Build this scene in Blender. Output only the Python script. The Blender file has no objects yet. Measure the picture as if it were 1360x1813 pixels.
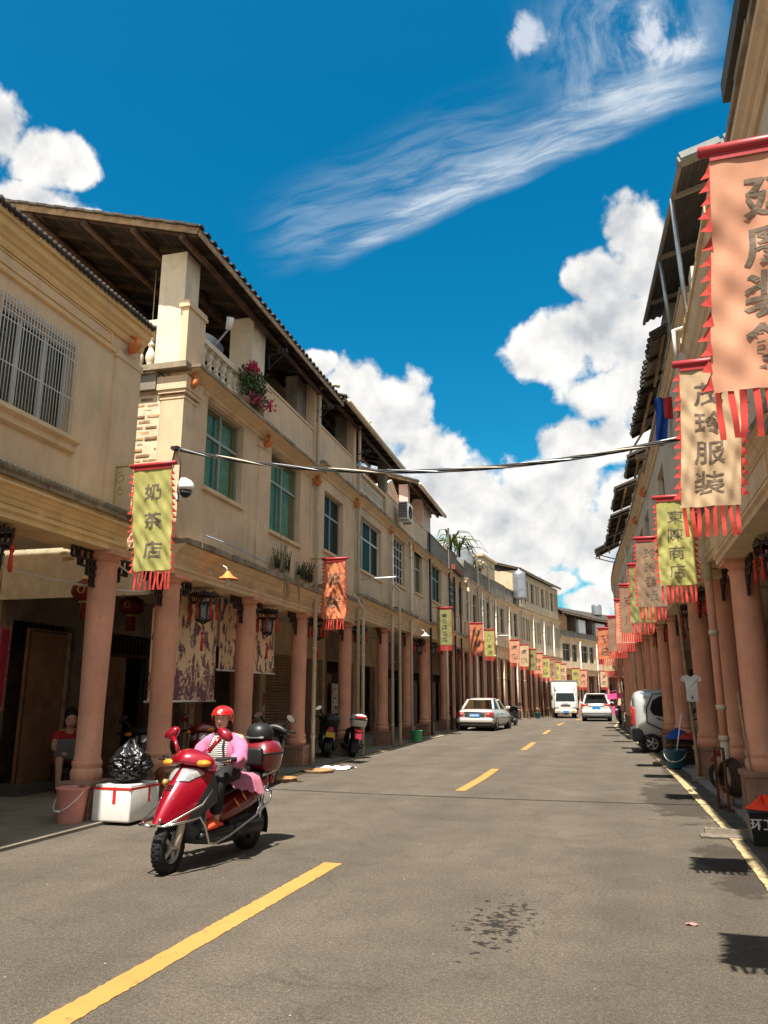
import bpy, bmesh, math, random
from mathutils import Vector, Matrix, Euler
from mathutils.noise import noise as mnoise
random.seed(7)
R = math.radians
SC = bpy.context.scene
COL = SC.collection
# ------------------------------------------------------------------ camera
F_PX, CX, CY, CAM_H, YH, VPX = 1362.0, 680.0, 906.5, 1.5, 1233.0, 1108.0
PITCH = math.atan((YH - CY) / F_PX)
_y = math.cos(PITCH) * 1 + math.sin(PITCH) * ((YH - CY) / F_PX)
YAW = math.atan2((VPX - CX) / F_PX, _y)
cam_data = bpy.data.cameras.new('camera')
cam = bpy.data.objects.new('camera', cam_data)
COL.objects.link(cam)
cam.location = (0, 0, CAM_H)
cam.rotation_euler = (math.pi / 2 + PITCH, 0, YAW)
cam_data.sensor_fit = 'VERTICAL'
cam_data.sensor_height = 24.0
cam_data.lens = F_PX / 1813 * 24.0
cam_data.clip_start = 0.05
cam_data.clip_end = 4000
SC.camera = cam

def ray(u, v):
    """world direction through a pixel of the 1360x1813 photograph (used only to read off real positions)"""
    x = (u - CX) / F_PX; y = -(v - CY) / F_PX
    d = (x, math.cos(PITCH) - math.sin(PITCH) * y, math.sin(PITCH) + math.cos(PITCH) * y)
    c, s = math.cos(YAW), math.sin(YAW)
    return Vector((c * d[0] - s * d[1], s * d[0] + c * d[1], d[2]))
def azel(u, v):
    d = ray(u, v).normalized()
    return math.atan2(d.x, d.y), math.asin(d.z)

# ------------------------------------------------------------------ sun, sky, exposure
SUN_DIR = Vector((0.022, -0.46, 1.0)).normalized()
SUN_EL = math.asin(SUN_DIR.z)
SUN_AZ = math.atan2(SUN_DIR.x, SUN_DIR.y)
sun_data = bpy.data.lights.new('sun', 'SUN')
sun_data.energy = 2.0
sun_data.angle = R(0.53)
sun_data.color = (1.0, 0.93, 0.82)
sun = bpy.data.objects.new('sun', sun_data)
COL.objects.link(sun)
sun.rotation_euler = SUN_DIR.to_track_quat('Z', 'Y').to_euler()
SC.view_settings.view_transform = 'Standard'
SC.view_settings.look = 'None'
SC.view_settings.gamma = 1.0
SC.view_settings.use_curve_mapping = False
SC.view_settings.exposure = 2.40
SKY_STRENGTH = 0.12
SC.cycles.max_bounces = 8
SC.cycles.diffuse_bounces = 5
SC.cycles.glossy_bounces = 3
SC.cycles.transparent_max_bounces = 8
SC.cycles.use_denoising = True
SC.cycles.sample_clamp_indirect = 6.0

def build_world():
    w = bpy.data.worlds.new('World')
    SC.world = w
    w.use_nodes = True
    nt = w.node_tree
    nt.nodes.clear()
    N, Lk = nt.nodes.new, nt.links.new
    def val(x):
        n = N('ShaderNodeValue'); n.outputs[0].default_value = x; return n.outputs[0]
    def mth(op, a, b=None, clamp=False):
        n = N('ShaderNodeMath'); n.operation = op; n.use_clamp = clamp
        for i, q in enumerate((a, b)):
            if q is None: continue
            if isinstance(q, (int, float)): n.inputs[i].default_value = q
            else: Lk(q, n.inputs[i])
        return n.outputs[0]
    def vec(op, a, b=None):
        n = N('ShaderNodeVectorMath'); n.operation = op
        for i, q in enumerate((a, b)):
            if q is None: continue
            if isinstance(q, (tuple, list)): n.inputs[i].default_value = q
            else: Lk(q, n.inputs[i])
        return n
    def sstep(x, lo, hi):
        n = N('ShaderNodeMapRange'); n.interpolation_type = 'SMOOTHSTEP'
        Lk(x, n.inputs[0]); n.inputs[1].default_value = lo; n.inputs[2].default_value = hi
        return n.outputs[0]
    def mix(f, a, b):
        n = N('ShaderNodeMix'); n.data_type = 'RGBA'
        Lk(f, n.inputs[0])
        for k, q in ((6, a), (7, b)):
            if isinstance(q, tuple): n.inputs[k].default_value = (*q, 1)
            else: Lk(q, n.inputs[k])
        return n.outputs[2]
    def noise(v, scale, detail=8, rough=0.55, dist=0.0):
        n = N('ShaderNodeTexNoise'); n.inputs['Scale'].default_value = scale
        n.inputs['Detail'].default_value = detail; n.inputs['Roughness'].default_value = rough
        n.inputs['Distortion'].default_value = dist
        Lk(v, n.inputs['Vector']); return n.outputs[0]
    tc = N('ShaderNodeTexCoord')
    d = tc.outputs['Generated']
    sep = N('ShaderNodeSeparateXYZ'); Lk(d, sep.inputs[0])
    az = mth('ARCTAN2', sep.outputs[0], sep.outputs[1])
    el = mth('ARCSINE', sep.outputs[2])
    cmb = N('ShaderNodeCombineXYZ'); Lk(az, cmb.inputs[0]); Lk(el, cmb.inputs[1])
    P = cmb.outputs[0]
    sky = N('ShaderNodeTexSky'); sky.sky_type = 'NISHITA'; sky.sun_disc = False
    sky.sun_elevation = SUN_EL; sky.sun_rotation = SUN_AZ
    sky.air_density = 1.0; sky.dust_density = 1.6; sky.ozone_density = 2.5
    hs = N('ShaderNodeHueSaturation'); hs.inputs['Hue'].default_value = 0.485
    hs.inputs['Saturation'].default_value = 1.5; hs.inputs['Value'].default_value = 1.0
    Lk(sky.outputs[0], hs.inputs['Color'])
    skyc = vec('MULTIPLY', hs.outputs[0], (0.088, 0.262, 0.248)).outputs[0]
    # cumulus: puffs placed on the dome by direction, plus unseen cumulus outside the frame, thickened as fill light
    puffs = [(0,235,70,85),(60,280,80,75),(125,285,48,55),(40,355,130,42),(-80,330,110,100),(150,385,60,16),
             (568,640,38,30),(632,690,75,75),(690,735,90,100),(745,790,75,70),(800,800,40,60),(800,880,110,95),(900,950,150,95),
             (985,880,105,85),(1020,820,70,30),(1040,960,90,70),(1110,905,80,80),(880,1010,120,40),
             (1125,400,62,62),(1160,470,90,90),(1060,500,62,58),(960,615,92,66),(1050,610,130,90),(1130,600,120,110),(1110,690,150,55),
             (1000,765,62,50),(1080,775,90,56),(1180,740,110,90),(990,1035,48,28),(1060,1010,52,36),(1040,1070,60,34),(1130,1040,90,70)]
    warp = N('ShaderNodeTexNoise'); warp.inputs['Scale'].default_value = 9; warp.inputs['Detail'].default_value = 4
    Lk(P, warp.inputs['Vector'])
    wv = vec('SUBTRACT', warp.outputs['Color'], (0.5, 0.5, 0.5)).outputs[0]
    wv2 = vec('MULTIPLY', wv, (0.055, 0.045, 0)).outputs[0]
    PW = vec('ADD', P, wv2).outputs[0]
    best = None
    for (u, v, ru, rv) in puffs:
        a0, e0 = azel(u, v); a1, _ = azel(u + ru, v); _, e1 = azel(u, v - rv)
        q = vec('SUBTRACT', PW, (a0, e0, 0)).outputs[0]
        q = vec('MULTIPLY', q, (1 / abs(a1 - a0), 1 / abs(e1 - e0), 0)).outputs[0]
        ln = vec('LENGTH', q).outputs['Value']
        best = ln if best is None else mth('MINIMUM', best, ln)
    s = mth('SUBTRACT', 1.0, best)
    # rest of the sky (beyond the frame): cumulus with its cover raised to add ambient light
    fld = noise(vec('MULTIPLY', P, (1.0, 1.5, 0)).outputs[0], 2.6, 3, 0.5)
    fld = mth('MULTIPLY', mth('SUBTRACT', fld, 0.40), 5.0)
    a_l = azel(0, 900)[0] - 0.18; a_r = azel(1360, 900)[0] + 0.12
    away = mth('MAXIMUM', sstep(az, a_r, a_r + 0.25), mth('SUBTRACT', 1.0, sstep(az, a_l - 0.25, a_l)))
    fld = mth('ADD', mth('MULTIPLY', fld, away), mth('MULTIPLY', mth('SUBTRACT', away, 1.0), 9.0))
    fld = mth('MINIMUM', fld, 0.75)
    s = mth('MAXIMUM', s, fld)
    n1 = noise(P, 13, 8, 0.52, 0.2)
    n2 = noise(P, 42, 6, 0.6)
    up = vec('ADD', P, (-0.004, 0.022, 0)).outputs[0]
    n1u = noise(up, 13, 8, 0.52, 0.2)
    dens = mth('ADD', s, mth('MULTIPLY', mth('SUBTRACT', n1, 0.5), 1.9))
    dens = mth('ADD', dens, mth('MULTIPLY', mth('SUBTRACT', n2, 0.5), 0.55))
    alpha = sstep(dens, -0.02, 0.34)
    lit = mth('ADD', mth('MULTIPLY', mth('SUBTRACT', n1, n1u), 2.6), 0.60)
    soft = noise(vec('ADD', P, (3.1, 1.7, 0)).outputs[0], 7.5, 4, 0.5)
    lit = mth('ADD', lit, mth('MULTIPLY', mth('SUBTRACT', soft, 0.47), 1.8))
    lit = mth('ADD', lit, mth('MULTIPLY', mth('SUBTRACT', 0.45, dens), 0.26))
    lit = mth('MINIMUM', mth('MAXIMUM', lit, 0.0), 1.0)
    cl = mix(lit, (0.104, 0.110, 0.118), (0.212, 0.206, 0.196))
    # cirrus: a curved combed streak, plus two loose wisps higher up
    cvec = ray(890, 322).normalized(); rv = ray(1290, 142); rv = (rv / rv.dot(cvec) - cvec); kpx = math.hypot(400, 180) / rv.length
    rvec = rv.normalized(); uvec = rvec.cross(cvec).normalized()
    if uvec.z < 0: uvec = -uvec
    wl = vec('MULTIPLY', wv, (0.02, 0.02, 0.02)).outputs[0]
    dw = vec('ADD', d, wl).outputs[0]
    dc = mth('MAXIMUM', vec('DOT_PRODUCT', dw, tuple(cvec)).outputs['Value'], 0.05)
    al = mth('MULTIPLY', mth('DIVIDE', vec('DOT_PRODUCT', dw, tuple(rvec)).outputs['Value'], dc), kpx)
    ac = mth('MULTIPLY', mth('DIVIDE', vec('DOT_PRODUCT', dw, tuple(uvec)).outputs['Value'], dc), kpx)
    fv = N('ShaderNodeCombineXYZ'); Lk(mth('MULTIPLY', al, 0.0052), fv.inputs[0]); Lk(mth('MULTIPLY', mth('ADD', ac, mth('MULTIPLY', al, 0.16)), 0.034), fv.inputs[1])
    fib = sstep(noise(fv.outputs[0], 1.0, 9, 0.62, 0.5), 0.30, 0.74)
    fuzz = noise(P, 17, 9, 0.66, 0.5)
    wide = mth('MAXIMUM', mth('ADD', mth('MULTIPLY', al, 0.105), 62.0), 26.0)
    upn = mth('DIVIDE', ac, wide)
    prof = mth('MULTIPLY', sstep(ac, -26.0, 10.0), mth('SUBTRACT', 1.0, sstep(upn, 0.1, 1.55)))
    ends = mth('MULTIPLY', sstep(al, -450.0, -250.0), mth('SUBTRACT', 1.0, sstep(al, 300.0, 480.0)))
    core = mth('MULTIPLY', mth('MULTIPLY', prof, ends), mth('ADD', mth('MULTIPLY', fib, 0.85), 0.16))
    veil = mth('MULTIPLY', mth('MULTIPLY', sstep(ac, -5.0, 50.0), mth('SUBTRACT', 1.0, sstep(ac, 70.0, 210.0))), mth('MULTIPLY', sstep(al, -560.0, -380.0), mth('SUBTRACT', 1.0, sstep(al, -120.0, 200.0))))
    veil = mth('MULTIPLY', mth('MULTIPLY', veil, fib), 0.34)
    spread = mth('MULTIPLY', mth('MULTIPLY', sstep(al, 60.0, 300.0), mth('SUBTRACT', 1.0, sstep(al, 330.0, 520.0))), mth('MULTIPLY', sstep(ac, 20.0, 90.0), mth('SUBTRACT', 1.0, sstep(ac, 150.0, 330.0))))
    spread = mth('MULTIPLY', mth('MULTIPLY', spread, sstep(fuzz, 0.36, 0.68)), 0.5)
    cd = mth('MULTIPLY', mth('ADD', mth('ADD', core, veil), spread), 0.95, True)
    strength = SKY_STRENGTH
    skys = vec('MULTIPLY', skyc, (strength, strength, strength)).outputs[0]
    c1 = mix(cd, skys, (0.150, 0.164, 0.177))
    puff_core = mix(alpha, c1, cl)
    # the two bright wispy heaps high on the right
    wsp = None
    for (u, v, ru, rv) in ((1150, 70, 70, 48), (1185, 88, 50, 30), (935, 70, 40, 40)):
        a0, e0 = azel(u, v); a1, _ = azel(u + ru, v); _, e1 = azel(u, v - rv)
        q = vec('SUBTRACT', PW, (a0, e0, 0)).outputs[0]
        ln = vec('LENGTH', vec('MULTIPLY', q, (1 / abs(a1 - a0), 1 / abs(e1 - e0), 0)).outputs[0]).outputs['Value']
        wsp = ln if wsp is None else mth('MINIMUM', wsp, ln)
    wd = mth('ADD', mth('SUBTRACT', 0.95, wsp), mth('MULTIPLY', mth('SUBTRACT', fuzz, 0.5), 3.4))
    wa = mth('MULTIPLY', sstep(wd, 0.0, 0.9), 0.62)
    out_c = mix(wa, puff_core, (0.19, 0.19, 0.20))
    bg = N('ShaderNodeBackground'); bg.inputs['Strength'].default_value = 1.0
    Lk(out_c, bg.inputs['Color'])
    # the Background strength carries the sky scale; the clouds are written in the same units
    sc = vec('MULTIPLY', out_c, (1 / strength,) * 3).outputs[0]
    Lk(sc, bg.inputs['Color']); bg.inputs['Strength'].default_value = strength
    out = N('ShaderNodeOutputWorld'); Lk(bg.outputs[0], out.inputs[0])
    w.cycles.sampling_method = 'MANUAL'; w.cycles.sample_map_resolution = 512
build_world()
# ------------------------------------------------------------------ mesh helpers
class MB:
    """collects simple shapes into one mesh; .xf maps every point on the way in"""
    def __init__(s, xf=None):
        s.v, s.f, s.mi, s.sm, s.m, s.xf, s.smooth = [], [], [], [], 0, xf, False
    def add(s, vs, fs, smooth=None):
        b = len(s.v)
        s.v += [tuple(s.xf(*p)) if s.xf else tuple(p) for p in vs]
        for f in fs:
            s.f.append([b + i for i in f]); s.mi.append(s.m)
            s.sm.append(s.smooth if smooth is None else smooth)
        return s
    def box(s, a, b):
        (x0, y0, z0), (x1, y1, z1) = a, b
        return s.add([(x0,y0,z0),(x1,y0,z0),(x1,y1,z0),(x0,y1,z0),(x0,y0,z1),(x1,y0,z1),(x1,y1,z1),(x0,y1,z1)],
              [(0,3,2,1),(4,5,6,7),(0,1,5,4),(1,2,6,5),(2,3,7,6),(3,0,4,7)])
    def rbox(s, a, b, r=0.01):
        """box with chamfered edges"""
        x0,y0,z0 = a; x1,y1,z1 = b
        bm = bmesh.new(); bmesh.ops.create_cube(bm, size=1)
        for v in bm.verts:
            v.co = Vector(((x0+x1)/2+v.co.x*(x1-x0), (y0+y1)/2+v.co.y*(y1-y0), (z0+z1)/2+v.co.z*(z1-z0)))
        bmesh.ops.bevel(bm, geom=bm.edges[:], offset=r, segments=2, affect='EDGES', profile=0.6)
        bm.verts.index_update()
        vs = [tuple(v.co) for v in bm.verts]; fs = [[v.index for v in f.verts] for f in bm.faces]
        bm.free(); return s.add(vs, fs, True)
    def obox(s, c, size, rot):
        m = rot.to_matrix() if isinstance(rot, Euler) else rot
        c = Vector(c); hx, hy, hz = size[0]/2, size[1]/2, size[2]/2
        vs = [c + m @ Vector(p) for p in [(-hx,-hy,-hz),(hx,-hy,-hz),(hx,hy,-hz),(-hx,hy,-hz),(-hx,-hy,hz),(hx,-hy,hz),(hx,hy,hz),(-hx,hy,hz)]]
        return s.add(vs, [(0,3,2,1),(4,5,6,7),(0,1,5,4),(1,2,6,5),(2,3,7,6),(3,0,4,7)])
    def bar(s, p0, p1, w, h=None, up=(0,0,1)):
        """square bar from p0 to p1"""
        p0, p1 = Vector(p0), Vector(p1); h = h or w
        d = p1 - p0
        if d.length < 1e-6: return s
        t = d.normalized(); u = Vector(up)
        if abs(t.dot(u)) > 0.98: u = Vector((1, 0, 0))
        a = t.cross(u).normalized() * w / 2; b = a.cross(t).normalized() * h / 2
        vs = [p0-a-b, p0+a-b, p0+a+b, p0-a+b, p1-a-b, p1+a-b, p1+a+b, p1-a+b]
        return s.add(vs, [(0,1,2,3),(7,6,5,4),(0,4,5,1),(1,5,6,2),(2,6,7,3),(3,7,4,0)])
    def tube(s, path, r, n=8, caps=True, smooth=True):
        P = [Vector(p) for p in path]; rs = r if isinstance(r, (list, tuple)) else [r]*len(P)
        vs, fs = [], []
        t0 = (P[1]-P[0]).normalized()
        u = t0.cross(Vector((0,0,1)))
        if u.length < 0.05: u = t0.cross(Vector((1,0,0)))
        u.normalize()
        for i, p in enumerate(P):
            t = (P[min(i+1,len(P)-1)] - P[max(i-1,0)]).normalized()
            u = (u - t*u.dot(t)).normalized(); w = t.cross(u)
            for k in range(n):
                an = 2*math.pi*k/n
                vs.append(p + (u*math.cos(an) + w*math.sin(an))*rs[i])
        for i in range(len(P)-1):
            for k in range(n):
                fs.append((i*n+k, i*n+(k+1)%n, (i+1)*n+(k+1)%n, (i+1)*n+k))
        if caps:
            fs += [tuple(range(n))[::-1], tuple((len(P)-1)*n+k for k in range(n))]
        return s.add(vs, fs, smooth)
    def cyl(s, p0, p1, r, n=12, r1=None, smooth=True):
        return s.tube([p0, p1], [r, r if r1 is None else r1], n, True, smooth)
    def lathe(s, c, prof, n=16, axis=None, smooth=True, caps=True):
        """profile [(r, h)] about an axis (default z) through c"""
        c = Vector(c); m = Matrix.Identity(3) if axis is None else Vector(axis).normalized().to_track_quat('Z','Y').to_matrix()
        vs, fs = [], []
        for (r, h) in prof:
            for k in range(n):
                an = 2*math.pi*k/n
                vs.append(c + m @ Vector((r*math.cos(an), r*math.sin(an), h)))
        for i in range(len(prof)-1):
            for k in range(n):
                fs.append((i*n+k, i*n+(k+1)%n, (i+1)*n+(k+1)%n, (i+1)*n+k))
        if caps:
            fs += [tuple(range(n))[::-1], tuple((len(prof)-1)*n+k for k in range(n))]
        return s.add(vs, fs, smooth)
    def ball(s, c, r, n=10, m=7):
        c = Vector(c); rr = r if isinstance(r, (tuple, list)) else (r, r, r)
        vs, fs = [], []
        for i in range(m+1):
            th = math.pi*i/m
            for k in range(n):
                an = 2*math.pi*k/n
                vs.append((c.x+rr[0]*math.sin(th)*math.cos(an), c.y+rr[1]*math.sin(th)*math.sin(an), c.z-rr[2]*math.cos(th)))
        for i in range(m):
            for k in range(n):
                fs.append((i*n+k, i*n+(k+1)%n, (i+1)*n+(k+1)%n, (i+1)*n+k))
        return s.add(vs, fs, True)
    def grid(s, fn, nu, nv, smooth=True):
        vs = [fn(i/nu, j/nv) for j in range(nv+1) for i in range(nu+1)]
        fs = [(j*(nu+1)+i, j*(nu+1)+i+1, (j+1)*(nu+1)+i+1, (j+1)*(nu+1)+i) for j in range(nv) for i in range(nu)]
        return s.add(vs, fs, smooth)
    def prism(s, poly, fn, h0, h1):
        """2-D outline extruded from h0 to h1; fn(x, y, h) gives the point"""
        n = len(poly)
        vs = [fn(x, y, h0) for x, y in poly] + [fn(x, y, h1) for x, y in poly]
        fs = [tuple(range(n))[::-1], tuple(range(n, 2*n))] + [(i, (i+1)%n, n+(i+1)%n, n+i) for i in range(n)]
        return s.add(vs, fs)
    def loft(s, rings, closed=True, cap=True, smooth=True):
        n = len(rings[0]); vs = [p for r_ in rings for p in r_]; fs = []
        for i in range(len(rings)-1):
            for k in range(n if closed else n-1):
                fs.append((i*n+k, i*n+(k+1)%n, (i+1)*n+(k+1)%n, (i+1)*n+k))
        if cap and closed:
            fs += [tuple(range(n))[::-1], tuple((len(rings)-1)*n+k for k in range(n))]
        return s.add(vs, fs, smooth)
    def mesh(s, name, mats):
        me = bpy.data.meshes.new(name)
        me.from_pydata(s.v, [], s.f)
        mats = mats if isinstance(mats, (list, tuple)) else [mats]
        for m in mats: me.materials.append(m)
        me.polygons.foreach_set('material_index', s.mi)
        me.polygons.foreach_set('use_smooth', s.sm)
        me.update()
        return me
    def build(s, name, mats, parent=None, loc=None, sub=0, bevel=0.0, fix=False, split=None):
        me = s.mesh(name, mats)
        if fix:
            bm = bmesh.new(); bm.from_mesh(me)
            bmesh.ops.remove_doubles(bm, verts=bm.verts, dist=1e-5)
            bmesh.ops.recalc_face_normals(bm, faces=bm.faces); bm.to_mesh(me); bm.free()
        o = bpy.data.objects.new(name, me); COL.objects.link(o)
        if parent: o.parent = parent
        if loc: o.location = loc
        if bevel:
            m = o.modifiers.new('bevel', 'BEVEL'); m.width = bevel; m.segments = 2; m.limit_method = 'ANGLE'
        if sub:
            m = o.modifiers.new('sub', 'SUBSURF'); m.levels = sub; m.render_levels = sub
        if split is not None:
            sharp(me, split)
        return o
def sharp(me, ang=35):
    """smooth faces but keep edges sharper than ang"""
    bm = bmesh.new(); bm.from_mesh(me)
    for f in bm.faces: f.smooth = True
    for e in bm.edges:
        if len(e.link_faces) == 2 and e.calc_face_angle(0) > R(ang): e.smooth = False
    bm.to_mesh(me); bm.free()
def empty(name, loc=(0,0,0), rz=0.0, label=None, cat=None, group=None):
    o = bpy.data.objects.new(name, None); COL.objects.link(o)
    o.location = loc; o.rotation_euler = (0, 0, rz); o.empty_display_size = 0.1
    return tag(o, label, cat, group)
def tag(o, label=None, cat=None, group=None, kind=None):
    if label: o['label'] = label
    if cat: o['category'] = cat
    if group: o['group'] = group
    if kind: o['kind'] = kind
    return o
def inst(me, name, parent=None, loc=(0,0,0), rot=(0,0,0), scale=(1,1,1)):
    o = bpy.data.objects.new(name, me); COL.objects.link(o)
    if parent: o.parent = parent
    o.location = loc; o.rotation_euler = rot; o.scale = scale
    return o
def children_of():
    d = {}
    for o in COL.objects:
        if o.parent: d.setdefault(o.parent, []).append(o)
    return d
def copy_tree(o, kids, parent=None):
    c = o.copy(); COL.objects.link(c); c.parent = parent
    for ch in kids.get(o, []): copy_tree(ch, kids, c)
    return c
def bake(o):
    """apply modifiers"""
    dg = bpy.context.evaluated_depsgraph_get(); dg.update()
    me = bpy.data.meshes.new_from_object(o.evaluated_get(dg))
    o.modifiers.clear(); o.data = me
    return o
def skin_mesh(name, verts, edges, radii, mat, levels=2, root=0, smoothing=0.0):
    me = bpy.data.meshes.new(name); me.from_pydata(verts, edges, [])
    o = bpy.data.objects.new(name, me); COL.objects.link(o)
    m = o.modifiers.new('skin', 'SKIN'); m.use_smooth_shade = True; m.branch_smoothing = smoothing
    sv = me.skin_vertices[0].data if len(me.skin_vertices) else None
    if sv is None:
        bm = bmesh.new(); bm.from_mesh(me); bm.verts.layers.skin.verify(); bm.to_mesh(me); bm.free()
        sv = me.skin_vertices[0].data
    for i, r_ in enumerate(radii):
        sv[i].radius = r_ if isinstance(r_, (tuple, list)) else (r_, r_)
        sv[i].use_root = (i == root)
    m2 = o.modifiers.new('sub', 'SUBSURF'); m2.levels = levels; m2.render_levels = levels
    dg = bpy.context.evaluated_depsgraph_get(); dg.update()
    nm = bpy.data.meshes.new_from_object(o.evaluated_get(dg))
    bpy.data.objects.remove(o)
    nm.materials.clear(); nm.materials.append(mat)
    for p in nm.polygons: p.use_smooth = True
    nm.name = name
    return nm
_txt = None
def text_mesh(s, bold=0.0, fine=0.05):
    """flat mesh of lettering, unit height, centred; built-in font"""
    global _txt
    if _txt is None:
        c = bpy.data.curves.new('lettering_source', 'FONT'); _txt = bpy.data.objects.new('lettering_source', c)
        COL.objects.link(_txt)
    c = _txt.data; c.body = s; c.offset = bold; c.resolution_u = 3
    dg = bpy.context.evaluated_depsgraph_get(); dg.update()
    me = bpy.data.meshes.new_from_object(_txt.evaluated_get(dg))
    bm = bmesh.new(); bm.from_mesh(me)
    bmesh.ops.triangulate(bm, faces=bm.faces)
    if fine:
        for _ in range(3):
            es = [e for e in bm.edges if e.calc_length() > fine * 3]
            if not es: break
            bmesh.ops.subdivide_edges(bm, edges=es, cuts=1)
            bmesh.ops.triangulate(bm, faces=[f for f in bm.faces if len(f.verts) > 3])
    vs = [v.co.copy() for v in bm.verts]
    if not vs: bm.free(); return [], []
    x0, x1 = min(v.x for v in vs), max(v.x for v in vs); y0, y1 = min(v.y for v in vs), max(v.y for v in vs)
    bm.verts.index_update()
    fs = [[v.index for v in f.verts] for f in bm.faces]
    bm.free()
    h = max(y1 - y0, 1e-3)
    return [((v.x-(x0+x1)/2), (v.y-(y0+y1)/2)) for v in vs], fs
def text_done():
    global _txt
    if _txt: bpy.data.objects.remove(_txt); _txt = None
ORD = ['first','second','third','fourth','fifth','sixth','seventh','eighth','ninth','tenth','eleventh','twelfth','thirteenth','fourteenth','fifteenth','sixteenth','seventeenth','eighteenth','nineteenth','twentieth','twenty-first','twenty-second','twenty-third','twenty-fourth']
# ------------------------------------------------------------------ materials
MATS = {}
def mat(name, col, rough=0.8, spec=0.3, metal=0.0, var=0.12, vscale=3.0, col2=None, bump=0.15, bscale=40.0,
        streak=0.0, streak_col=(0.10,0.085,0.065), coat=0.0, patch=0.0, patch_col=None, patch_scale=1.2, trans=0.0, speck=0.0, objrand=0.0):
    m = bpy.data.materials.new(name); m.use_nodes = True
    nt = m.node_tree; N, Lk = nt.nodes.new, nt.links.new
    b = nt.nodes['Principled BSDF']
    b.inputs['Roughness'].default_value = rough
    b.inputs['Specular IOR Level'].default_value = spec
    b.inputs['Metallic'].default_value = metal
    b.inputs['Coat Weight'].default_value = coat
    b.inputs['Coat Roughness'].default_value = 0.08
    geo = N('ShaderNodeNewGeometry'); P = geo.outputs['Position']
    def noise(scale, detail=5, rough_=0.6, v=None):
        n = N('ShaderNodeTexNoise'); n.inputs['Scale'].default_value = scale
        n.inputs['Detail'].default_value = detail; n.inputs['Roughness'].default_value = rough_
        Lk(v or P, n.inputs['Vector']); return n.outputs[0]
    def mr(x, a, b_, c, d):
        n = N('ShaderNodeMapRange'); Lk(x, n.inputs[0])
        for i, q in enumerate((a, b_, c, d)): n.inputs[i+1].default_value = q
        return n.outputs[0]
    def mix(f, a, b_, mode='MIX'):
        n = N('ShaderNodeMix'); n.data_type = 'RGBA'; n.blend_type = mode
        if isinstance(f, float): n.inputs[0].default_value = f
        else: Lk(f, n.inputs[0])
        for k, q in ((6, a), (7, b_)):
            if isinstance(q, tuple): n.inputs[k].default_value = (*q, 1)
            else: Lk(q, n.inputs[k])
        return n.outputs[2]
    c2 = col2 or tuple(max(0, c*(1-var*2.2)) for c in col)
    hi = tuple(min(1, c*(1+var*0.5)) for c in col)
    out = mix(mr(noise(vscale, 6, 0.65), 0.3, 0.7, 0, 1), c2, hi)
    if patch:
        out = mix(mr(noise(patch_scale, 7, 0.7), 0.56, 0.66, 0, patch), out, patch_col or c2)
    if streak:
        mp = N('ShaderNodeVectorMath'); mp.operation = 'MULTIPLY'; mp.inputs[1].default_value = (2.8, 2.8, 0.42)
        Lk(P, mp.inputs[0])
        n = noise(1.6, 7, 0.7, mp.outputs[0])
        n2 = noise(0.9, 4, 0.6)
        f = N('ShaderNodeMath'); f.operation = 'MULTIPLY'
        Lk(mr(n, 0.50, 0.76, 0, streak), f.inputs[0]); Lk(mr(n2, 0.35, 0.6, 0.15, 1), f.inputs[1])
        out = mix(f.outputs[0], out, streak_col)
    if speck:
        out = mix(mr(noise(160, 2, 0.5), 0.60, 0.68, 0, speck), out, tuple(min(1, c*2.6) for c in col))
        out = mix(mr(noise(110, 2, 0.5), 0.62, 0.70, 0, speck), out, tuple(c*0.35 for c in col))
    if objrand:
        oi = N('ShaderNodeObjectInfo')
        hsv = N('ShaderNodeHueSaturation'); Lk(out, hsv.inputs['Color'])
        Lk(mr(oi.outputs['Random'], 0, 1, 1-objrand, 1+objrand), hsv.inputs['Value'])
        out = hsv.outputs[0]
    Lk(out, b.inputs['Base Color'])
    if bump:
        bp = N('ShaderNodeBump'); bp.inputs['Strength'].default_value = bump; bp.inputs['Distance'].default_value = 0.02
        Lk(noise(bscale, 6, 0.65), bp.inputs['Height']); Lk(bp.outputs[0], b.inputs['Normal'])
    if trans:
        tr = N('ShaderNodeBsdfTranslucent'); Lk(out, tr.inputs['Color'])
        mx = N('ShaderNodeMixShader'); mx.inputs[0].default_value = trans
        Lk(b.outputs[0], mx.inputs[1]); Lk(tr.outputs[0], mx.inputs[2])
        Lk(mx.outputs[0], nt.nodes['Material Output'].inputs[0])
    MATS[name] = m
    return m
def emat(name, col, strength):
    m = bpy.data.materials.new(name); m.use_nodes = True
    b = m.node_tree.nodes['Principled BSDF']; b.inputs['Base Color'].default_value = (*col, 1)
    b.inputs['Emission Color'].default_value = (*col, 1); b.inputs['Emission Strength'].default_value = strength
    return m
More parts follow.
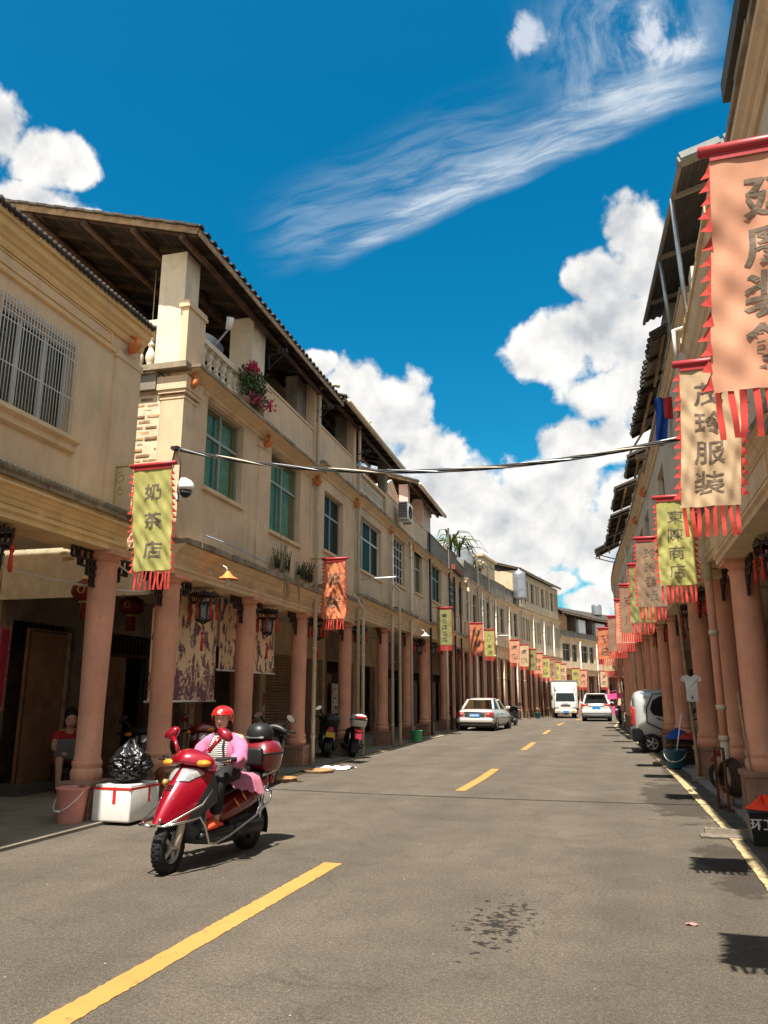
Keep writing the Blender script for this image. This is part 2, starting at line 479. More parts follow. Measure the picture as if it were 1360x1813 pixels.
def glassmat(name, tint, rough=0.03, see=0.75, refl=0.4):
    m = bpy.data.materials.new(name); m.use_nodes = True
    nt = m.node_tree; N, Lk = nt.nodes.new, nt.links.new
    t = N('ShaderNodeBsdfTransparent'); t.inputs[0].default_value = (*tint, 1)
    d = N('ShaderNodeBsdfDiffuse'); d.inputs[0].default_value = (*[c*0.25 for c in tint], 1)
    g = N('ShaderNodeBsdfGlossy'); g.inputs['Roughness'].default_value = rough; g.inputs[0].default_value = (0.72, 0.70, 0.60, 1)
    geo = N('ShaderNodeNewGeometry')
    nz = N('ShaderNodeTexNoise'); nz.inputs['Scale'].default_value = 1.3; Lk(geo.outputs['Position'], nz.inputs['Vector'])
    bp = N('ShaderNodeBump'); bp.inputs['Strength'].default_value = 0.05; bp.inputs['Distance'].default_value = 0.05
    Lk(nz.outputs[0], bp.inputs['Height']); Lk(bp.outputs[0], g.inputs['Normal'])
    m1 = N('ShaderNodeMixShader'); m1.inputs[0].default_value = see; Lk(d.outputs[0], m1.inputs[1]); Lk(t.outputs[0], m1.inputs[2])
    fr = N('ShaderNodeFresnel'); fr.inputs[0].default_value = 1.5
    m2 = N('ShaderNodeMixShader'); fm = N('ShaderNodeMath'); fm.operation = 'MULTIPLY'; fm.inputs[1].default_value = refl; Lk(fr.outputs[0], fm.inputs[0]); Lk(fm.outputs[0], m2.inputs[0]); Lk(m1.outputs[0], m2.inputs[1]); Lk(g.outputs[0], m2.inputs[2])
    Lk(m2.outputs[0], nt.nodes['Material Output'].inputs[0])
    return m
GRIME = (0.075, 0.065, 0.05)
plaster_a   = mat('plaster_warm', (0.76,0.55,0.345), var=0.10, vscale=1.2, streak=0.45, streak_col=(0.30,0.21,0.13), bump=0.12, bscale=60)
plaster_b   = mat('plaster_tan', (0.72,0.53,0.345), var=0.10, vscale=1.0, patch=0.5, patch_col=(0.50,0.37,0.25), patch_scale=1.1, streak=0.75, streak_col=(0.25,0.19,0.13), bump=0.15, bscale=50)
plaster_c   = mat('plaster_pale', (0.70,0.53,0.35), var=0.12, vscale=0.9, patch=0.5, patch_col=(0.44,0.34,0.24), patch_scale=1.0, streak=0.9, streak_col=(0.19,0.155,0.115), bump=0.18, bscale=45)
plaster_d   = mat('plaster_weathered', (0.60,0.46,0.31), var=0.12, vscale=0.9, streak=0.7, streak_col=(0.12,0.10,0.075), bump=0.2, bscale=40)
plaster_r   = mat('plaster_grey_tan', (0.64,0.52,0.37), var=0.10, vscale=0.9, streak=0.6, streak_col=(0.14,0.11,0.08), bump=0.2, bscale=40)
trim_cream  = mat('trim_cream', (0.74,0.54,0.33), var=0.08, vscale=2.0, streak=0.45, streak_col=(0.22,0.15,0.09), bump=0.2, bscale=50)
trim_glow   = mat('trim_golden_glow', (0.78,0.53,0.25), var=0.10, vscale=2.0, streak=0.3, streak_col=(0.28,0.17,0.08), bump=0.2, bscale=60)  # golden glow of sunlight reflected off the ledge, put into the trim colour
ledge_dirt  = mat('ledge_mould', (0.36,0.29,0.20), var=0.25, vscale=2.5, streak=0.8, streak_col=(0.05,0.045,0.035), bump=0.4, bscale=35, patch=0.8, patch_col=(0.07,0.065,0.05), patch_scale=2.2)
white_chip  = mat('whitewash', (0.72,0.63,0.49), var=0.08, vscale=2.5, streak=0.35, bump=0.25, bscale=30, patch=0.35, patch_col=(0.40,0.33,0.24), patch_scale=3)
concrete    = mat('concrete_raw', (0.27,0.235,0.185), var=0.2, vscale=2.0, streak=0.8, streak_col=(0.05,0.045,0.035), bump=0.35, bscale=30, patch=0.5, patch_col=(0.10,0.09,0.07))
mould_black = mat('concrete_black_mould', (0.115,0.10,0.08), var=0.25, vscale=2.0, bump=0.3, bscale=25)
terracotta  = mat('column_terracotta', (0.76,0.36,0.23), var=0.12, vscale=1.8, patch=0.55, patch_col=(0.56,0.27,0.185), patch_scale=2.0, streak=0.55, streak_col=(0.33,0.145,0.09), bump=0.12, bscale=70, rough=0.75)
terra_stone = mat('pedestal_stone', (0.36,0.20,0.135), var=0.18, vscale=3.5, streak=0.6, streak_col=(0.09,0.06,0.045), bump=0.4, bscale=35)
terra_dark  = mat('pedestal_grimy', (0.22,0.13,0.09), var=0.22, vscale=3.5, streak=0.6, streak_col=(0.05,0.035,0.03), bump=0.5, bscale=35)
roof_tile   = mat('roof_tile', (0.075,0.062,0.052), var=0.3, vscale=4, bump=0.4, bscale=30)
roof_under  = mat('roof_boards', (0.028,0.021,0.017), var=0.3, vscale=5, bump=0.3, bscale=30)
timber      = mat('old_timber', (0.06,0.037,0.025), var=0.3, vscale=6, bump=0.4, bscale=45)
timber_pale = mat('pale_timber', (0.42,0.30,0.19), var=0.25, vscale=6, bump=0.3, bscale=45)
timber_dark = mat('dark_timber', (0.085,0.042,0.026), var=0.3, vscale=4, bump=0.3, bscale=45, rough=0.6)
door_brown  = mat('door_brown', (0.23,0.115,0.055), var=0.2, vscale=3, bump=0.2, bscale=60, rough=0.6)
door_tan    = mat('door_tan', (0.33,0.21,0.12), var=0.15, vscale=3, bump=0.2, bscale=60, rough=0.6)
shutter_m   = mat('shutter_metal', (0.34,0.21,0.115), var=0.12, vscale=2, bump=0.05, rough=0.5, metal=0.2)
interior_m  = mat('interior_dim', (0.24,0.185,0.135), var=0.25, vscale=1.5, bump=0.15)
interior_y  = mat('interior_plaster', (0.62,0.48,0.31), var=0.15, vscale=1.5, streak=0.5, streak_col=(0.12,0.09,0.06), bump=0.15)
brick_m     = mat('brick_face', (0.50,0.31,0.165), var=0.25, vscale=9, bump=0.5, bscale=40, objrand=0.32)
brick_red   = mat('brick_orange', (0.50,0.24,0.12), var=0.25, vscale=8, bump=0.5, bscale=40)
mortar_m    = mat('mortar_cream', (0.70,0.60,0.43), var=0.12, vscale=6, bump=0.5, bscale=25)
pvc         = mat('pipe_pvc', (0.62,0.52,0.38), var=0.1, vscale=3, bump=0.05, rough=0.45, streak=0.4, streak_col=(0.25,0.19,0.12))
pvc_white   = mat('pipe_white', (0.62,0.57,0.49), var=0.06, vscale=3, bump=0.03, rough=0.4)
steel_dark  = mat('dark_iron', (0.05,0.045,0.04), var=0.2, vscale=8, rough=0.5, metal=0.3, bump=0.1)
steel_grey  = mat('galvanised_steel', (0.42,0.44,0.46), var=0.15, vscale=3, rough=0.4, metal=0.75, bump=0.03)
chrome      = mat('chrome', (0.72,0.70,0.68), var=0.03, rough=0.16, metal=1.0, bump=0)
alu_white   = mat('window_white', (0.62,0.62,0.60), var=0.06, rough=0.4, bump=0)
alu_grey    = mat('window_grey', (0.36,0.35,0.31), var=0.06, rough=0.4, metal=0.3, bump=0)
alu_green   = mat('window_green', (0.20,0.27,0.25), var=0.06, rough=0.4, metal=0.2, bump=0)
curtain_g   = mat('curtain_green', (0.33,0.44,0.21), var=0.2, vscale=5, bump=0.1, rough=0.9)
curtain_w   = mat('curtain_pale', (0.50,0.46,0.40), var=0.2, vscale=5, bump=0.1, rough=0.9)
curtain_d   = mat('curtain_dark', (0.17,0.13,0.10), var=0.2, vscale=5, bump=0.1, rough=0.9)
glass_g     = glassmat('glass_green', (0.90,0.93,0.80), see=0.93, refl=0.16)
glass_d     = glassmat('glass_dark', (0.55,0.56,0.52), see=0.85, refl=0.14)
glass_car   = glassmat('glass_car', (0.16,0.17,0.17), see=0.9, refl=0.9)
glass_clear = glassmat('glass_clear', (0.88,0.90,0.90), see=0.92)
black_lacq  = mat('black_lacquer', (0.022,0.017,0.016), var=0.1, rough=0.4, spec=0.4, bump=0)
lamp_pane   = mat('lantern_pane', (0.34,0.36,0.37), var=0.35, vscale=25, rough=0.3, bump=0)
red_silk    = mat('tassel_red', (0.60,0.045,0.025), var=0.15, vscale=20, rough=0.8, bump=0.2)
lantern_red = mat('lantern_red', (0.19,0.015,0.012), var=0.2, vscale=8, rough=0.7, bump=0.1)
gold_paint  = mat('gold_paint', (0.55,0.36,0.11), var=0.1, rough=0.45, metal=0.4, bump=0)
couplet_m   = mat('couplet_red', (0.50,0.035,0.07), var=0.15, vscale=5, rough=0.8, bump=0.05)
couplet_e   = mat('couplet_border', (0.55,0.28,0.25), var=0.35, vscale=22, rough=0.8, bump=0.05)
orange_cer  = mat('orange_ceramic', (0.66,0.21,0.05), var=0.15, vscale=9, rough=0.45, bump=0.25)
rubber      = mat('rubber_black', (0.018,0.017,0.016), var=0.2, rough=0.75, bump=0.2, bscale=90)
black_plas  = mat('black_plastic', (0.02,0.02,0.02), var=0.15, rough=0.4, bump=0.04)
grey_plas   = mat('grey_plastic', (0.065,0.065,0.068), var=0.1, rough=0.45, bump=0.03)
red_paint   = mat('scooter_red', (0.33,0.004,0.018), var=0.02, rough=0.22, spec=0.5, metal=0.35, coat=1.0, bump=0)
dark_red    = mat('dark_red_paint', (0.17,0.006,0.012), var=0.03, rough=0.3, spec=0.5, coat=0.8, bump=0)
helmet_red  = mat('helmet_red', (0.60,0.012,0.012), var=0.02, rough=0.2, spec=0.5, coat=1.0, bump=0)
amber       = mat('amber_lens', (0.80,0.27,0.02), var=0.05, rough=0.15, coat=0.6, bump=0)
lens_red    = mat('red_lens', (0.42,0.02,0.02), var=0.05, rough=0.15, coat=0.6, bump=0)
lens_white  = mat('headlamp_lens', (0.60,0.60,0.60), var=0.2, vscale=30, rough=0.12, metal=0.5, coat=1.0, bump=0.1, bscale=80)
white_paint = mat('white_paint', (0.56,0.55,0.52), var=0.03, rough=0.3, coat=0.6, bump=0)
pearl_paint = mat('pearl_paint', (0.52,0.49,0.44), var=0.03, rough=0.3, coat=0.8, bump=0, metal=0.1)
silver_paint= mat('silver_paint', (0.46,0.46,0.45), var=0.03, rough=0.3, metal=0.3, coat=0.7, bump=0)
plate_blue  = mat('plate_blue', (0.02,0.22,0.60), var=0.03, rough=0.4, bump=0)
plate_yel   = mat('plate_yellow', (0.70,0.46,0.02), var=0.05, rough=0.4, bump=0)
white_m     = mat('white_matt', (0.78,0.77,0.74), var=0.05, rough=0.7, bump=0.05)
foam_m      = mat('foam_white', (0.76,0.74,0.68), var=0.06, vscale=5, rough=0.85, bump=0.3, bscale=120, patch=0.3, patch_col=(0.45,0.40,0.32), patch_scale=5)
tape_red    = mat('tape_red', (0.60,0.03,0.025), var=0.1, rough=0.4, bump=0)
bag_black   = mat('bag_black', (0.010,0.010,0.011), var=0.1, rough=0.30, spec=0.4, bump=0.25, bscale=22)
bucket_pink = mat('bucket_pink', (0.66,0.27,0.22), var=0.07, vscale=6, rough=0.45, bump=0.04)
bucket_green= mat('bucket_green', (0.07,0.36,0.16), var=0.1, rough=0.45, bump=0.04)
bucket_blue = mat('bucket_teal', (0.02,0.10,0.14), var=0.1, rough=0.4, bump=0.04)
rust_m      = mat('rusty_iron', (0.17,0.065,0.035), var=0.35, vscale=12, rough=0.8, bump=0.4, bscale=60)
rattan      = mat('rattan', (0.46,0.24,0.10), var=0.2, vscale=14, rough=0.8, bump=0.4, bscale=120)
cardboard   = mat('cardboard', (0.40,0.30,0.19), var=0.1, vscale=6, rough=0.85, bump=0.08)
skin_m      = mat('skin', (0.62,0.35,0.235), var=0.06, vscale=12, rough=0.55, bump=0.05, bscale=120)
hair_m      = mat('hair', (0.012,0.010,0.009), var=0.2, rough=0.5, bump=0.2)
pink_cloth  = mat('jacket_pink', (0.55,0.175,0.31), var=0.08, vscale=8, rough=0.9, bump=0.25, bscale=35)
pink_seat   = mat('seat_cloth_pink', (0.50,0.17,0.24), var=0.1, vscale=8, rough=0.9, bump=0.25, bscale=35)
black_cloth = mat('trousers_black', (0.016,0.016,0.018), var=0.2, vscale=8, rough=0.7, bump=0.3, bscale=30)
orange_shoe = mat('slipper_orange', (0.80,0.10,0.035), var=0.08, rough=0.6, bump=0.1)
red_shirt   = mat('shirt_red', (0.42,0.03,0.035), var=0.1, rough=0.9, bump=0.2)
salmon_cl   = mat('shorts_salmon', (0.40,0.13,0.10), var=0.1, rough=0.9, bump=0.2)
leaf_m      = mat('leaf_green', (0.075,0.145,0.030), var=0.3, vscale=12, rough=0.5, bump=0.1)
leaf_y      = mat('leaf_yellow', (0.20,0.24,0.05), var=0.3, vscale=12, rough=0.6, bump=0.1)
weed_m      = mat('weed_dark', (0.06,0.07,0.03), var=0.4, vscale=12, rough=0.8, bump=0.1)
straw_m     = mat('dry_straw', (0.42,0.34,0.18), var=0.3, vscale=12, rough=0.8, bump=0.1)
petal_m     = mat('petal_magenta', (0.55,0.02,0.11), var=0.15, vscale=12, rough=0.6, bump=0.1)
cable_m     = mat('cable_black', (0.035,0.033,0.032), var=0.2, rough=0.5, bump=0)
lamp_orange = mat('lamp_orange', (0.72,0.25,0.06), var=0.1, rough=0.4, bump=0)
char_ink    = mat('ink_grey', (0.225,0.175,0.13), var=0.25, vscale=14, rough=0.9, bump=0, trans=0.2)
ban_green   = mat('cloth_lime', (0.48,0.45,0.15), var=0.06, vscale=4, rough=0.95, bump=0.1, bscale=150, trans=0.3)
ban_olive   = mat('cloth_olive', (0.30,0.30,0.12), var=0.08, vscale=4, rough=0.95, bump=0.1, bscale=150, trans=0.3)
ban_orange  = mat('cloth_orange', (0.70,0.245,0.12), var=0.08, vscale=4, rough=0.95, bump=0.1, bscale=150, trans=0.3)
ban_salmon  = mat('cloth_salmon', (0.72,0.36,0.23), var=0.06, vscale=4, rough=0.95, bump=0.1, bscale=150, trans=0.3)
ban_cream   = mat('cloth_cream', (0.66,0.47,0.29), var=0.06, vscale=4, rough=0.95, bump=0.1, bscale=150, trans=0.3)
ban_brown   = mat('cloth_brown', (0.36,0.24,0.16), var=0.08, vscale=4, rough=0.95, bump=0.1, bscale=150, trans=0.3)
ban_red     = mat('cloth_trim_red', (0.66,0.075,0.06), var=0.1, vscale=8, rough=0.9, bump=0.1, bscale=100, trans=0.3)
rod_red     = mat('rod_red', (0.40,0.035,0.04), var=0.1, rough=0.4, bump=0.05)
bracket_y   = mat('bracket_yellow', (0.52,0.38,0.10), var=0.15, rough=0.5, bump=0.1)
blue_cloth  = mat('cloth_blue', (0.02,0.09,0.40), var=0.2, rough=0.9, bump=0.3)
lt_blue     = mat('cloth_pale_blue', (0.40,0.46,0.62), var=0.1, rough=0.9, bump=0.3)
pink_hot    = mat('umbrella_pink', (0.80,0.10,0.32), var=0.1, rough=0.8, bump=0.1, trans=0.2)
flag_orange = mat('cloth_flame', (0.90,0.06,0.02), var=0.08, rough=0.8, bump=0.2)
corrug_dark = mat('corrugated_dark', (0.05,0.048,0.050), var=0.2, vscale=3, rough=0.6, bump=0.1)
corrug_grey = mat('corrugated_grey', (0.23,0.24,0.23), var=0.15, vscale=3, rough=0.5, metal=0.3, bump=0.05)
slate_grey  = mat('grey_panel', (0.22,0.195,0.165), var=0.15, vscale=2, rough=0.7, streak=0.5, bump=0.1)
red_beam    = mat('red_tile_trim', (0.30,0.08,0.045), var=0.2, vscale=6, rough=0.7, bump=0.3)
pink_wall   = mat('plaster_pink', (0.72,0.50,0.42), var=0.08, vscale=2, streak=0.2, bump=0.1)
mould_line  = mat('drain_iron', (0.20,0.17,0.13), var=0.25, vscale=12, rough=0.7, bump=0.3)
def asphalt_mat():
    m = mat('asphalt', (0.122,0.102,0.080), var=0.12, vscale=0.7, rough=0.92, spec=0.2, bump=0.8, bscale=110, speck=0.75)
    nt = m.node_tree; N, Lk = nt.nodes.new, nt.links.new
    b = nt.nodes['Principled BSDF']
    src = b.inputs['Base Color'].links[0].from_socket
    geo = N('ShaderNodeNewGeometry')
    # long repairs and tyre tracks along the street
    mp = N('ShaderNodeVectorMath'); mp.operation = 'MULTIPLY'; mp.inputs[1].default_value = (1.1, 0.06, 1); Lk(geo.outputs['Position'], mp.inputs[0])
    n = N('ShaderNodeTexNoise'); n.inputs['Scale'].default_value = 1.0; n.inputs['Detail'].default_value = 4; Lk(mp.outputs[0], n.inputs['Vector'])
    r = N('ShaderNodeMapRange'); Lk(n.outputs[0], r.inputs[0]); r.inputs[1].default_value = 0.3; r.inputs[2].default_value = 0.7; r.inputs[3].default_value = 0.86; r.inputs[4].default_value = 1.14
    mx = N('ShaderNodeMix'); mx.data_type = 'RGBA'; mx.blend_type = 'MULTIPLY'; mx.inputs[0].default_value = 1.0
    Lk(src, mx.inputs[6]); Lk(r.outputs[0], mx.inputs[7])
    # wet patches along the right kerb and a splash in the lane (water with its own outline)
    sp = N('ShaderNodeSeparateXYZ'); Lk(geo.outputs['Position'], sp.inputs[0])
    last = mx.outputs[2]
    wn = N('ShaderNodeTexNoise'); wn.inputs['Scale'].default_value = 1.6; wn.inputs['Detail'].default_value = 8; wn.inputs['Roughness'].default_value = 0.65
    Lk(geo.outputs['Position'], wn.inputs['Vector'])
    sn = N('ShaderNodeTexNoise'); sn.inputs['Scale'].default_value = 13; sn.inputs['Detail'].default_value = 6; sn.inputs['Roughness'].default_value = 0.62; Lk(geo.outputs['Position'], sn.inputs['Vector'])
    def blob(cx, cy, rx, ry, nz, amp, lo, hi):
        v = N('ShaderNodeVectorMath'); v.operation = 'SUBTRACT'; v.inputs[1].default_value = (cx, cy, 0); Lk(geo.outputs['Position'], v.inputs[0])
        s_ = N('ShaderNodeVectorMath'); s_.operation = 'MULTIPLY'; s_.inputs[1].default_value = (1/rx, 1/ry, 0); Lk(v.outputs[0], s_.inputs[0])
        l = N('ShaderNodeVectorMath'); l.operation = 'LENGTH'; Lk(s_.outputs[0], l.inputs[0])
        a = N('ShaderNodeMath'); a.operation = 'MULTIPLY_ADD'; Lk(nz, a.inputs[0]); a.inputs[1].default_value = amp; a.inputs[2].default_value = 1 - amp*0.5
        t = N('ShaderNodeMath'); t.operation = 'SUBTRACT'; Lk(a.outputs[0], t.inputs[0]); Lk(l.outputs['Value'], t.inputs[1])
        q = N('ShaderNodeMapRange'); Lk(t.outputs[0], q.inputs[0]); q.inputs[1].default_value = lo; q.inputs[2].default_value = hi
        return q.outputs[0]
    wet = None
    for args in ((0.75,13.2,0.62,2.6,wn.outputs[0],2.4,0,0.16), (0.85,8.3,0.30,1.3,wn.outputs[0],2.4,0,0.16), (1.1,18,0.5,4.5,wn.outputs[0],0.8,0,0.1), (0.7,30,0.5,8,wn.outputs[0],0.9,0,0.1), (1.15,10.5,0.22,5,wn.outputs[0],0.6,0,0.08)):
        q = blob(*args)
        if wet is None: wet = q
        else:
            mm = N('ShaderNodeMath'); mm.operation = 'MAXIMUM'; Lk(wet, mm.inputs[0]); Lk(q, mm.inputs[1]); wet = mm.outputs[0]
    mw = N('ShaderNodeMix'); mw.data_type = 'RGBA'; Lk(wet, mw.inputs[0]); Lk(last, mw.inputs[6]); mw.inputs[7].default_value = (0.062,0.052,0.041,1)
    spl = blob(-0.92, 5.75, 0.42, 1.25, sn.outputs[0], 4.2, 0.78, 0.86)
    ms = N('ShaderNodeMix'); ms.data_type = 'RGBA'; Lk(spl, ms.inputs[0]); Lk(mw.outputs[2], ms.inputs[6]); ms.inputs[7].default_value = (0.030,0.027,0.023,1)
    last = ms.outputs[2]
    def mulnoise(src, scale, lo, hi, a, b_, det=3):
        n_ = N('ShaderNodeTexNoise'); n_.inputs['Scale'].default_value = scale; n_.inputs['Detail'].default_value = det; n_.inputs['Roughness'].default_value = 0.7; Lk(geo.outputs['Position'], n_.inputs['Vector'])
        r_ = N('ShaderNodeMapRange'); Lk(n_.outputs[0], r_.inputs[0])
        for i_, q_ in enumerate((lo, hi, a, b_)): r_.inputs[i_+1].default_value = q_
        x_ = N('ShaderNodeMix'); x_.data_type = 'RGBA'; x_.blend_type = 'MULTIPLY'; x_.inputs[0].default_value = 1.0
        Lk(src, x_.inputs[6]); Lk(r_.outputs[0], x_.inputs[7]); return x_.outputs[2]
    last = mulnoise(last, 38, 0.3, 0.7, 0.70, 1.30)
    last = mulnoise(last, 90, 0.3, 0.7, 0.66, 1.34, 2)
    last = mulnoise(last, 2.3, 0.35, 0.65, 0.90, 1.09, 6)
    last = mulnoise(last, 21, 0.24, 0.33, 0.42, 1.0, 5)
    # hairline cracks, broken up
    wv_ = N('ShaderNodeTexNoise'); wv_.inputs['Scale'].default_value = 1.7; wv_.inputs['Detail'].default_value = 6; Lk(geo.outputs['Position'], wv_.inputs['Vector'])
    av = N('ShaderNodeVectorMath'); av.operation = 'MULTIPLY_ADD'; Lk(wv_.outputs['Color'], av.inputs[0]); av.inputs[1].default_value = (0.9, 0.9, 0); Lk(geo.outputs['Position'], av.inputs[2])
    vo = N('ShaderNodeTexVoronoi'); vo.feature = 'DISTANCE_TO_EDGE'; vo.inputs['Scale'].default_value = 0.33; Lk(av.outputs[0], vo.inputs['Vector'])
    cr_ = N('ShaderNodeMapRange'); Lk(vo.outputs['Distance'], cr_.inputs[0]); cr_.inputs[1].default_value = 0.0012; cr_.inputs[2].default_value = 0.004; cr_.inputs[3].default_value = 0.62; cr_.inputs[4].default_value = 1.0
    xm = N('ShaderNodeMix'); xm.data_type = 'RGBA'; xm.blend_type = 'MULTIPLY'; xm.inputs[0].default_value = 0.42; Lk(last, xm.inputs[6]); Lk(cr_.outputs[0], xm.inputs[7])
    Lk(xm.outputs[2], b.inputs['Base Color'])
    return m
asphalt = asphalt_mat()
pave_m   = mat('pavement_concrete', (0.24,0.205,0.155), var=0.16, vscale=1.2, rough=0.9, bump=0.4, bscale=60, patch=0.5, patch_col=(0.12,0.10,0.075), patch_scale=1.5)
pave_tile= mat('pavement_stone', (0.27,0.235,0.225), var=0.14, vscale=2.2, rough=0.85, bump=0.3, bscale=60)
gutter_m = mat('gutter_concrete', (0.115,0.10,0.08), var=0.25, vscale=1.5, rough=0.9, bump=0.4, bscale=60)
def paint_mat(name, col, wear, wearcol):
    m = mat(name, col, var=0.06, vscale=2, rough=0.8, bump=0.3, bscale=110, speck=0.0)
    nt = m.node_tree; N, Lk = nt.nodes.new, nt.links.new
    b = nt.nodes['Principled BSDF']; src = b.inputs['Base Color'].links[0].from_socket
    geo = N('ShaderNodeNewGeometry')
    n = N('ShaderNodeTexNoise'); n.inputs['Scale'].default_value = 9; n.inputs['Detail'].default_value = 8; n.inputs['Roughness'].default_value = 0.75
    Lk(geo.outputs['Position'], n.inputs['Vector'])
    r = N('ShaderNodeMapRange'); Lk(n.outputs[0], r.inputs[0]); r.inputs[1].default_value = wear; r.inputs[2].default_value = wear+0.06
    mx = N('ShaderNodeMix'); mx.data_type = 'RGBA'; Lk(r.outputs[0], mx.inputs[0]); Lk(src, mx.inputs[6]); mx.inputs[7].default_value = (*wearcol, 1)
    Lk(mx.outputs[2], b.inputs['Base Color'])
    return m
yellow_line = paint_mat('road_yellow', (0.46,0.235,0.062), 0.60, (0.14,0.105,0.07))
white_line  = paint_mat('road_white', (0.47,0.36,0.185), 0.52, (0.16,0.13,0.09))
def print_mat():
    """pale cloth printed with purple wisteria: flat print"""
    m = mat('wisteria_print', (0.86,0.62,0.38), var=0.05, vscale=2, rough=0.95, bump=0.05)
    nt = m.node_tree; N, Lk = nt.nodes.new, nt.links.new
    b = nt.nodes['Principled BSDF']; src = b.inputs['Base Color'].links[0].from_socket
    tc = N('ShaderNodeTexCoord')
    def nz(sc, det, vs, ro=0.6):
        v = N('ShaderNodeVectorMath'); v.operation = 'MULTIPLY'; v.inputs[1].default_value = vs; Lk(tc.outputs['Object'], v.inputs[0])
        n = N('ShaderNodeTexNoise'); n.inputs['Scale'].default_value = sc; n.inputs['Detail'].default_value = det; n.inputs['Roughness'].default_value = ro
        Lk(v.outputs[0], n.inputs['Vector']); return n.outputs[0]
    def mr(x, a, b_, c=0, d=1):
        n = N('ShaderNodeMapRange'); Lk(x, n.inputs[0])
        for i, q in enumerate((a, b_, c, d)): n.inputs[i+1].default_value = q
        return n.outputs[0]
    # hanging clusters: tall blobs broken into petals
    big = mr(nz(4.6, 3, (1.0, 1.0, 0.62)), 0.50, 0.56)
    pet = nz(30, 4, (1, 1, 1), 0.7)
    mul = N('ShaderNodeMath'); mul.operation = 'MULTIPLY'; Lk(big, mul.inputs[0]); Lk(mr(pet, 0.34, 0.46), mul.inputs[1])
    mx = N('ShaderNodeMix'); mx.data_type = 'RGBA'; Lk(mul.outputs[0], mx.inputs[0]); Lk(src, mx.inputs[6])
    vcol = N('ShaderNodeMix'); vcol.data_type = 'RGBA'; Lk(mr(nz(6, 3, (1,1,1)), 0.4, 0.6), vcol.inputs[0]); vcol.inputs[6].default_value = (0.085,0.05,0.10,1); vcol.inputs[7].default_value = (0.21,0.09,0.12,1)
    Lk(vcol.outputs[2], mx.inputs[7])
    # fine hanging fringes below clusters
    fr = mr(nz(2.6, 6, (9, 9, 0.5), 0.7), 0.60, 0.66)
    b2 = mr(nz(2.2, 2, (1.2, 1.2, 0.5)), 0.46, 0.56)
    mul2 = N('ShaderNodeMath'); mul2.operation = 'MULTIPLY'; Lk(fr, mul2.inputs[0]); Lk(b2, mul2.inputs[1])
    mx2 = N('ShaderNodeMix'); mx2.data_type = 'RGBA'; Lk(mul2.outputs[0], mx2.inputs[0]); Lk(mx.outputs[2], mx2.inputs[6]); mx2.inputs[7].default_value = (0.16,0.10,0.15,1)
    # mounds of blossom printed along the lower edge
    sz = N('ShaderNodeSeparateXYZ'); Lk(tc.outputs['Object'], sz.inputs[0])
    hh = N('ShaderNodeMath'); hh.operation = 'MULTIPLY_ADD'; Lk(nz(2.4, 2, (1, 1, 0)), hh.inputs[0]); hh.inputs[1].default_value = 1.5; hh.inputs[2].default_value = 1.22
    lt = N('ShaderNodeMath'); lt.operation = 'LESS_THAN'; Lk(sz.outputs[2], lt.inputs[0]); Lk(hh.outputs[0], lt.inputs[1])
    mul3 = N('ShaderNodeMath'); mul3.operation = 'MULTIPLY'; Lk(lt.outputs[0], mul3.inputs[0]); Lk(mr(nz(16, 4, (1, 1, 1), 0.7), 0.44, 0.54), mul3.inputs[1])
    mx3 = N('ShaderNodeMix'); mx3.data_type = 'RGBA'; Lk(mul3.outputs[0], mx3.inputs[0]); Lk(mx2.outputs[2], mx3.inputs[6]); mx3.inputs[7].default_value = (0.20,0.08,0.11,1)
    Lk(mx3.outputs[2], b.inputs['Base Color'])
    return m
wisteria = print_mat()
def stripe_mat():
    m = bpy.data.materials.new('striped_shirt'); m.use_nodes = True
    nt = m.node_tree; N, Lk = nt.nodes.new, nt.links.new; b = nt.nodes['Principled BSDF']; b.inputs['Roughness'].default_value = 0.9
    tc = N('ShaderNodeTexCoord'); w = N('ShaderNodeTexWave'); w.bands_direction = 'Z'; w.inputs['Scale'].default_value = 17; w.inputs['Distortion'].default_value = 1.2; w.inputs['Detail Scale'].default_value = 2
    Lk(tc.outputs['Object'], w.inputs['Vector'])
    r = N('ShaderNodeValToRGB'); r.color_ramp.elements[0].position = 0.42; r.color_ramp.elements[1].position = 0.55
    r.color_ramp.elements[0].color = (0.03,0.03,0.035,1); r.color_ramp.elements[1].color = (0.66,0.62,0.56,1)
    Lk(w.outputs['Fac'], r.inputs[0]); Lk(r.outputs[0], b.inputs['Base Color'])
    return m
striped = stripe_mat()
# ------------------------------------------------------------------ the street line
def lerp_poly(pts, y):
    if y <= pts[0][1]: 
        (x0, y0), (x1, y1) = pts[0], pts[1]
    else:
        for (x0, y0), (x1, y1) in zip(pts, pts[1:]):
            if y <= y1: break
    return x0 + (x1 - x0) * (y - y0) / (y1 - y0)
LEFT = [(-6.0, 0.0), (-7.85, 41.0), (-7.75, 46.5), (-7.25, 52.0), (-6.55, 57.0), (-5.75, 62.0), (-4.95, 66.5), (-2.4, 75.0), (1.6, 84.0), (7.0, 92.0)]
RIGHT = [(1.40, 0.0), (1.37, 9.0), (1.33, 11.5), (1.20, 15.0), (1.05, 19.0), (0.88, 23.0), (0.68, 27.0), (0.42, 31.0), (0.15, 35.0), (-0.05, 39.0), (-0.15, 43.0), (0.05, 49.0), (0.7, 54.0), (2.2, 61.0), (5.0, 70.0), (10.0, 80.0)]
def xl(y): return lerp_poly(LEFT, y)
def xr(y): return lerp_poly(RIGHT, y)
def sheet(name, mats, fn, nu, nv, z, label=None):
    b = MB(); b.grid(lambda u, v: (*fn(u, v), z), nu, nv, False)
    o = b.build(name, mats); tag(o, kind='structure'); return o
sheet('ground', gutter_m, lambda u, v: (-1500 + 3000*u, -1500 + 3000*v), 8, 8, -0.012)
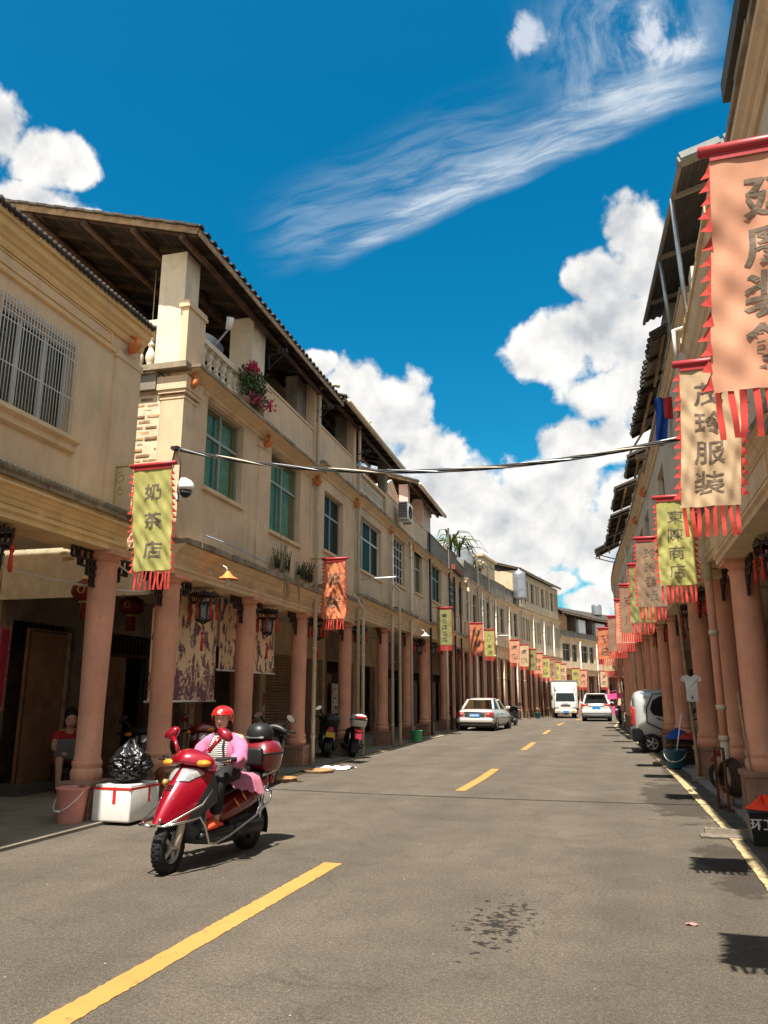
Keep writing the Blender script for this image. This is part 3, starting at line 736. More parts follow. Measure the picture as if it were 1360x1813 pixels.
sheet('road', asphalt, lambda u, v: (-30 + 60*u, -12 + 130*v), 6, 20, 0.0)
# left pavement: low concrete apron in front of and under the arcade
def strip(name, m, f0, f1, y0, y1, n, z0, z1=None, kerb=False):
    """a slab between two lines x=f0(y) and x=f1(y)"""
    b = MB(); vs, fs = [], []
    for i in range(n+1):
        y = y0 + (y1-y0)*i/n
        vs += [(f0(y), y, z0), (f1(y), y, z0)]
    for i in range(n): fs.append((2*i, 2*i+1, 2*i+3, 2*i+2))
    b.add(vs, fs)
    if z1 is not None:
        vs, fs = [], []
        for i in range(n+1):
            y = y0 + (y1-y0)*i/n
            vs += [(f1(y), y, z0), (f1(y), y, z1)]
        for i in range(n): fs.append((2*i, 2*i+1, 2*i+3, 2*i+2))
        b.add(vs, fs)
        vs, fs = [], []
    o = b.build(name, m); tag(o, kind='structure'); return o
strip('pavement', pave_m, lambda y: xl(y)-6, lambda y: xl(y)+0.28, -6, 66, 60, 0.035, -0.01)
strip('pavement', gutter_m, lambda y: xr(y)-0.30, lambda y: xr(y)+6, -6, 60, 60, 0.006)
# paler paving slabs under the right arcade, with joints
slab_parent = strip('pavement', gutter_m, lambda y: xr(y)-0.1, lambda y: xr(y)+3.2, 4.8, 40, 40, 0.012)
b = MB(); b.rbox((-.2925,-.304,-.03),(.2925,.304,.03),.006); SLAB = b.mesh('paving_slab', pave_tile)
random.seed(3)
yy = 5.0
while yy < 40:
    x0 = xr(yy) - 0.06; L = 0.62
    for k in range(5):
        inst(SLAB, 'paving_slab', slab_parent, (x0+k*0.6+.2925, yy+.304, 0.02+random.uniform(-.004,.004)), (random.uniform(-.006,.006), random.uniform(-.006,.006), 0))
    yy += L
# apron of worn concrete beside the scooter (lighter strip of the left kerb)
strip('kerb', white_line, lambda y: xl(y)+0.30, lambda y: xl(y)+0.42, 9.5, 64, 80, 0.010)
# painted lines
def poly_line(name, m, pts, w, z, n=12):
    b = MB(); vs, fs = [], []
    n = 60; P = [Vector((*p, 0)) for p in pts]
    Q = []
    for p, q in zip(P, P[1:]):
        for i in range(n): Q.append(p.lerp(q, i/n))
    Q.append(P[-1])
    for i, p in enumerate(Q):
        t = (Q[min(i+1,len(Q)-1)] - Q[max(i-1,0)]).normalized(); nn = Vector((-t.y, t.x, 0))
        ww = w*0.5 + random.uniform(-.007, .007)
        vs += [tuple(p + nn*ww + Vector((0,0,z))), tuple(p - nn*ww + Vector((0,0,z)))]
    for i in range(len(Q)-1): fs.append((2*i, 2*i+1, 2*i+3, 2*i+2))
    b.add(vs, fs)
    o = b.build(name, m); tag(o, kind='structure'); return o
poly_line('road_line', white_line, [(1.03,-2),(1.03,10),(0.83,16.8),(0.5,25),(-0.2,36),(-0.62,42),(-0.5,50)], 0.12, 0.011)
for y0, y1 in ((-6.5,-2.7),(3.3,7.2),(13.05,17.1),(23.3,27.1),(33.2,37.2),(43.2,47.2),(53.2,57.2),(63,67)):
    def cx(y): return lerp_poly([(-2.69,0),(-2.69,15),(-3.0,26),(-3.42,36),(-3.6,46),(-3.0,57),(-1.6,67)], y)
    poly_line('road_line', yellow_line, [(cx(y0),y0),(cx((y0+y1)/2),(y0+y1)/2),(cx(y1),y1)], 0.17, 0.004)
# storm drain at the right kerb
d = empty('drain_cover', (1.0, 9.75, 0.0), 0, 'cast drain cover with a row of holes in the kerb line', 'drain')
b = MB(); b.rbox((-0.32,-0.16,0.0),(0.42,0.02,0.03),0.01); b.build('frame', mould_line, d)
b = MB()
b.box((-0.26,0.02,0.0),(0.40,0.035,0.075)); b.box((-0.26,0.10,0.0),(0.40,0.115,0.075))
for k in range(10): b.box((-0.26+k*0.0705,0.036,0.0),(-0.235+k*0.0705,0.099,0.075))
b.box((-0.26,0.036,0.0),(0.40,0.099,0.012))
b.build('grate', pave_m, d)
# litter
for (x, y, s_, m, lab) in ((0.32,6.05,0.05,couplet_e,'scrap of pink paper lying on the asphalt'),):
    b = MB(); b.grid(lambda u, v: ((u-.5)*s_*1.5, (v-.5)*s_, 0.006+0.006*math.sin(7*u+4*v)), 4, 4)
    o = b.build('paper_scrap', m, None, (x, y, 0.004)); tag(o, lab, 'litter')
b = MB(); random.seed(11)
for k in range(200):
    x = random.uniform(-6, 1.2); y = 3 + 22*random.random()**1.5; s_ = random.uniform(.002, .006)
    if -2.95 < x < -2.4: continue
    a = random.uniform(0, 6.28)
    b.add([(x+s_*math.cos(a+q), y+s_*1.3*math.sin(a+q), 0.0045) for q in (0, 1.4, 2.9, 4.3)], [(0,1,2,3)])
tag(b.build('litter', white_m), kind='stuff')
# hairline tar crack across the street
# ------------------------------------------------------------------ shophouse builder
# local frame of a building: d = towards the street, a = along the street (away from the camera), z up
class Frame:
    def __init__(s, name, p0, p1, side, label, group='arcade shophouses along the street'):
        s.p0, s.p1, s.side = Vector((*p0, 0)), Vector((*p1, 0)), side
        dv = (s.p1 - s.p0); s.L = dv.length
        th = math.atan2(-dv.x, dv.y)
        s.root = empty(name, (p0[0], p0[1], 0), th, label, 'building', group)
        s.th = th
    def xf(s): 
        sd = s.side
        return lambda d, a, z: (sd*d, a, z)
    def mb(s): return MB(s.xf())
    def world(s, d, a, z):
        c, n = math.cos(s.th), math.sin(s.th); x, y = s.side*d, a
        return Vector((s.p0.x + c*x - n*y, s.p0.y + n*x + c*y, z))
def wall_cells(b, d0, d1, a0, a1, z0, z1, holes):
    """wall slab with real openings; d1 is the street face"""
    A = sorted({a0, a1, *[h[0] for h in holes], *[h[1] for h in holes]}); Z = sorted({z0, z1, *[h[2] for h in holes], *[h[3] for h in holes]})
    A = [x for x in A if a0 <= x <= a1]; Z = [x for x in Z if z0 <= x <= z1]
    def solid(i, j):
        if not (0 <= i < len(A)-1 and 0 <= j < len(Z)-1): return False
        ca, cz = (A[i]+A[i+1])/2, (Z[j]+Z[j+1])/2
        return not any(h[0] < ca < h[1] and h[2] < cz < h[3] for h in holes)
    for i in range(len(A)-1):
        for j in range(len(Z)-1):
            if not solid(i, j): continue
            p, q, r, t = A[i], A[i+1], Z[j], Z[j+1]
            b.add([(d1,p,r),(d1,q,r),(d1,q,t),(d1,p,t)], [(0,1,2,3)])
            b.add([(d0,p,r),(d0,q,r),(d0,q,t),(d0,p,t)], [(3,2,1,0)])
            if not solid(i-1, j): b.add([(d0,p,r),(d1,p,r),(d1,p,t),(d0,p,t)], [(0,1,2,3)])
            if not solid(i+1, j): b.add([(d0,q,r),(d1,q,r),(d1,q,t),(d0,q,t)], [(3,2,1,0)])
            if not solid(i, j-1): b.add([(d0,p,r),(d0,q,r),(d1,q,r),(d1,p,r)], [(0,1,2,3)])
            if not solid(i, j+1): b.add([(d0,p,t),(d0,q,t),(d1,q,t),(d1,p,t)], [(3,2,1,0)])
def molding(b, a0, a1, prof):
    """a run of moulding: prof is [(d, z)] closed outline"""
    n = len(prof)
    vs = [(d, a0, z) for d, z in prof] + [(d, a1, z) for d, z in prof]
    b.add(vs, [tuple(range(n)), tuple(range(n, 2*n))[::-1]] + [(i, n+i, n+(i+1)%n, (i+1)%n) for i in range(n)])
def window(F, h, style, detail=2):
    a0, a1, z0, z1 = h
    fm = {'green': alu_grey, 'white': alu_white, 'grid': alu_white, 'dark': alu_grey, 'grille': alu_white}[style]
    b = F.mb(); w = 0.05
    D0, D1 = -0.17, -0.11
    b.box((D0,a0,z0),(D1,a0+w,z1)); b.box((D0,a1-w,z0),(D1,a1,z1)); b.box((D0,a0+w,z0),(D1,a1-w,z0+w)); b.box((D0,a0+w,z1-w),(D1,a1-w,z1))
    zt = z0 + (z1-z0)*0.64
    n = 2 if (a1-a0) < 2.2 else 3
    if style in ('green', 'white', 'dark'):
        b.box((D0,a0+w,zt-.025),(D1,a1-w,zt+.025))
        for k in range(1, n):
            am = a0 + (a1-a0)*k/n
            b.box((D0,am-.025,z0+w),(D1,am+.025,zt-.025)); b.box((D0,am-.02,zt+.025),(D1,am+.02,z1-w))
    elif style == 'grid':
        nz, na = 5, 4
        for k in range(1, na): am = a0+(a1-a0)*k/na; b.box((D0+.01,am-.015,z0+w),(D1,am+.015,z1-w))
        for k in range(1, nz): zm = z0+(z1-z0)*k/nz; b.box((D0,a0+w,zm-.015),(D1+.004,a1-w,zm+.015))
    else:
        for k in range(1, 3): am = a0+(a1-a0)*k/3; b.box((D0,am-.03,z0+w),(D1,am+.03,z1-w))
    f = b.build('window', fm, F.root)
    b = F.mb(); b.box((-0.145,a0+.03,z0+.03),(-0.138,a1-.03,z1-.03)); b.build('pane', glass_g if style == 'green' else glass_d, f)
    # curtains behind
    b = F.mb()
    def cur(x0, x1):
        b.grid(lambda u, v: (-0.25+0.02*math.sin(u*(x1-x0)*70), x0+(x1-x0)*u, z0+(z1-z0)*v), max(8, int((x1-x0)*24)), 1, True)
    if style == 'green': cur(a0, a0+(a1-a0)*0.46); cur(a0+(a1-a0)*0.52, a1)
    elif style == 'white': cur(a0, a0+(a1-a0)*0.3); cur(a0+(a1-a0)*.62, a1)
    elif style == 'grille': cur(a0+.02, a0+(a1-a0)*0.7)
    else: cur(a0, a0+(a1-a0)*.25)
    b.build('curtain', {'green': curtain_g, 'white': curtain_w, 'grille': curtain_d}.get(style, curtain_d), f)
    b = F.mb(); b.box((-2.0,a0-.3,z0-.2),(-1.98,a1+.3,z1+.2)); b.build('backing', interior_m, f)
    if detail > 1:
        b = F.mb(); b.box((-0.10,a0-.06,z0-.07),(0.05,a1+.06,z0-.002)); b.build('sill', trim_cream, f)
    return f
COLUMN = {}
def column_mesh(h, r=0.215, rt=0.175, ped=0.47, far=False):
    key = (round(h, 2), round(r, 3), ped, far)
    if key in COLUMN: return COLUMN[key]
    n = 12 if far else 24
    b = MB()
    b.lathe((0,0,0), [(r*1.12,ped),(r*1.16,ped+.02),(r*1.22,ped+.05),(r*1.23,ped+.09),(r*1.18,ped+.13),(r*1.10,ped+.145),(r*1.10,ped+.17),(r*1.15,ped+.18),(r*1.17,ped+.205),(r*1.15,ped+.23),(r*1.06,ped+.235),(r*1.04,ped+.265),(r,ped+.28),
                      (r*1.0,ped+.8),(r*.985,ped+.81),(r*.985,ped+.815),(r*.99,ped+.825),(rt*1.04,h-.6),(rt,h-.2),(rt*1.02,h-.19),(rt*1.12,h-.17),(rt*1.12,h-.14),(rt,h-.13),(rt*1.02,h-.10),(rt*1.25,h-.06),(rt*1.3,h-.05)], n)
    b.box((-rt*1.5,-rt*1.5,h-.05),(rt*1.5,rt*1.5,h+.012))
    me = b.mesh('column', terracotta); sharp(me, 40)
    q = MB(); w = r*1.42
    if far: q.box((-w,-w,0.0),(w,w,ped))
    else:
        q.rbox((-w*1.06,-w*1.06,0.0),(w*1.06,w*1.06,0.10),0.012)
        q.rbox((-w,-w,0.09),(w,w,ped-.06),0.015); q.rbox((-w*1.08,-w*1.08,ped-.07),(w*1.08,w*1.08,ped),0.015)
        for s_ in (1,-1):   # raised panels
            q.box((s_*w-.006,-w*.62,.17),(s_*w+.008,w*.62,.185)); q.box((s_*w-.006,-w*.62,ped-.15),(s_*w+.008,w*.62,ped-.135))
            q.box((s_*w-.006,-w*.62,.185),(s_*w+.008,-w*.58,ped-.15)); q.box((s_*w-.006,w*.58,.185),(s_*w+.008,w*.62,ped-.15))
            q.box((-w*.62,s_*w-.006,.17),(w*.62,s_*w+.008,.185)); q.box((-w*.62,s_*w-.006,ped-.15),(w*.62,s_*w+.008,ped-.135))
            q.box((-w*.62,s_*w-.006,.185),(-w*.58,s_*w+.008,ped-.15)); q.box((w*.58,s_*w-.006,.185),(w*.62,s_*w+.008,ped-.15))
    COLUMN[key] = (me, q.mesh('pedestal', terra_stone))
    return COLUMN[key]
def fret_mesh():
    """black wooden fretwork bracket in the angle of column and beam: local a along beam, z down"""
    b = MB()
    t, w = 0.03, 0.028
    def h(a0, a1, z): b.box((-t/2, a0, z-w/2), (t/2, a1, z+w/2))
    def v(a, z0, z1): b.box((-t/2-.002, a-w/2, z0), (t/2+.002, a+w/2, z1))
    h(0,.56,-.015); h(0,.54,-.13); h(.0,.40,-.22); h(0,.22,-.32); h(0,.13,-.46)
    v(.545,-.13,-.03); v(.46,-.13,-.03); v(.40,-.23,-.03); v(.33,-.22,-.14); v(.28,-.13,-.03); v(.22,-.33,-.14); v(.15,-.22,-.03); v(.13,-.47,-.23); v(.015,-.47,-.03); v(.07,-.33,-.14); v(.07,-.45,-.34)
    return b.mesh('fret_bracket', black_lacq)
FRET = fret_mesh()
BAL = {}
def baluster_mesh(h):
    k = round(h, 2)
    if k not in BAL:
        b = MB(); r = 0.062
        b.lathe((0,0,0), [(r*1.1,0),(r*1.1,.05*h),(r*.7,.07*h),(r*.55,.12*h),(r*.9,.2*h),(r*1.15,.30*h),(r*1.0,.40*h),(r*.62,.50*h),(r*.5,.56*h),(r*.8,.60*h),(r*.8,.63*h),(r*.5,.66*h),(r*.62,.72*h),(r*1.0,.80*h),(r*.95,.87*h),(r*.6,.93*h),(r*1.1,.95*h),(r*1.1,h)], 12)
        BAL[k] = b.mesh('baluster', white_chip)
    return BAL[k]
ORN = None
def ornament_mesh():
    """orange glazed spout: an upturned horn like a curled fish"""
    b = MB()
    path = [(0,0,-.14),(.10,0,-.13),(.17,0,-.06),(.17,0,.03),(.12,0,.10),(.06,0,.13)]
    b.tube(path, [.075,.085,.08,.065,.05,.03], 10)
    b.ball((.06,0,.14),(.05,.04,.035),8,5)
    b.ball((.05,.05,-.05),(.05,.03,.07),8,5); b.ball((.05,-.05,-.05),(.05,.03,.07),8,5)
    return b.mesh('spout', orange_cer)
ORN = ornament_mesh()
def downpipe(F, a, d, z1, z0=0.05, r=0.045, m=None, top=None):
    b = F.mb()
    path = [(d,a,z0),(d,a,z1)]
    if top: path += top
    b.tube(path, r, 10)
    zz = z0+0.6
    while zz < z1:
        b.tube([(d,a,zz-.03),(d,a,zz+.03)], r*1.22, 10); zz += 1.9
    return b.build('downpipe', m or pvc, F.root)
def shophouse(F, zf, zl, zt, zc, wins, cols, wallm, trimm=None, zp=None, parapet=(), shop='shutter', lod=2, beam_bottom=None,
              ledge=0.26, top_ledge=0.24, topm=None, ledgem=None, orn=(), pipes=(), ac_back=9.0, third=None, ped=0.47, colr=0.17, shopfront=()):
    """one bay of arcade shophouse; heights: zf fascia bottom, zl lower ledge top, zt wall top, zc cornice top, zp parapet top"""
    L, trimm, ledgem = F.L, trimm or trim_cream, ledgem or ledge_dirt
    root = F.root
    b = F.mb(); wall_cells(b, -0.24, 0.0, 0, L, zl-.02, zt, wins)
    # body: party walls, floors and rear, so daylight only enters where it should
    b.box((-ac_back,0.0,0.0),(-.241,0.12,zt)) if False else None
    b.build('wall', wallm, root)
    b = F.mb()
    for a in (0.0, L-.10):
        b.box((-ac_back, a, zl-.1), (-.242, a+.10, zt))
        b.box((-ac_back, a, 0.0), (-3.05, a+.10, zl-.1))
    b.box((-ac_back-.1, 0, 0), (-ac_back, L, zt)); b.box((-ac_back, .101, zt-.12), (-.245, L-.101, zt-.02))
    b.build('side_wall', interior_y, root)
    b = F.mb(); b.box((-ac_back, .101, zf+.22), (-.245, L-.101, zf+.34)); b.box((-3.2, .11, zf+.12), (-.52, L-.11, zf+.218)); b.build('ceiling', interior_y, root)
    # fascia beam with sunk panels and mouldings
    b = F.mb(); H = zl-zf
    molding(b, 0.002, L-.002, [(-.5,zf),(.02,zf),(.02,zf+.07),(.05,zf+.085),(.05,zf+.12),(.02,zf+.135),(.02,zl-.30),(.04,zl-.28),(.06,zl-.24),(.08,zl-.22),(.08,zl-.19),(.12,zl-.17),(ledge-.05,zl-.11),(ledge-.05,zl-.09),(-.5,zl-.09)])
    if lod > 1:
        pts = sorted([0.15] + [c for c in cols if .3 < c < L-.3] + [L-.15])
        for p, q in zip(pts, pts[1:]):
            for k in range(2):
                s0 = p+.25+(q-p-.3)*k/2; s1 = p+.15+(q-p-.3)*(k+1)/2
                if s1-s0 < .3: continue
                z0_, z1_ = zf+.16, zl-.32
                b.box((.02,s0,z0_),(.035,s1,z0_+.018)); b.box((.02,s0,z1_-.018),(.035,s1,z1_)); b.box((.02,s0,z0_+.018),(.035,s0+.018,z1_-.018)); b.box((.02,s1-.018,z0_+.018),(.035,s1,z1_-.018))
    b.build('fascia', trimm, root)
    b = F.mb()
    # eroded ledge: uneven slab
    n = max(4, int(L/0.22)); random.seed(int(L*100)+int(zl*10))
    prev = 0.0
    for k in range(n):
        a1_ = L*(k+1)/n
        e = random.uniform(-.018, .014); zz = random.uniform(-.01,.008)
        b.box((-.02, prev+.001, zl-.088), (ledge+e, a1_, zl+zz)); prev = a1_
    b.build('ledge', ledgem, root)
    # columns
    for c in cols:
        me, pm = column_mesh(zf, r=colr, ped=ped, far=lod < 2)
        o = inst(me, 'column', root, (F.side*(-.22 if F.side > 0 else -.27), c, 0)); inst(pm, 'pedestal', o)
        if lod > 1:
            for s_ in (1, -1):
                if 0.2 < c + s_*.5 < L - .1 or lod > 2:
                    inst(FRET, 'fret_bracket', root, (F.side*(-.22 if F.side > 0 else -.27), c+s_*.145, zf-.01), (0,0,0), (1, s_, 1))
    # windows
    for h in wins:
        window(F, h[:4], h[4], lod)
    # top cornice
    if zc:
        hc = zc-zt; sl_ = min(.085, hc*.35)
        b = F.mb()
        molding(b, -.002, L+.002, [(-.24,zt-.04),(.03,zt-.04),(.05,zt),(.05,zt+.13*hc),(.08,zt+.19*hc),(.10,zt+.30*hc),(.14,zt+.42*hc),(top_ledge-.03,zc-sl_),(-.24,zc-sl_)])
        b.build('cornice', trimm, root)
        b = F.mb(); n = max(4, int(L/.3)); prev = -.03
        for k in range(n):
            a1_ = -.03+(L+.06)*(k+1)/n
            b.box((-.24, prev+.001, zc-sl_+.001), (top_ledge+random.uniform(-.012,.012), a1_, zc+random.uniform(-.008,.006))); prev = a1_
        b.build('ledge', topm or ledgem, root)
        for a in orn:
            o = inst(ORN, 'spout', root, (F.side*.05, a, zt-.06), (0,0,0 if F.side > 0 else math.pi), (.72,.72,.72))
    for (a0, a1, kind, ph) in parapet:
        base = zc
        if kind == 'solid':
            b = F.mb(); b.box((-.20,a0,base-.08),(.0,a1,base+ph)); b.box((-.22,a0-.01,base+ph),(.025,a1+.01,base+ph+.05)); b.build('parapet', wallm, root)
        elif kind == 'mould':
            b = F.mb(); b.box((-.20,a0,base-.08),(.0,a1,base+ph)); b.box((-.22,a0-.01,base+ph),(.025,a1+.01,base+ph+.05)); b.build('parapet', concrete, root)
        elif kind == 'panel':
            b = F.mb(); b.box((-.12,a0,base-.02),(-.02,a1,base+ph-.08)); b.box((-.16,a0,base+ph-.08),(.02,a1,base+ph))
            n = int((a1-a0)/.35)
            for k in range(n+1): b.box((-.02,a0+(a1-a0)*k/n-.03,base),(.0,a0+(a1-a0)*k/n+.03,base+ph-.08))
            b.build('parapet', mould_black if False else concrete, root)
        elif kind in ('bal', 'finebal'):
            b = F.mb(); b.box((-.20,a0,base+ph-.10),(.0,a1,base+ph)); b.box((-.20,a0,base-.08),(.0,a1,base+.05)); r_ = b.build('balustrade', white_chip if kind == 'bal' else trim_cream, root)
            st = 0.235 if kind == 'bal' else .16
            n = max(2, int((a1-a0)/st))
            for k in range(n):
                a = a0+(a1-a0)*(k+.5)/n
                inst(baluster_mesh(ph-.15), 'baluster', r_, (F.side*-.10, a, base+.05), (0,0,0), (1.15 if kind == 'bal' else .7,)*2+(1,))
    for (a, z1, *rest) in pipes:
        downpipe(F, a, rest[0] if rest else .13, z1, m=rest[1] if len(rest) > 1 else None, top=rest[2] if len(rest) > 2 else None)
    # shopfront at the back of the arcade
    if not shopfront: shopfront = ((.12, L-.12, shop),)
    for (a0, a1, kind) in shopfront:
        shop_bay(F, a0, a1, kind, zf, lod)
def shop_bay(F, a0, a1, kind, zf, lod):
    D = -3.0; W = a1-a0; root = F.root
    zd = min(2.75, zf-.6)
    b = F.mb()
    pw = 0.22
    b.box((D-.2,a0,0),(D,a0+pw,zf+.12)); b.box((D-.2,a1-pw,0),(D,a1,zf+.12)); b.box((D-.2,a0+pw,zd),(D,a1-pw,zf+.12))
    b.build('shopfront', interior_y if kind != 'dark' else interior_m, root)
    p, q = a0+pw, a1-pw
    if kind == 'shutter':
        sh = empty('roller_shutter'); sh.parent = root
        n = int(zd/.085)
        b = F.mb()
        for k in range(n): 
            z = .04+k*.085
            molding(b, p, q, [(D-.16,z),(D-.10,z+.01),(D-.085,z+.042),(D-.10,z+.075),(D-.16,z+.083)])
        o = b.build('slat_curtain', shutter_m, sh); o['kind'] = 'stuff'
        b = F.mb(); b.box((D-.16,p,.0),(D-.06,q,.06)); b.box((D-.18,(p+q)/2-.06,.9),(D-.065,(p+q)/2+.06,1.0)); b.build('bottom_rail', shutter_m, sh)
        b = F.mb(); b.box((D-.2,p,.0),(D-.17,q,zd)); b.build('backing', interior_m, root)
    elif kind == 'planks':
        b = F.mb(); n = max(3, int((q-p)/.42))
        for k in range(n):
            x0 = p+(q-p)*k/n
            b2 = F.mb(); b2.box((D-.15,x0+.008,.03),(D-.10+random.uniform(-.01,.01),p+(q-p)*(k+1)/n-.008,zd)); b2.build('door_plank', (door_tan, door_brown, door_tan)[k % 3], root)
        b.box((D-.2,p,.0),(D-.17,q,zd)); b.build('backing', interior_m, root)
    elif kind == 'open':
        b = F.mb(); b.box((D-4,p,.0),(D-3.9,q,zd)); b.build('backing', interior_m, root)
        for s0, s1 in ((p, p+(q-p)*.22), (q-(q-p)*.22, q)):
            b2 = F.mb(); b2.box((D-.14,s0+.01,.03),(D-.09,s1-.01,zd)); b2.box((D-.088,s0+.06,.2),(D-.08,s1-.06,1.1)); b2.box((D-.088,s0+.06,1.25),(D-.08,s1-.06,zd-.15)); b2.build('door', door_brown, root)
    else:
        b = F.mb(); b.box((D-1.2,p,.0),(D-1.1,q,zd)); b.build('backing', timber_dark, root)
        n = max(2, int((q-p)/.62))
        for k in range(n):
            x0, x1 = p+(q-p)*k/n+.012, p+(q-p)*(k+1)/n-.012
            if k == n//2 and n > 2: continue
            b2 = F.mb(); zz = zd-.45
            b2.box((D-.14,x0,.03),(D-.10,x1,zz))
            if lod > 1:
                for z0_, z1_ in ((.14,.85),(.95,1.25),(1.35,zz-.12)): b2.box((D-.099,x0+.07,z0_),(D-.085,x1-.07,z1_))
            b2.build('door', (timber_dark, door_brown, timber)[(k+int(a0*7)) % 3], root)
        b2 = F.mb(); b2.box((D-.15,p,zd-.44),(D-.08,q,zd-.38))
        for k in range(int((q-p)/.14)): b2.box((D-.13,p+.14*k+.06,zd-.38),(D-.11,p+.14*k+.085,zd))
        b2.build('transom', timber, root)
    if lod > 1 and kind != 'dark':
        b2 = F.mb(); b2.box((D+.002,a0+.05,1.25),(D+.01,a0+.17,1.6)); b2.build('notice', couplet_e if kind == 'open' else couplet_m, root)
# ------------------------------------------------------------------ left row
def left(y0, y1, name, label): return Frame(name, (xl(y0), y0), (xl(y1), y1), 1, label)
def right(y0, y1, name, label): return Frame(name, (xr(y0), y0), (xr(y1), y1), -1, label)
def W(y0, *hs): return [(h[0]-y0, h[1]-y0, *h[2:]) for h in hs]

# A: the nearest house, smooth warm plaster
FA = left(0.8, 8.85, 'shophouse', 'warm cream shophouse with moulded cornice in a golden bounced-light tint, a barred window and flat roof')
shophouse(FA, 3.38, 3.90, 6.38, 6.68, W(0.8, (6.15,7.45,4.62,5.78,'grille')), [4.6, 7.93], plaster_a, colr=.16, trimm=trim_glow, topm=trim_glow, lod=3,
          orn=(7.70,), shopfront=((0.1,5.2,'dark'),(5.2,7.95,'house')) , ledge=.12, top_ledge=.19)
b = FA.mb()
b.box((-.02,7.45,3.92),(.035,8.05,6.03)); b.box((-.02,7.42,6.03),(.05,8.075,6.12)); b.build('pilaster', plaster_a, FA.root)
b = FA.mb()   # long sunk panels and string mould under the top cornice
for s0, s1 in ((.3,2.5),(2.6,4.9),(5.0,7.35)):
    b.box((.001,s0,6.17),(.016,s1,6.19)); b.box((.001,s0,6.31),(.016,s1,6.33)); b.box((.001,s0,6.19),(.016,s0+.025,6.31)); b.box((.001,s1-.025,6.19),(.016,s1,6.31))
molding(b, 0.0, 7.42, [(0.001,6.05),(.04,6.07),(.04,6.10),(.001,6.12)])
b.build('frieze', trim_glow, FA.root)
b = FA.mb()  # tile edge on the cornice
for k in range(92):
    a = -.02+k*.088
    b.lathe((-.16,a,6.70),[(.036,0),(.042,.40)],8,axis=(1,0,-.04))
o = b.build('cornice_tiles', roof_tile, FA.root); o['kind'] = 'stuff'
b = FA.mb()
for k in range(92):
    a = -.02+k*.088; b.lathe((-.1,a,3.915),[(.036,0),(.036,.25)],8,axis=(1,0,-.06))
o = b.build('ledge_tiles', ledge_dirt, FA.root); o['kind'] = 'stuff'
# window cage
b = FA.mb(); y0, y1, z0, z1 = 5.35-.04, 6.65-.02, 4.56, 5.86
n = 26
for k in range(n+1):
    a = y0+(y1-y0)*k/n; b.tube([(-.02,a,z1),(.04,a,z1-.02),(.045,a,z1-.2),(.045,a,z0+.03)], .0055, 5)
for z in (z0+.03, z0+.5, z0+1.0, z1-.2): b.bar((.045,y0,z),(.045,y1,z),.010)
for q in range(4): b.bar((.01*q,y0,z1-.05*q),(.01*q,y1,z1-.05*q),.006)
b.build('window_cage', alu_white, FA.root)
b = FA.mb(); molding(b, 5.2, 6.75, [(0.001,4.40),(.06,4.42),(.06,4.50),(.12,4.53),(.12,4.57),(.001,4.58)]); b.build('window_sill', trim_cream, FA.root)

# B: corner house with brick flank, balustrade and loggia
FB = left(10.1, 16.4, 'shophouse', 'tan corner shophouse with brick flank, green curtained windows and balustrade under a tiled roof')
shophouse(FB, 3.32, 3.86, 6.54, 6.70, W(10.1, (10.95,12.42,4.92,6.45,'green'), (13.77,15.48,4.76,6.48,'green')), [0.33, 3.25, 6.12], plaster_b, lod=3,
          parapet=((.62,2.95,'bal',.80),(3.1,6.3,'solid',.99)), orn=(.10,3.2,6.2), shopfront=((.12,2.2,'dark'),(2.2,6.2,'dark')), top_ledge=.30)
b = FB.mb()   # corner pilaster with capital
b.box((-.36,-.04,3.87),(.045,.42,6.20)); b.box((-.40,-.08,6.22),(.085,.46,6.28)); b.box((-.42,-.10,6.28),(.105,.48,6.50)); b.box((-.38,-.05,6.13),(.06,.43,6.16))
b.build('pilaster', plaster_b, FB.root)
b = FB.mb(); b.box((-.045,3.0,3.87),(.03,3.35,6.3)); b.box((-.045,2.96,6.301),(.05,3.39,6.4)); b.build('pilaster', plaster_b, FB.root)
b = FB.mb(); b.box((-.045,6.02,3.87),(.03,6.28,6.3)); b.build('pilaster', plaster_b, FB.root)
# side parapet returning along the flank: white wall stub and two balusters
b = FB.mb(); b.box((-.52,-.06,6.70),(-.05,.40,8.74)); b.build('pillar', white_chip, FB.root)
b = FB.mb(); b.box((-.05,-.09,6.70),(.06,.5,7.70)); b.box((-.10,-.12,7.70),(.09,.53,7.76)); b.box((-.08,-.105,7.76),(.075,.515,7.82)); b.build('pilaster', plaster_b, FB.root)
b = FB.mb(); b.box((-2.6,-.12,6.30),(-.43,.30,6.559)); b.build('beam', concrete, FB.root)
b = FB.mb(); b.box((-2.6,-.20,6.60),(.14,-.001,6.70)); b.box((-2.6,-.16,6.56),(-.42,.0,6.598)); b.build('ledge', ledge_dirt, FB.root)
b = FB.mb(); b.box((-1.7,-.06,7.45),(-.522,.14,7.56)); b.build('rail', white_chip, FB.root)
for k in range(4): inst(baluster_mesh(.74), 'baluster', FB.root, (-.66-.22*k, .04, 6.70), (0,0,0), (1.2,1.2,1))
for (a0, a1, z1, m) in ((2.55,3.15,8.86,white_chip),(5.55,6.15,8.9,concrete)):
    b = FB.mb(); b.box((-.50,a0,6.7),(-.005 if a0 < 3 else -.21,a1,z1)); b.build('pillar', m, FB.root)
    b = FB.mb(); b.box((-.20,a1-.02,6.70),(.035,a1+.16,z1 if a0 > 3 else 7.7)); b.build('pilaster', plaster_b, FB.root)
b = FB.mb(); b.box((-3.2,.0,6.93),(-3.0,6.3,10.0)); b.box((-3.0,6.2,6.93),(-.52,6.3,9.3)); b.build('loggia_wall', interior_m, FB.root)
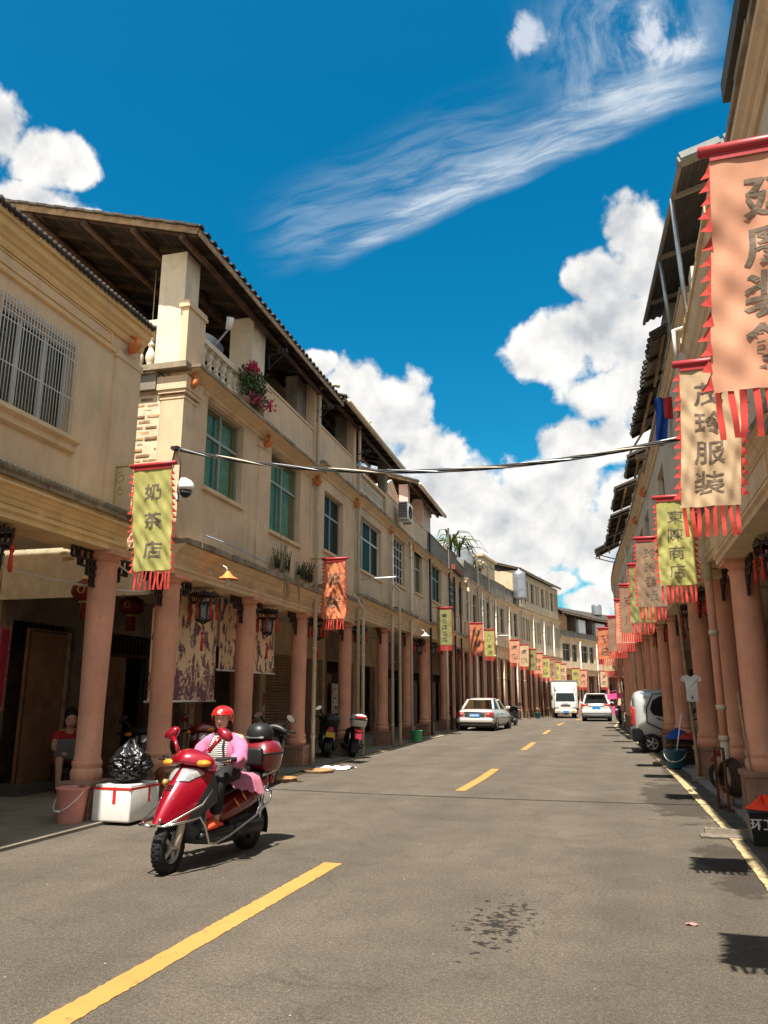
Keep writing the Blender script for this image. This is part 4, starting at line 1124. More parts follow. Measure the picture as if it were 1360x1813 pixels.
# brick flank: mortar bed with single bricks
b = FB.mb(); b.box((-3.0,-.03,3.0),(-.37,.02,6.56)); b.build('flank_wall', mortar_m, FB.root)
BR = MB(); BR.rbox((-.118,-.012,-.031),(.118,.05,.031),.006); BRM = BR.mesh('brick', brick_m)
random.seed(5)
zz = 3.62; row = 0
while zz < 6.5:
    for k in range(6):
        d = -.50-k*.262-(.13 if row % 2 else 0)+random.uniform(-.012,.012)
        if d < -1.95 or d > -.47: continue
        inst(BRM, 'brick', FB.root, (d,-.025+random.uniform(-.006,.008),zz+random.uniform(-.006,.006)), (random.uniform(-.03,.03),random.uniform(-.03,.03),random.uniform(-.02,.02)), (random.uniform(.82,1.04),1,random.uniform(.68,1.05)))
    zz += .094; row += 1
def tiled_roof(F, a0, a1, de, ze, dr, slope, step=.23, rafters=True, gutter=False, board=timber_pale, gable_start=True, rafter_gap=.62, droop=0.0):
    """pitched roof: eave at d=de, ridge at d=dr, height ze at the eave"""
    rf = empty('roof'); rf.parent = F.root
    zr = ze+(de-dr)*slope
    sl = math.hypot(de-dr, zr-ze)
    b = F.mb(); b.m = 0
    b.add([(de,a0,ze),(dr,a0,zr),(dr,a1,zr),(de,a1,ze),(de,a0,ze+.03),(dr,a0,zr+.03),(dr,a1,zr+.03),(de,a1,ze+.03)], [(0,3,2,1),(4,5,6,7),(0,1,5,4),(1,2,6,5),(2,3,7,6),(3,0,4,7)])
    b.build('boarding', roof_under, rf)
    b = F.mb()
    n = int((a1-a0)/step)
    for k in range(n+1):
        a = a0+(a1-a0)*k/n
        ns = 10
        vs, fs = [], []
        for i in range(ns+1):
            t = i/ns; d = de+.06-(de+.06-dr)*t; z = ze-.017+(zr-ze)*t+random.uniform(-.006,.006)
            for j in range(6):
                an = math.pi*j/5; vs.append((d, a+.075*math.cos(an), z+.045+.06*math.sin(an)))
        for i in range(ns):
            for j in range(5): fs.append((i*6+j,i*6+j+1,(i+1)*6+j+1,(i+1)*6+j))
        fs.append((0,1,2,3,4,5))
        b.add(vs, fs, True)
        if k < n:   # pan tile between, hanging a little over the eave
            am = a+(a1-a0)/n/2
            b.add([(de+.03,am-.09,ze+.03),(de+.03,am+.09,ze+.03),(dr,am+.09,zr+.035),(dr,am-.09,zr+.035),(de+.03,am-.05,ze+.0),(de+.03,am+.05,ze+.0)], [(0,1,2,3),(0,4,5,1)])
    if gable_start:   # verge: stacked tiles along the near gable edge
        for i in range(int(sl/.20)):
            t = i*.20/sl; d = de-(de-dr)*t; z = ze+(zr-ze)*t
            b.obox((d-.1, a0-.02, z+.07+.01*(i % 2)), (.23,.18,.035), Euler((0,math.atan(slope)*F.side,0)))
    o = b.build('roof_tiles', roof_tile, rf); o['kind'] = 'stuff'
    if rafters:
        n = int((a1-a0)/rafter_gap)
        for k in range(n+1):
            a = a0+.05+(a1-a0-.1)*k/n
            q = F.mb(); q.bar((de-.02,a,ze-.05),(dr,a,zr-.05),.06,.085); q.build('rafter', timber, rf)
        for t in (.06,.25,.45,.68,.92):
            d = de-(de-dr)*t; z = ze+(zr-ze)*t-.15
            q = F.mb(); q.tube([(d,a0-.02,z),(d,a1,z)], .06, 8); q.build('purlin', timber_dark, rf)
        nb = int(sl/.34)
        q = F.mb()
        for i in range(nb):
            t = (i+.5)/nb; d = de-(de-dr)*t; z = ze+(zr-ze)*t-.006; q.bar((d,a0,z),(d,a1,z),.05,.02)
        o = q.build('batten', timber, rf)
    if board:
        q = F.mb(); q.bar((de+.01,a0-.01,ze-.035),(de+.01,a1,ze-.035),.025,.11); q.build('eave_board', board, rf)
        if gable_start:
            q = F.mb(); q.bar((de+.0,a0-.03,ze-.01),(dr,a0-.03,zr-.01),.03,.12); q.build('verge_board', board, rf)
    if gutter:
        q = F.mb(); q.tube([(de+.07,a0+.1,ze-.06),(de+.07,a1+.05,ze-.06)], .075, 10); q.build('gutter', pvc, rf)
    return rf
tiled_roof(FB, -.52, 7.2, .40, 8.76, -4.4, .30)
# back slope of the same roof
# C
FC = left(16.4, 19.75, 'shophouse', 'narrow tan shophouse with one grey framed window and solid parapet beside the orange banner')
shophouse(FC, 3.42, 4.02, 6.80, 7.0, W(16.4, (17.15,18.68,4.98,6.47,'dark')), [3.3], plaster_b, lod=3, parapet=((0,3.35,'solid',.98),), orn=(3.2,),
          shopfront=((.12,3.2,'open'),), pipes=((-.03,8.75,.10,pvc,[(.12,-.03,8.85),(.38,.25,9.0),(.44,.4,9.02)]),(3.25,3.62,.30,pvc,[(.30,3.25,3.75),(.24,3.0,3.95),(.14,2.85,4.12)])))
b = FC.mb(); b.box((-.50,3.0,7.1),(-.21,3.3,9.3)); b.build('pillar', concrete, FC.root)
b = FC.mb(); b.box((-.20,3.12,7.18),(.03,3.34,9.2)); b.build('pilaster', plaster_b, FC.root)
b = FC.mb(); b.box((-3.2,.0,7.0),(-3.0,3.35,10.4)); b.build('loggia_wall', interior_m, FC.root)
b = FC.mb()   # broken tile reveal right of the window
for k in range(13):
    for j in range(2): b.box((-.20+j*.1,2.285,4.99+k*.114),(-.105+j*.1,2.292,4.99+k*.114+.106))
o = b.build('tile_reveal', foam_m, FC.root)
# D
FD = left(19.75, 23.85, 'shophouse', 'tan shophouse with a wide pale curtained window and a fine baluster parapet')
shophouse(FD, 3.60, 4.22, 6.86, 7.06, W(19.75, (20.0,22.7,5.0,6.56,'white')), [3.95], plaster_c, lod=2, parapet=((.35,3.5,'finebal',.86),(3.5,4.1,'solid',.9)), orn=(3.9,),
          shopfront=((.12,1.0,'planks'),(1.0,4.0,'shutter')), pipes=((.1,9.0,.10,pvc,[(.12,.1,9.1),(.36,.3,9.25)]),(3.9,6.9,.12),(4.0,4.7,.34,pvc,[(.34,4.0,4.8),(.2,3.8,4.95)])))
b = FD.mb(); b.box((-3.2,.0,7.0),(-3.0,4.1,10.5)); b.build('loggia_wall', interior_m, FD.root)
b = FD.mb(); b.box((-.3,3.6,7.0),(-.05,3.95,9.3)); b.build('pillar', concrete, FD.root)
tiled_roof(FD, -2.2, 4.5, .36, 9.02, -4.4, .30, gutter=True, gable_start=False)
# E
FE = left(23.85, 30.2, 'shophouse', 'tan shophouse with a pink gabled attic and an air conditioner on its ledge')
shophouse(FE, 3.72, 4.32, 6.86, 7.06, W(23.85, (24.35,26.05,5.2,6.80,'grid'), (27.6,29.1,5.3,6.82,'green')), [3.3,6.3], plaster_c, lod=2, parapet=((0,2.7,'solid',.9),(2.7,6.3,'solid',1.0)), orn=(2.9,),
          shopfront=((.12,2.4,'planks'),(2.4,4.6,'dark'),(4.6,6.2,'planks')), pipes=((2.6,7.0,.12),(6.2,8.0,.12,steel_dark)))
b = FE.mb(); b.box((-2.6,.3,7.2),(-.35,2.55,8.35)); b.add([(-.35,.3,8.35),(-.35,2.55,8.35),(-.35,1.3,8.85),(-2.6,.3,8.35),(-2.6,2.55,8.35),(-2.6,1.3,8.85)], [(0,1,2),(5,4,3),(0,2,5,3),(2,1,4,5)]); b.build('attic', pink_wall, FE.root)
b = FE.mb(); b.bar((-.3,.2,8.42),(-.3,1.3,8.92),.10,.06); b.bar((-.3,1.3,8.92),(-.3,2.75,8.30),.10,.06); b.build('gable_trim', white_chip, FE.root)
tiled_roof(FE, 3.0, 8.6, .30, 9.30, -4.0, .32, gutter=True, rafter_gap=.9)
b = FE.mb(); b.box((-.45,3.2,7.0),(-.1,3.5,9.3)); b.build('pillar', pink_wall, FE.root)
b = FE.mb(); b.box((-.5,5.9,7.0),(-.1,6.2,9.4)); b.build('pillar', pink_wall, FE.root)
b = FE.mb(); b.box((-3.0,2.8,7.2),(-2.8,8.6,10.2)); b.build('loggia_wall', interior_m, FE.root)
ac = empty('air_conditioner', FE.world(.32, .9, 7.27), FE.th, 'grey air conditioner unit on the ledge before the pink gable', 'air conditioner')
def ac_unit(root, side, m=white_m):
    b = MB(); b.rbox((-.16,-.42,.06),(.16,.42,.66),.02); b.build('case', m, root)
    b = MB()
    for k in range(9): b.box((-.14+k*.034,-.435,.1),(-.125+k*.034,-.425,.62))
    for k in range(6): b.box((-.14,-.44,.12+k*.09),(.14,-.43,.135+k*.09))
    b.lathe((.165*side,.02,.36),[(.24,0),(.24,.012),(.21,.012),(.21,0)],20,axis=(side,0,0))
    for k in range(5): b.bar((.172*side,.02-.2,.2+k*.08),(.172*side,.22,.2+k*.08),.008)
    b.build('grille', steel_dark, root)
    b = MB(); b.box((-.14,-.32,.0),(.14,-.27,.06)); b.box((-.14,.27,.0),(.14,.32,.06)); b.build('foot', steel_grey, root)
ac_unit(ac, 1)
# F
FF = left(30.2, 34.9, 'shophouse', 'shophouse with a mouldy parapet and a grey chimney block on top')
shophouse(FF, 3.82, 4.40, 7.0, 7.2, W(30.2, (31.0,33.3,5.4,6.98,'dark')), [.67,4.5], plaster_c, lod=2, parapet=((.0,4.7,'mould',.9),), shopfront=((.12,3.2,'open'),(3.2,4.6,'planks')), pipes=((4.5,9.2,.12,steel_dark),(2.2,3.6,.32)))
b = FF.mb(); b.box((-1.0,.4,7.3),(-.25,2.0,9.5)); b.box((-1.05,.35,9.15),(-.2,2.05,9.5)); b.build('chimney', white_chip, FF.root)
# G
FG = left(34.9, 40.2, 'shophouse', 'shophouse with a red trimmed terrace and a white gridded window')
shophouse(FG, 3.90, 4.46, 7.02, 7.22, W(34.9, (35.3,37.4,5.4,7.0,'grid'), (38.2,39.6,5.5,7.0,'dark')), [.1,2.5,5.0], plaster_c, lod=2, parapet=((.0,2.9,'mould',1.15),(2.9,5.3,'panel',1.0)), shopfront=((.12,5.2,'dark'),), pipes=((1.2,7.2,.12,steel_dark),(3.0,7.4,.13,steel_dark)))
b = FG.mb(); b.box((.0,.1,7.30),(.36,2.7,7.52)); b.build('red_trim', red_beam, FG.root)
b = FG.mb(); b.box((-1.0,3.0,7.3),(-.6,4.2,8.9)); b.build('parapet', white_chip, FG.root)
# far bays round the bend
far = [(40.2,44.2,0),(44.2,48.0,0),(48.0,51.6,1),(51.6,55.0,0),(55.0,58.0,2),(58.0,61.0,2),(61.0,63.8,2),(63.8,66.5,2)]
far_lab = ['grey tan shophouse with a panelled terrace and white pipes on its front','shophouse below the steel water tank with a weathered panel parapet','shophouse with a high bare side wall and small blank terrace','shophouse with a blank roof terrace just before the three storey houses',
           'three storey tan shophouse, first of the tall block by the bend','three storey tan shophouse with an air conditioner, in the tall block by the bend','three storey shophouse with twin narrow windows by the bend','end house of the tall block at the bend']
random.seed(21)
FARF = []
for (y0, y1, k), lab in zip(far, far_lab):
    F = left(y0, y1, 'shophouse', lab); FARF.append(F); L = F.L
    wm = (plaster_c, plaster_d, plaster_d)[k]
    wins = [(L*.12,L*.42,5.5,7.1,'dark'),(L*.58,L*.86,5.5,7.1,'dark')] if k != 2 else [(L*.15,L*.45,5.4,7.0,'dark'),(L*.6,L*.74,5.4,7.0,'dark'),(L*.8,L*.93,5.4,7.0,'dark')]
    shophouse(F, 3.9+random.uniform(-.1,.1), 4.6, 7.35, 7.65, wins, [L*.5, L-.05], wm, lod=1, parapet=((0,L,'panel' if k == 0 else 'mould',1.0),) if k < 2 else (), shop='dark')
    for a in (.2, L*.52):
        downpipe(F, a, .16, 3.85 if a > .3 else 7.4, m=(pvc_white, pvc, steel_dark)[random.randrange(3)], r=.055)
    if k == 2:
        b = F.mb(); wall_cells(b, -.24, 0.0, 0, L, 7.66, 10.3, [(h[0],h[1],8.3,9.8) for h in wins]); b.box((-6,0,7.66),(-.241,.12,10.3)); b.box((-6,L-.1,7.66),(-.241,L,10.3)); b.box((-6,.13,10.1),(-.245,L-.11,10.29)); b.build('upper_wall', wm, F.root)
        for h in wins: window(F, (h[0],h[1],8.3,9.8), 'dark', 1)
        tiled_roof(F, -.1, L+.05, .28, 10.35, -4.0, .3, rafters=False, gable_start=(y0 == 55.0), step=.34)
F = FARF[2]
b = F.mb(); b.box((-5.0,.0,7.6),(-.6,3.4,10.2)); b.box((-5.1,-.1,10.2),(-.45,3.5,10.35)); b.build('roof_room', plaster_d, F.root)
F = FARF[1]
b = F.mb(); b.box((-4.0,.4,7.6),(-.9,3.4,9.5)); b.build('roof_room', white_chip, F.root)
tiled_roof(F, .5, 3.9, -.5, 9.4, -4.0, .25, rafters=False, step=.34)
# end block facing up the street beyond the bend
endb = [(66.5,70.8),(70.8,75.0),(75.0,79.5),(79.5,84.0),(84.0,88.0)]
end_lab = ['far house beyond the bend with an orange brick attic','far house beyond the bend with an open dark loggia under a tiled roof','far house beyond the bend with a white sheet on its attic','far house beyond the bend mostly behind the hanging banners','last house closing the street view']
for k, ((y0, y1), lab) in enumerate(zip(endb, end_lab)):
    F = left(y0, y1, 'shophouse', lab); L = F.L
    shophouse(F, 3.3, 3.8, 6.2, 6.45, [(L*.12,L*.52,4.4,5.9,'dark'),(L*.62,L*.9,4.4,5.9,'dark')], [L*.5,L-.05], plaster_c, lod=1, parapet=((0,L,'panel',.55),), shop='dark')
    b = F.mb(); b.box((-3.2,0,6.4),(-3.0,L,9.5)); b.build('loggia_wall', interior_m, F.root)
    b = F.mb(); b.box((-2.99,L-.2,6.4),(-.1,L,8.4)); b.build('loggia_wall', interior_m, F.root)
    b = F.mb()
    if k == 0: b.box((-.3,.1,6.45),(-.06,L*.45,8.3))
    if k in (1, 2): b.box((-.3,L*.1,6.45),(-.06,L*.5,8.2))
    if k == 3: b.box((-.3,L*.2,6.45),(-.06,L*.8,8.2))
    if b.v: b.build('attic_wall', (brick_red, white_m, white_m, plaster_d)[k], F.root)
    tiled_roof(F, -.1, L+.1, .35, 8.45, -4.2, .34, rafters=False, gable_start=False, step=.34)
    downpipe(F, L*.95, .2, 6.2, m=pvc_white, r=.06)
# ------------------------------------------------------------------ right row
RA = right(0.5, 6.9, 'shophouse', 'brown shaded shophouse overhead with tile edged eave and broken orange brick corner')
shophouse(RA, 3.1, 3.75, 6.15, 6.5, [(2.2,3.6,4.6,5.8,'dark')], [2.0, 5.2], plaster_r, ped=.60, colr=.185, lod=2, ledge=.1, top_ledge=.16, shopfront=((.1,6.2,'dark'),))
b = RA.mb()
for k in range(30):
    a = 2.6+k*.115; b.lathe((-.2,a,6.53),[(.055,0),(.055,.46)],8,axis=(-1,0,-.03))
o = b.build('eave_tiles', roof_tile, RA.root); o['kind'] = 'stuff'
b = RA.mb(); b.box((-.5,2.5,6.60),(.20,5.9,6.80)); b.box((-.5,4.5,6.80),(.12,5.8,7.15)); b.build('parapet', mould_black, RA.root)
b = RA.mb(); random.seed(4)
for k in range(9):
    b.obox((-.02+random.uniform(-.04,.06), 6.28+random.uniform(-.14,.14), 6.15+random.uniform(-.2,.2)), (.2,.1,.12), Euler((random.uniform(-.5,.5),random.uniform(-.5,.5),random.uniform(-.5,.5))))
b.build('broken_brick', brick_red, RA.root)
b = RA.mb(); b.bar((.12,3.4,6.82),(.12,3.4,7.4),.03); b.bar((.12,3.4,7.4),(.12,2.0,7.6),.03); b.bar((.12,4.0,6.82),(.12,3.5,7.35),.025); b.build('rail', pvc_white, RA.root)
RB = right(6.9, 11.35, 'shophouse', 'brown shaded shophouse behind the two largest banners with a cream chipped cornice')
shophouse(RB, 3.25, 4.0, 6.1, 6.55, [(1.4,2.8,4.7,5.8,'dark')], [.3, 4.15], plaster_r, ped=.60, colr=.185, lod=3, ledge=.06, top_ledge=.22, topm=trim_cream, shopfront=((.1,4.3,'dark'),))
b = RB.mb(); b.box((-.35,3.95,6.55),(.02,4.3,7.55)); b.build('pillar', white_chip, RB.root)
b = RB.mb(); b.box((-3,.2,6.5),(-2.8,4.4,9.2)); b.build('loggia_wall', interior_m, RB.root)
b = RB.mb(); b.tube([(.3,4.2,6.2),(.3,4.25,6.72),(.1,4.3,6.78),(-.3,4.3,6.8)], .03, 8); b.build('pipe', pvc_white, RB.root)
RCb = right(11.35, 16.0, 'shophouse', 'grey tan shophouse carrying the dark corrugated metal canopy')
shophouse(RCb, 3.42, 4.10, 7.25, 7.5, [(1.3,2.7,5.0,6.5,'dark')], [1.75, 4.6], plaster_r, ped=.60, colr=.185, lod=3, ledge=.16, top_ledge=.14, shopfront=((.1,2.4,'planks'),(2.4,4.5,'dark')))
b = RCb.mb(); b.box((-.4,3.2,7.5),(-.02,4.6,8.9)); b.build('upper_wall', slate_grey, RCb.root)
b = RCb.mb(); b.box((-3.2,.0,7.5),(-3.0,4.6,9.6)); b.build('loggia_wall', interior_m, RCb.root)
# pilaster column beside the pipe with its cream cap
b = RCb.mb(); b.box((-.5,1.35,3.28),(.06,2.15,3.41)); b.build('column_cap', trim_cream, RCb.root)
# corrugated canopy with steel posts
can = empty('canopy'); can.parent = RCb.root
def corr(u, v):
    a = -1.0+u*4.9; d = .14+.20*u-v*4.2; z = 8.88+v*1.25+.02*math.sin(v*2*math.pi*34)
    return RCb.xf()(d, a, z)
b = MB(); b.grid(corr, 6, 272, True); b.build('sheet', corrug_dark, can)
b = MB(); b.grid(lambda u, v: tuple(Vector(corr(u, v))+Vector((0,0,.03))), 6, 272, True); b.build('sheet', corrug_grey, can)
b = RCb.mb()
b.bar((.15,-1.02,8.90),(-4.0,-1.02,10.14),.16,.08)
for k in range(7): b.bar((.12-k*.6,-1.03,8.95+k*.178),(-.42-k*.6,-1.03,9.11+k*.178),.18,.10)
b.build('ridge_cap', corrug_grey, can)
for a, d in ((-.3,.16),(1.4,.2),(3.0,.24)):
    q = RCb.mb(); q.bar((d,a,8.84),(-4,a,9.98),.05,.07); q.build('beam', slate_grey, can)
q = RCb.mb(); q.bar((.12,-1.0,8.86),(.32,3.9,8.86),.05,.06); q.bar((-1.2,-1.0,9.22),(-1.0,3.9,9.22),.05,.06); q.build('beam', slate_grey, can)
for (p, q_) in (((.10,-.25,6.6),(.16,-.25,8.85)), ((.12,1.55,7.5),(.20,1.45,8.85)), ((-.1,-.2,7.0),(-1.1,-.3,9.2)), ((-.1,1.5,7.4),(-1.1,1.4,9.2))):
    q = RCb.mb(); q.tube([p, q_], .035, 8); q.build('post', steel_grey, can)
b = RCb.mb(); b.tube([(.13,1.05,4.1),(.13,1.05,4.6)],.05,8); b.build('downpipe', pvc, RCb.root)
# great downpipe with a painted lower half standing before the pilaster
dp = RCb.mb(); dp.m = 0; dp.tube([(.02,.82,.0),(.02,.82,.95)],.06,12); dp.m = 1; dp.tube([(.02,.82,.95),(.02,.82,3.15)],.058,12); dp.m = 2; dp.tube([(.02,.82,3.15),(.02,.82,4.12)],.06,12)
for z in (.35,.93,1.35,2.4): dp.tube([(.02,.82,z-.035),(.02,.82,z+.035)],.072,12)
dp.build('downpipe', [pvc, terracotta, pvc], RCb.root)
RDb = right(16.0, 20.5, 'shophouse', 'tan shophouse under the grey boarded lean-to with blue washing')
shophouse(RDb, 3.40, 4.10, 7.0, 7.25, [(1.2,2.6,5.0,6.5,'dark')], [4.1], plaster_r, ped=.60, colr=.185, lod=2, ledge=.16, top_ledge=.16, parapet=((0,4.4,'solid',.5),), shopfront=((.1,4.3,'dark'),))
REb = right(20.5, 26.0, 'shophouse', 'tan shophouse with a low tiled lean-to, behind the green banner')
shophouse(REb, 3.45, 4.15, 7.0, 7.3, [(1.2,2.6,5.0,6.5,'dark'),(3.4,4.8,5.0,6.5,'dark')], [2.6,5.3], plaster_r, ped=.60, colr=.185, lod=2, ledge=.16, parapet=((0,5.4,'solid',.5),), shopfront=((.1,5.3,'dark'),), orn=(1.0,4.6))
def leanto(F, pts, m, tiles=True, th=.05):
    """sloping lean-to roof through four world points: outer near, outer far, inner far, inner near"""
    rf = empty('roof'); rf.parent = F.root
    inv = Matrix.Translation((F.p0.x, F.p0.y, 0)) @ Matrix.Rotation(F.th, 4, 'Z'); inv.invert()
    P = [inv @ Vector(p) for p in pts]
    b = MB(); up = Vector((0,0,th))
    b.add(P+[p+up for p in P], [(0,1,2,3),(7,6,5,4),(0,4,5,1),(1,5,6,2),(2,6,7,3),(3,7,4,0)])
    b.build('boarding', m, rf)
    b = MB(); n = int((P[1]-P[0]).length/.24)
    for k in range(n+1):
        t = k/n; p = P[0].lerp(P[1], t); q = P[3].lerp(P[2], t); off = (p-q).normalized()*random.uniform(.03,.1)
        b.bar(p+off+up*1.4, q+up*1.4, .13, .07)
    o = b.build('roof_tiles', roof_tile, rf); o['kind'] = 'stuff'
    for k in range(int(n/4)+1):
        t = min(1, k*4/n); b = MB(); b.bar(P[0].lerp(P[1], t)-up*.8, P[3].lerp(P[2], t)-up*.8, .05, .07); b.build('rafter', timber, rf)
    for t in (.1,.55):
        b = MB(); b.bar(P[0].lerp(P[3], t)-up*1.6, P[1].lerp(P[2], t)-up*1.6, .06, .06); b.build('batten', timber_pale, rf)
leanto(RDb, [(.95,14.6,8.25),(.86,17.2,8.25),(3.2,17.2,9.3),(3.2,14.6,9.3)], slate_grey)
leanto(RDb, [(.80,17.3,8.15),(.62,20.4,8.2),(3.0,20.4,9.3),(3.0,17.3,9.3)], roof_under)
b = RDb.mb(); b.box((-3.2,.1,7.2),(-3.0,4.4,9.4)); b.box((-.3,2.2,7.7),(-.05,2.4,8.4)); b.build('loggia_wall', interior_m, RDb.root)
b = RDb.mb(); b.bar((.0,3.9,8.3),(.45,4.5,7.75),.04); b.box((-.05,4.2,7.5),(.32,4.4,7.62)); b.build('strut', timber_pale, RDb.root)
leanto(REb, [(.55,21.4,7.9),(.46,23.6,7.9),(3,23.6,8.9),(3,21.4,8.9)], roof_under)
rest = [(26.0,29.6),(29.6,33.0),(33.0,36.0),(36.0,40.0),(40.0,44.0),(44.0,48.0)]
rlab = ['shaded tan shophouse with a sagging tile eave beyond the lime banner','shaded shophouse with a ragged tile eave over the street','shaded shophouse below a small grey awning','shaded shophouse in the far part of the shadowed arcade','shophouse near the bend on the shadowed arcade','last visible shophouse of the shadowed arcade']
for k, ((y0, y1), lab) in enumerate(zip(rest, rlab)):
    F = right(y0, y1, 'shophouse', lab); L = F.L
    shophouse(F, 3.5, 4.2, 7.0, 7.3, [(L*.2,L*.45,5.0,6.5,'dark'),(L*.6,L*.85,5.0,6.5,'dark')], [L*.5, L-.02], plaster_r, ped=.60, colr=.185, lod=1 if k > 1 else 2, ledge=.2, parapet=((0,L,'mould',.5),), shop='dark')
    if k in (1, 4): downpipe(F, .2, .12, 7.0)
    if k in (0, 1, 2):
        ze = (8.3,8.15,8.1)[k]; xo0 = xr(y0)-.55; xo1 = xr(y1)-.5
        leanto(F, [(xo0,y0+.3,ze),(xo1,y1-.2,ze),(xo1+3,y1-.2,ze+1.1),(xo0+3,y0+.3,ze+1.1)], roof_under)
        b = F.mb(); b.box((-3,.1,7.3),(-2.9,L,9)); b.box((-.3,L*.4,7.8),(-.05,L*.5,8.4)); b.build('loggia_wall', plaster_r, F.root)
    if k == 3:
        leanto(F, [(-.86,36.4,8.05),(-.86,38.2,8.05),(.2,38.2,8.55),(.2,36.4,8.55)], slate_grey)
        b = F.mb(); b.bar((.0,1.0,7.7),(1.0,.9,8.0),.04); b.bar((.0,2.0,7.7),(1.0,2.0,8.0),.04); b.box((-3,.1,7.3),(-.3,L,8.4)); b.build('awning_frame', slate_grey, F.root)
# ------------------------------------------------------------------ hanging shop banners
def tooth_mesh(m):
    b = MB(); t = .0015
    b.add([(0,0,0),(0,0,-.085),(-.062,-.004,-.082),(-.03,.006,-.045),(0,t,0),(0,t,-.085),(-.062,-.004+t,-.082),(-.03,.006+t,-.045)],
          [(0,1,2,3),(7,6,5,4),(0,3,7,4),(3,2,6,7),(2,1,5,6)])
    return b.mesh('edge_tooth', m)
TOOTH = tooth_mesh(ban_red)
def streamer_mesh(k):
    random.seed(k); b = MB(); ph = random.uniform(0,6); am = random.uniform(.004,.014); sl = random.uniform(-.02,.02)
    b.grid(lambda u, v: ((u-.5)*.030+sl*v*v, am*math.sin(ph+v*6+u), -.245*v), 1, 8, True)
    return b.mesh('streamer', ban_red)
STREAM = [streamer_mesh(k) for k in range(5)]
def banner(x0, y, ztop, w, h, cloth, text, label, side, wall_d, wr=.008, seed=1, shear=-.10, sway=0.0, near=True, bracket=True, bold=.012, tsize=None, tx=0.0, folds=0.0):
    """banner across the street side: x0 = its left edge, seen from the camera's end of the street"""
    random.seed(seed)
    root = empty('shop_banner', (x0+w/2, y, ztop), 0, label, 'banner', 'shop banners hung across the pavement')
    ph = [random.uniform(0, 6.28) for _ in range(12)]
    def P(u, v, off=0.0):
        x = (u-.5)*w + shear*v + .012*math.sin(ph[0]+v*5)*v
        env = min(1, v*3+.1)
        yy = sway*v*v + env*(wr*math.sin(ph[1]+u*9+v*5)+wr*.8*math.sin(ph[2]+u*17-v*9)+wr*.6*math.sin(ph[3]+u*5+v*21)+wr*.5*math.sin(ph[4]+u*31+v*13)+wr*.45*math.sin(ph[8]+u*23-v*37))
        if folds:
            q = Vector((u*2.1+seed, v*2.6-abs(u-.5)*2.2, seed*1.7))
            yy += folds*env*(1.5*mnoise(q)+.9*mnoise(q*2.3)+.55*abs(mnoise(q*4.7)))
        z = -.055 - v*h
        return (x, yy-off, z)
    nu, nv = (28, 60) if near else (8, 16)
    b = MB(); b.grid(lambda u, v: P(u, v), nu, nv, True); c = b.build('cloth', cloth, root)
    b = MB(); b.grid(lambda u, v: ((u-.5)*w*1.0, -.012, -.005-.062*v), 2, 1, False); b.grid(lambda u, v: ((u-.5)*w, .012, -.005-.062*v), 2, 1, False); b.build('sleeve', rod_red, root)
    b = MB(); b.tube([(-w/2-.055,0,0),(-w/2-.05,0,0),(w/2+.06,0,0),(w/2+.065,0,0)], [.02,.031,.031,.02], 12); b.build('rod', rod_red, root)
    # lettering
    if text:
        n = len(text); s = tsize or min(w*.62, h*.86/n*.80)
        for k, ch in enumerate(text):
            vs, fs = text_mesh(ch, bold, .05 if near else .0)
            cv = (.09+.85*(k+.5)/n) if n > 2 else (.12+.8*(k+.5)/n)
            b = MB(); b.add([P(.5+tx+(x*s*1.12)/w, cv-(yv*s*.95)/h, .0045) for x, yv in vs], fs)
            b.build('character', char_ink, c)
    nt = int(h/.085)
    if near:
        for k in range(nt):
            v = (k+.15)*.085/h
            for sd in (0, 1):
                p = P(sd, v)
                inst(TOOTH, 'edge_tooth', root, p, (0, random.uniform(-.12,.12), random.uniform(-.5,.5)+(0 if sd == 0 else math.pi)), (1, 1, random.uniform(.9,1.05)))
        ns = max(8, int(w/.056))
        for k in range(ns):
            p = P((k+.5)/ns, 1.0); inst(STREAM[k % 5], 'streamer', root, p, (random.uniform(-.04,.04), random.uniform(-.05,.05), random.uniform(-.25,.25)))
    else:
        b = MB()
        for k in range(nt):
            for sd in (0, 1):
                x, yv, z = P(sd, (k+.1)*.085/h); q = -1 if sd == 0 else 1
                b.add([(x,yv,z),(x,yv,z-.083),(x+q*.058,yv-.01,z-.080)], [(0,1,2)])
        o = b.build('edge_teeth', ban_red, root); o['kind'] = 'stuff'
        b = MB(); ns = 10
        for k in range(ns):
            x, yv, z = P((k+.5)/ns, 1.0); d = random.uniform(-.01,.01)
            b.add([(x-.015,yv,z),(x+.015,yv,z),(x+.015+d,yv-.01,z-.24),(x-.015+d,yv-.01,z-.24)], [(0,1,2,3)])
        o = b.build('streamers', ban_red, root); o['kind'] = 'stuff'
    # iron bracket fixed to the wall
    wx = wall_d; sgn = 1 if wx < 0 else -1   # wall position in x relative to the banner centre
    b = MB(); e = w/2*(-1 if wx < 0 else 1)
    b.tube([(wx+.02*sgn,.05,.03),(e,.05,.03),(e*.2,.03,.01)], .014, 6); b.bar((wx+.02*sgn,.05,-.55),(wx+.02*sgn,.05,.06),.035,.035)
    if near and abs(wx-e) > .12:
        for q in range(2):
            cx_, cz_, r_ = wx+sgn*(.11+.02*q), -.12-.19*q, .085-.02*q
            b.tube([(cx_+r_*(1-t*.035)*math.cos(t*.42+1.2)*sgn, .05, cz_+r_*(1-t*.035)*math.sin(t*.42+1.2)) for t in range(20)], .008, 5)
    b.build('bracket', bracket_y, root)
    return root
def lb(y, zt, h, cloth, text, label, w=.56, **k):
    xc = k.pop('xc', None)
    if xc is None: xc = xl(y)+.62
    return banner(xc-w/2, y, zt, w, h, cloth, text, label, 1, xl(y)-xc, **k)
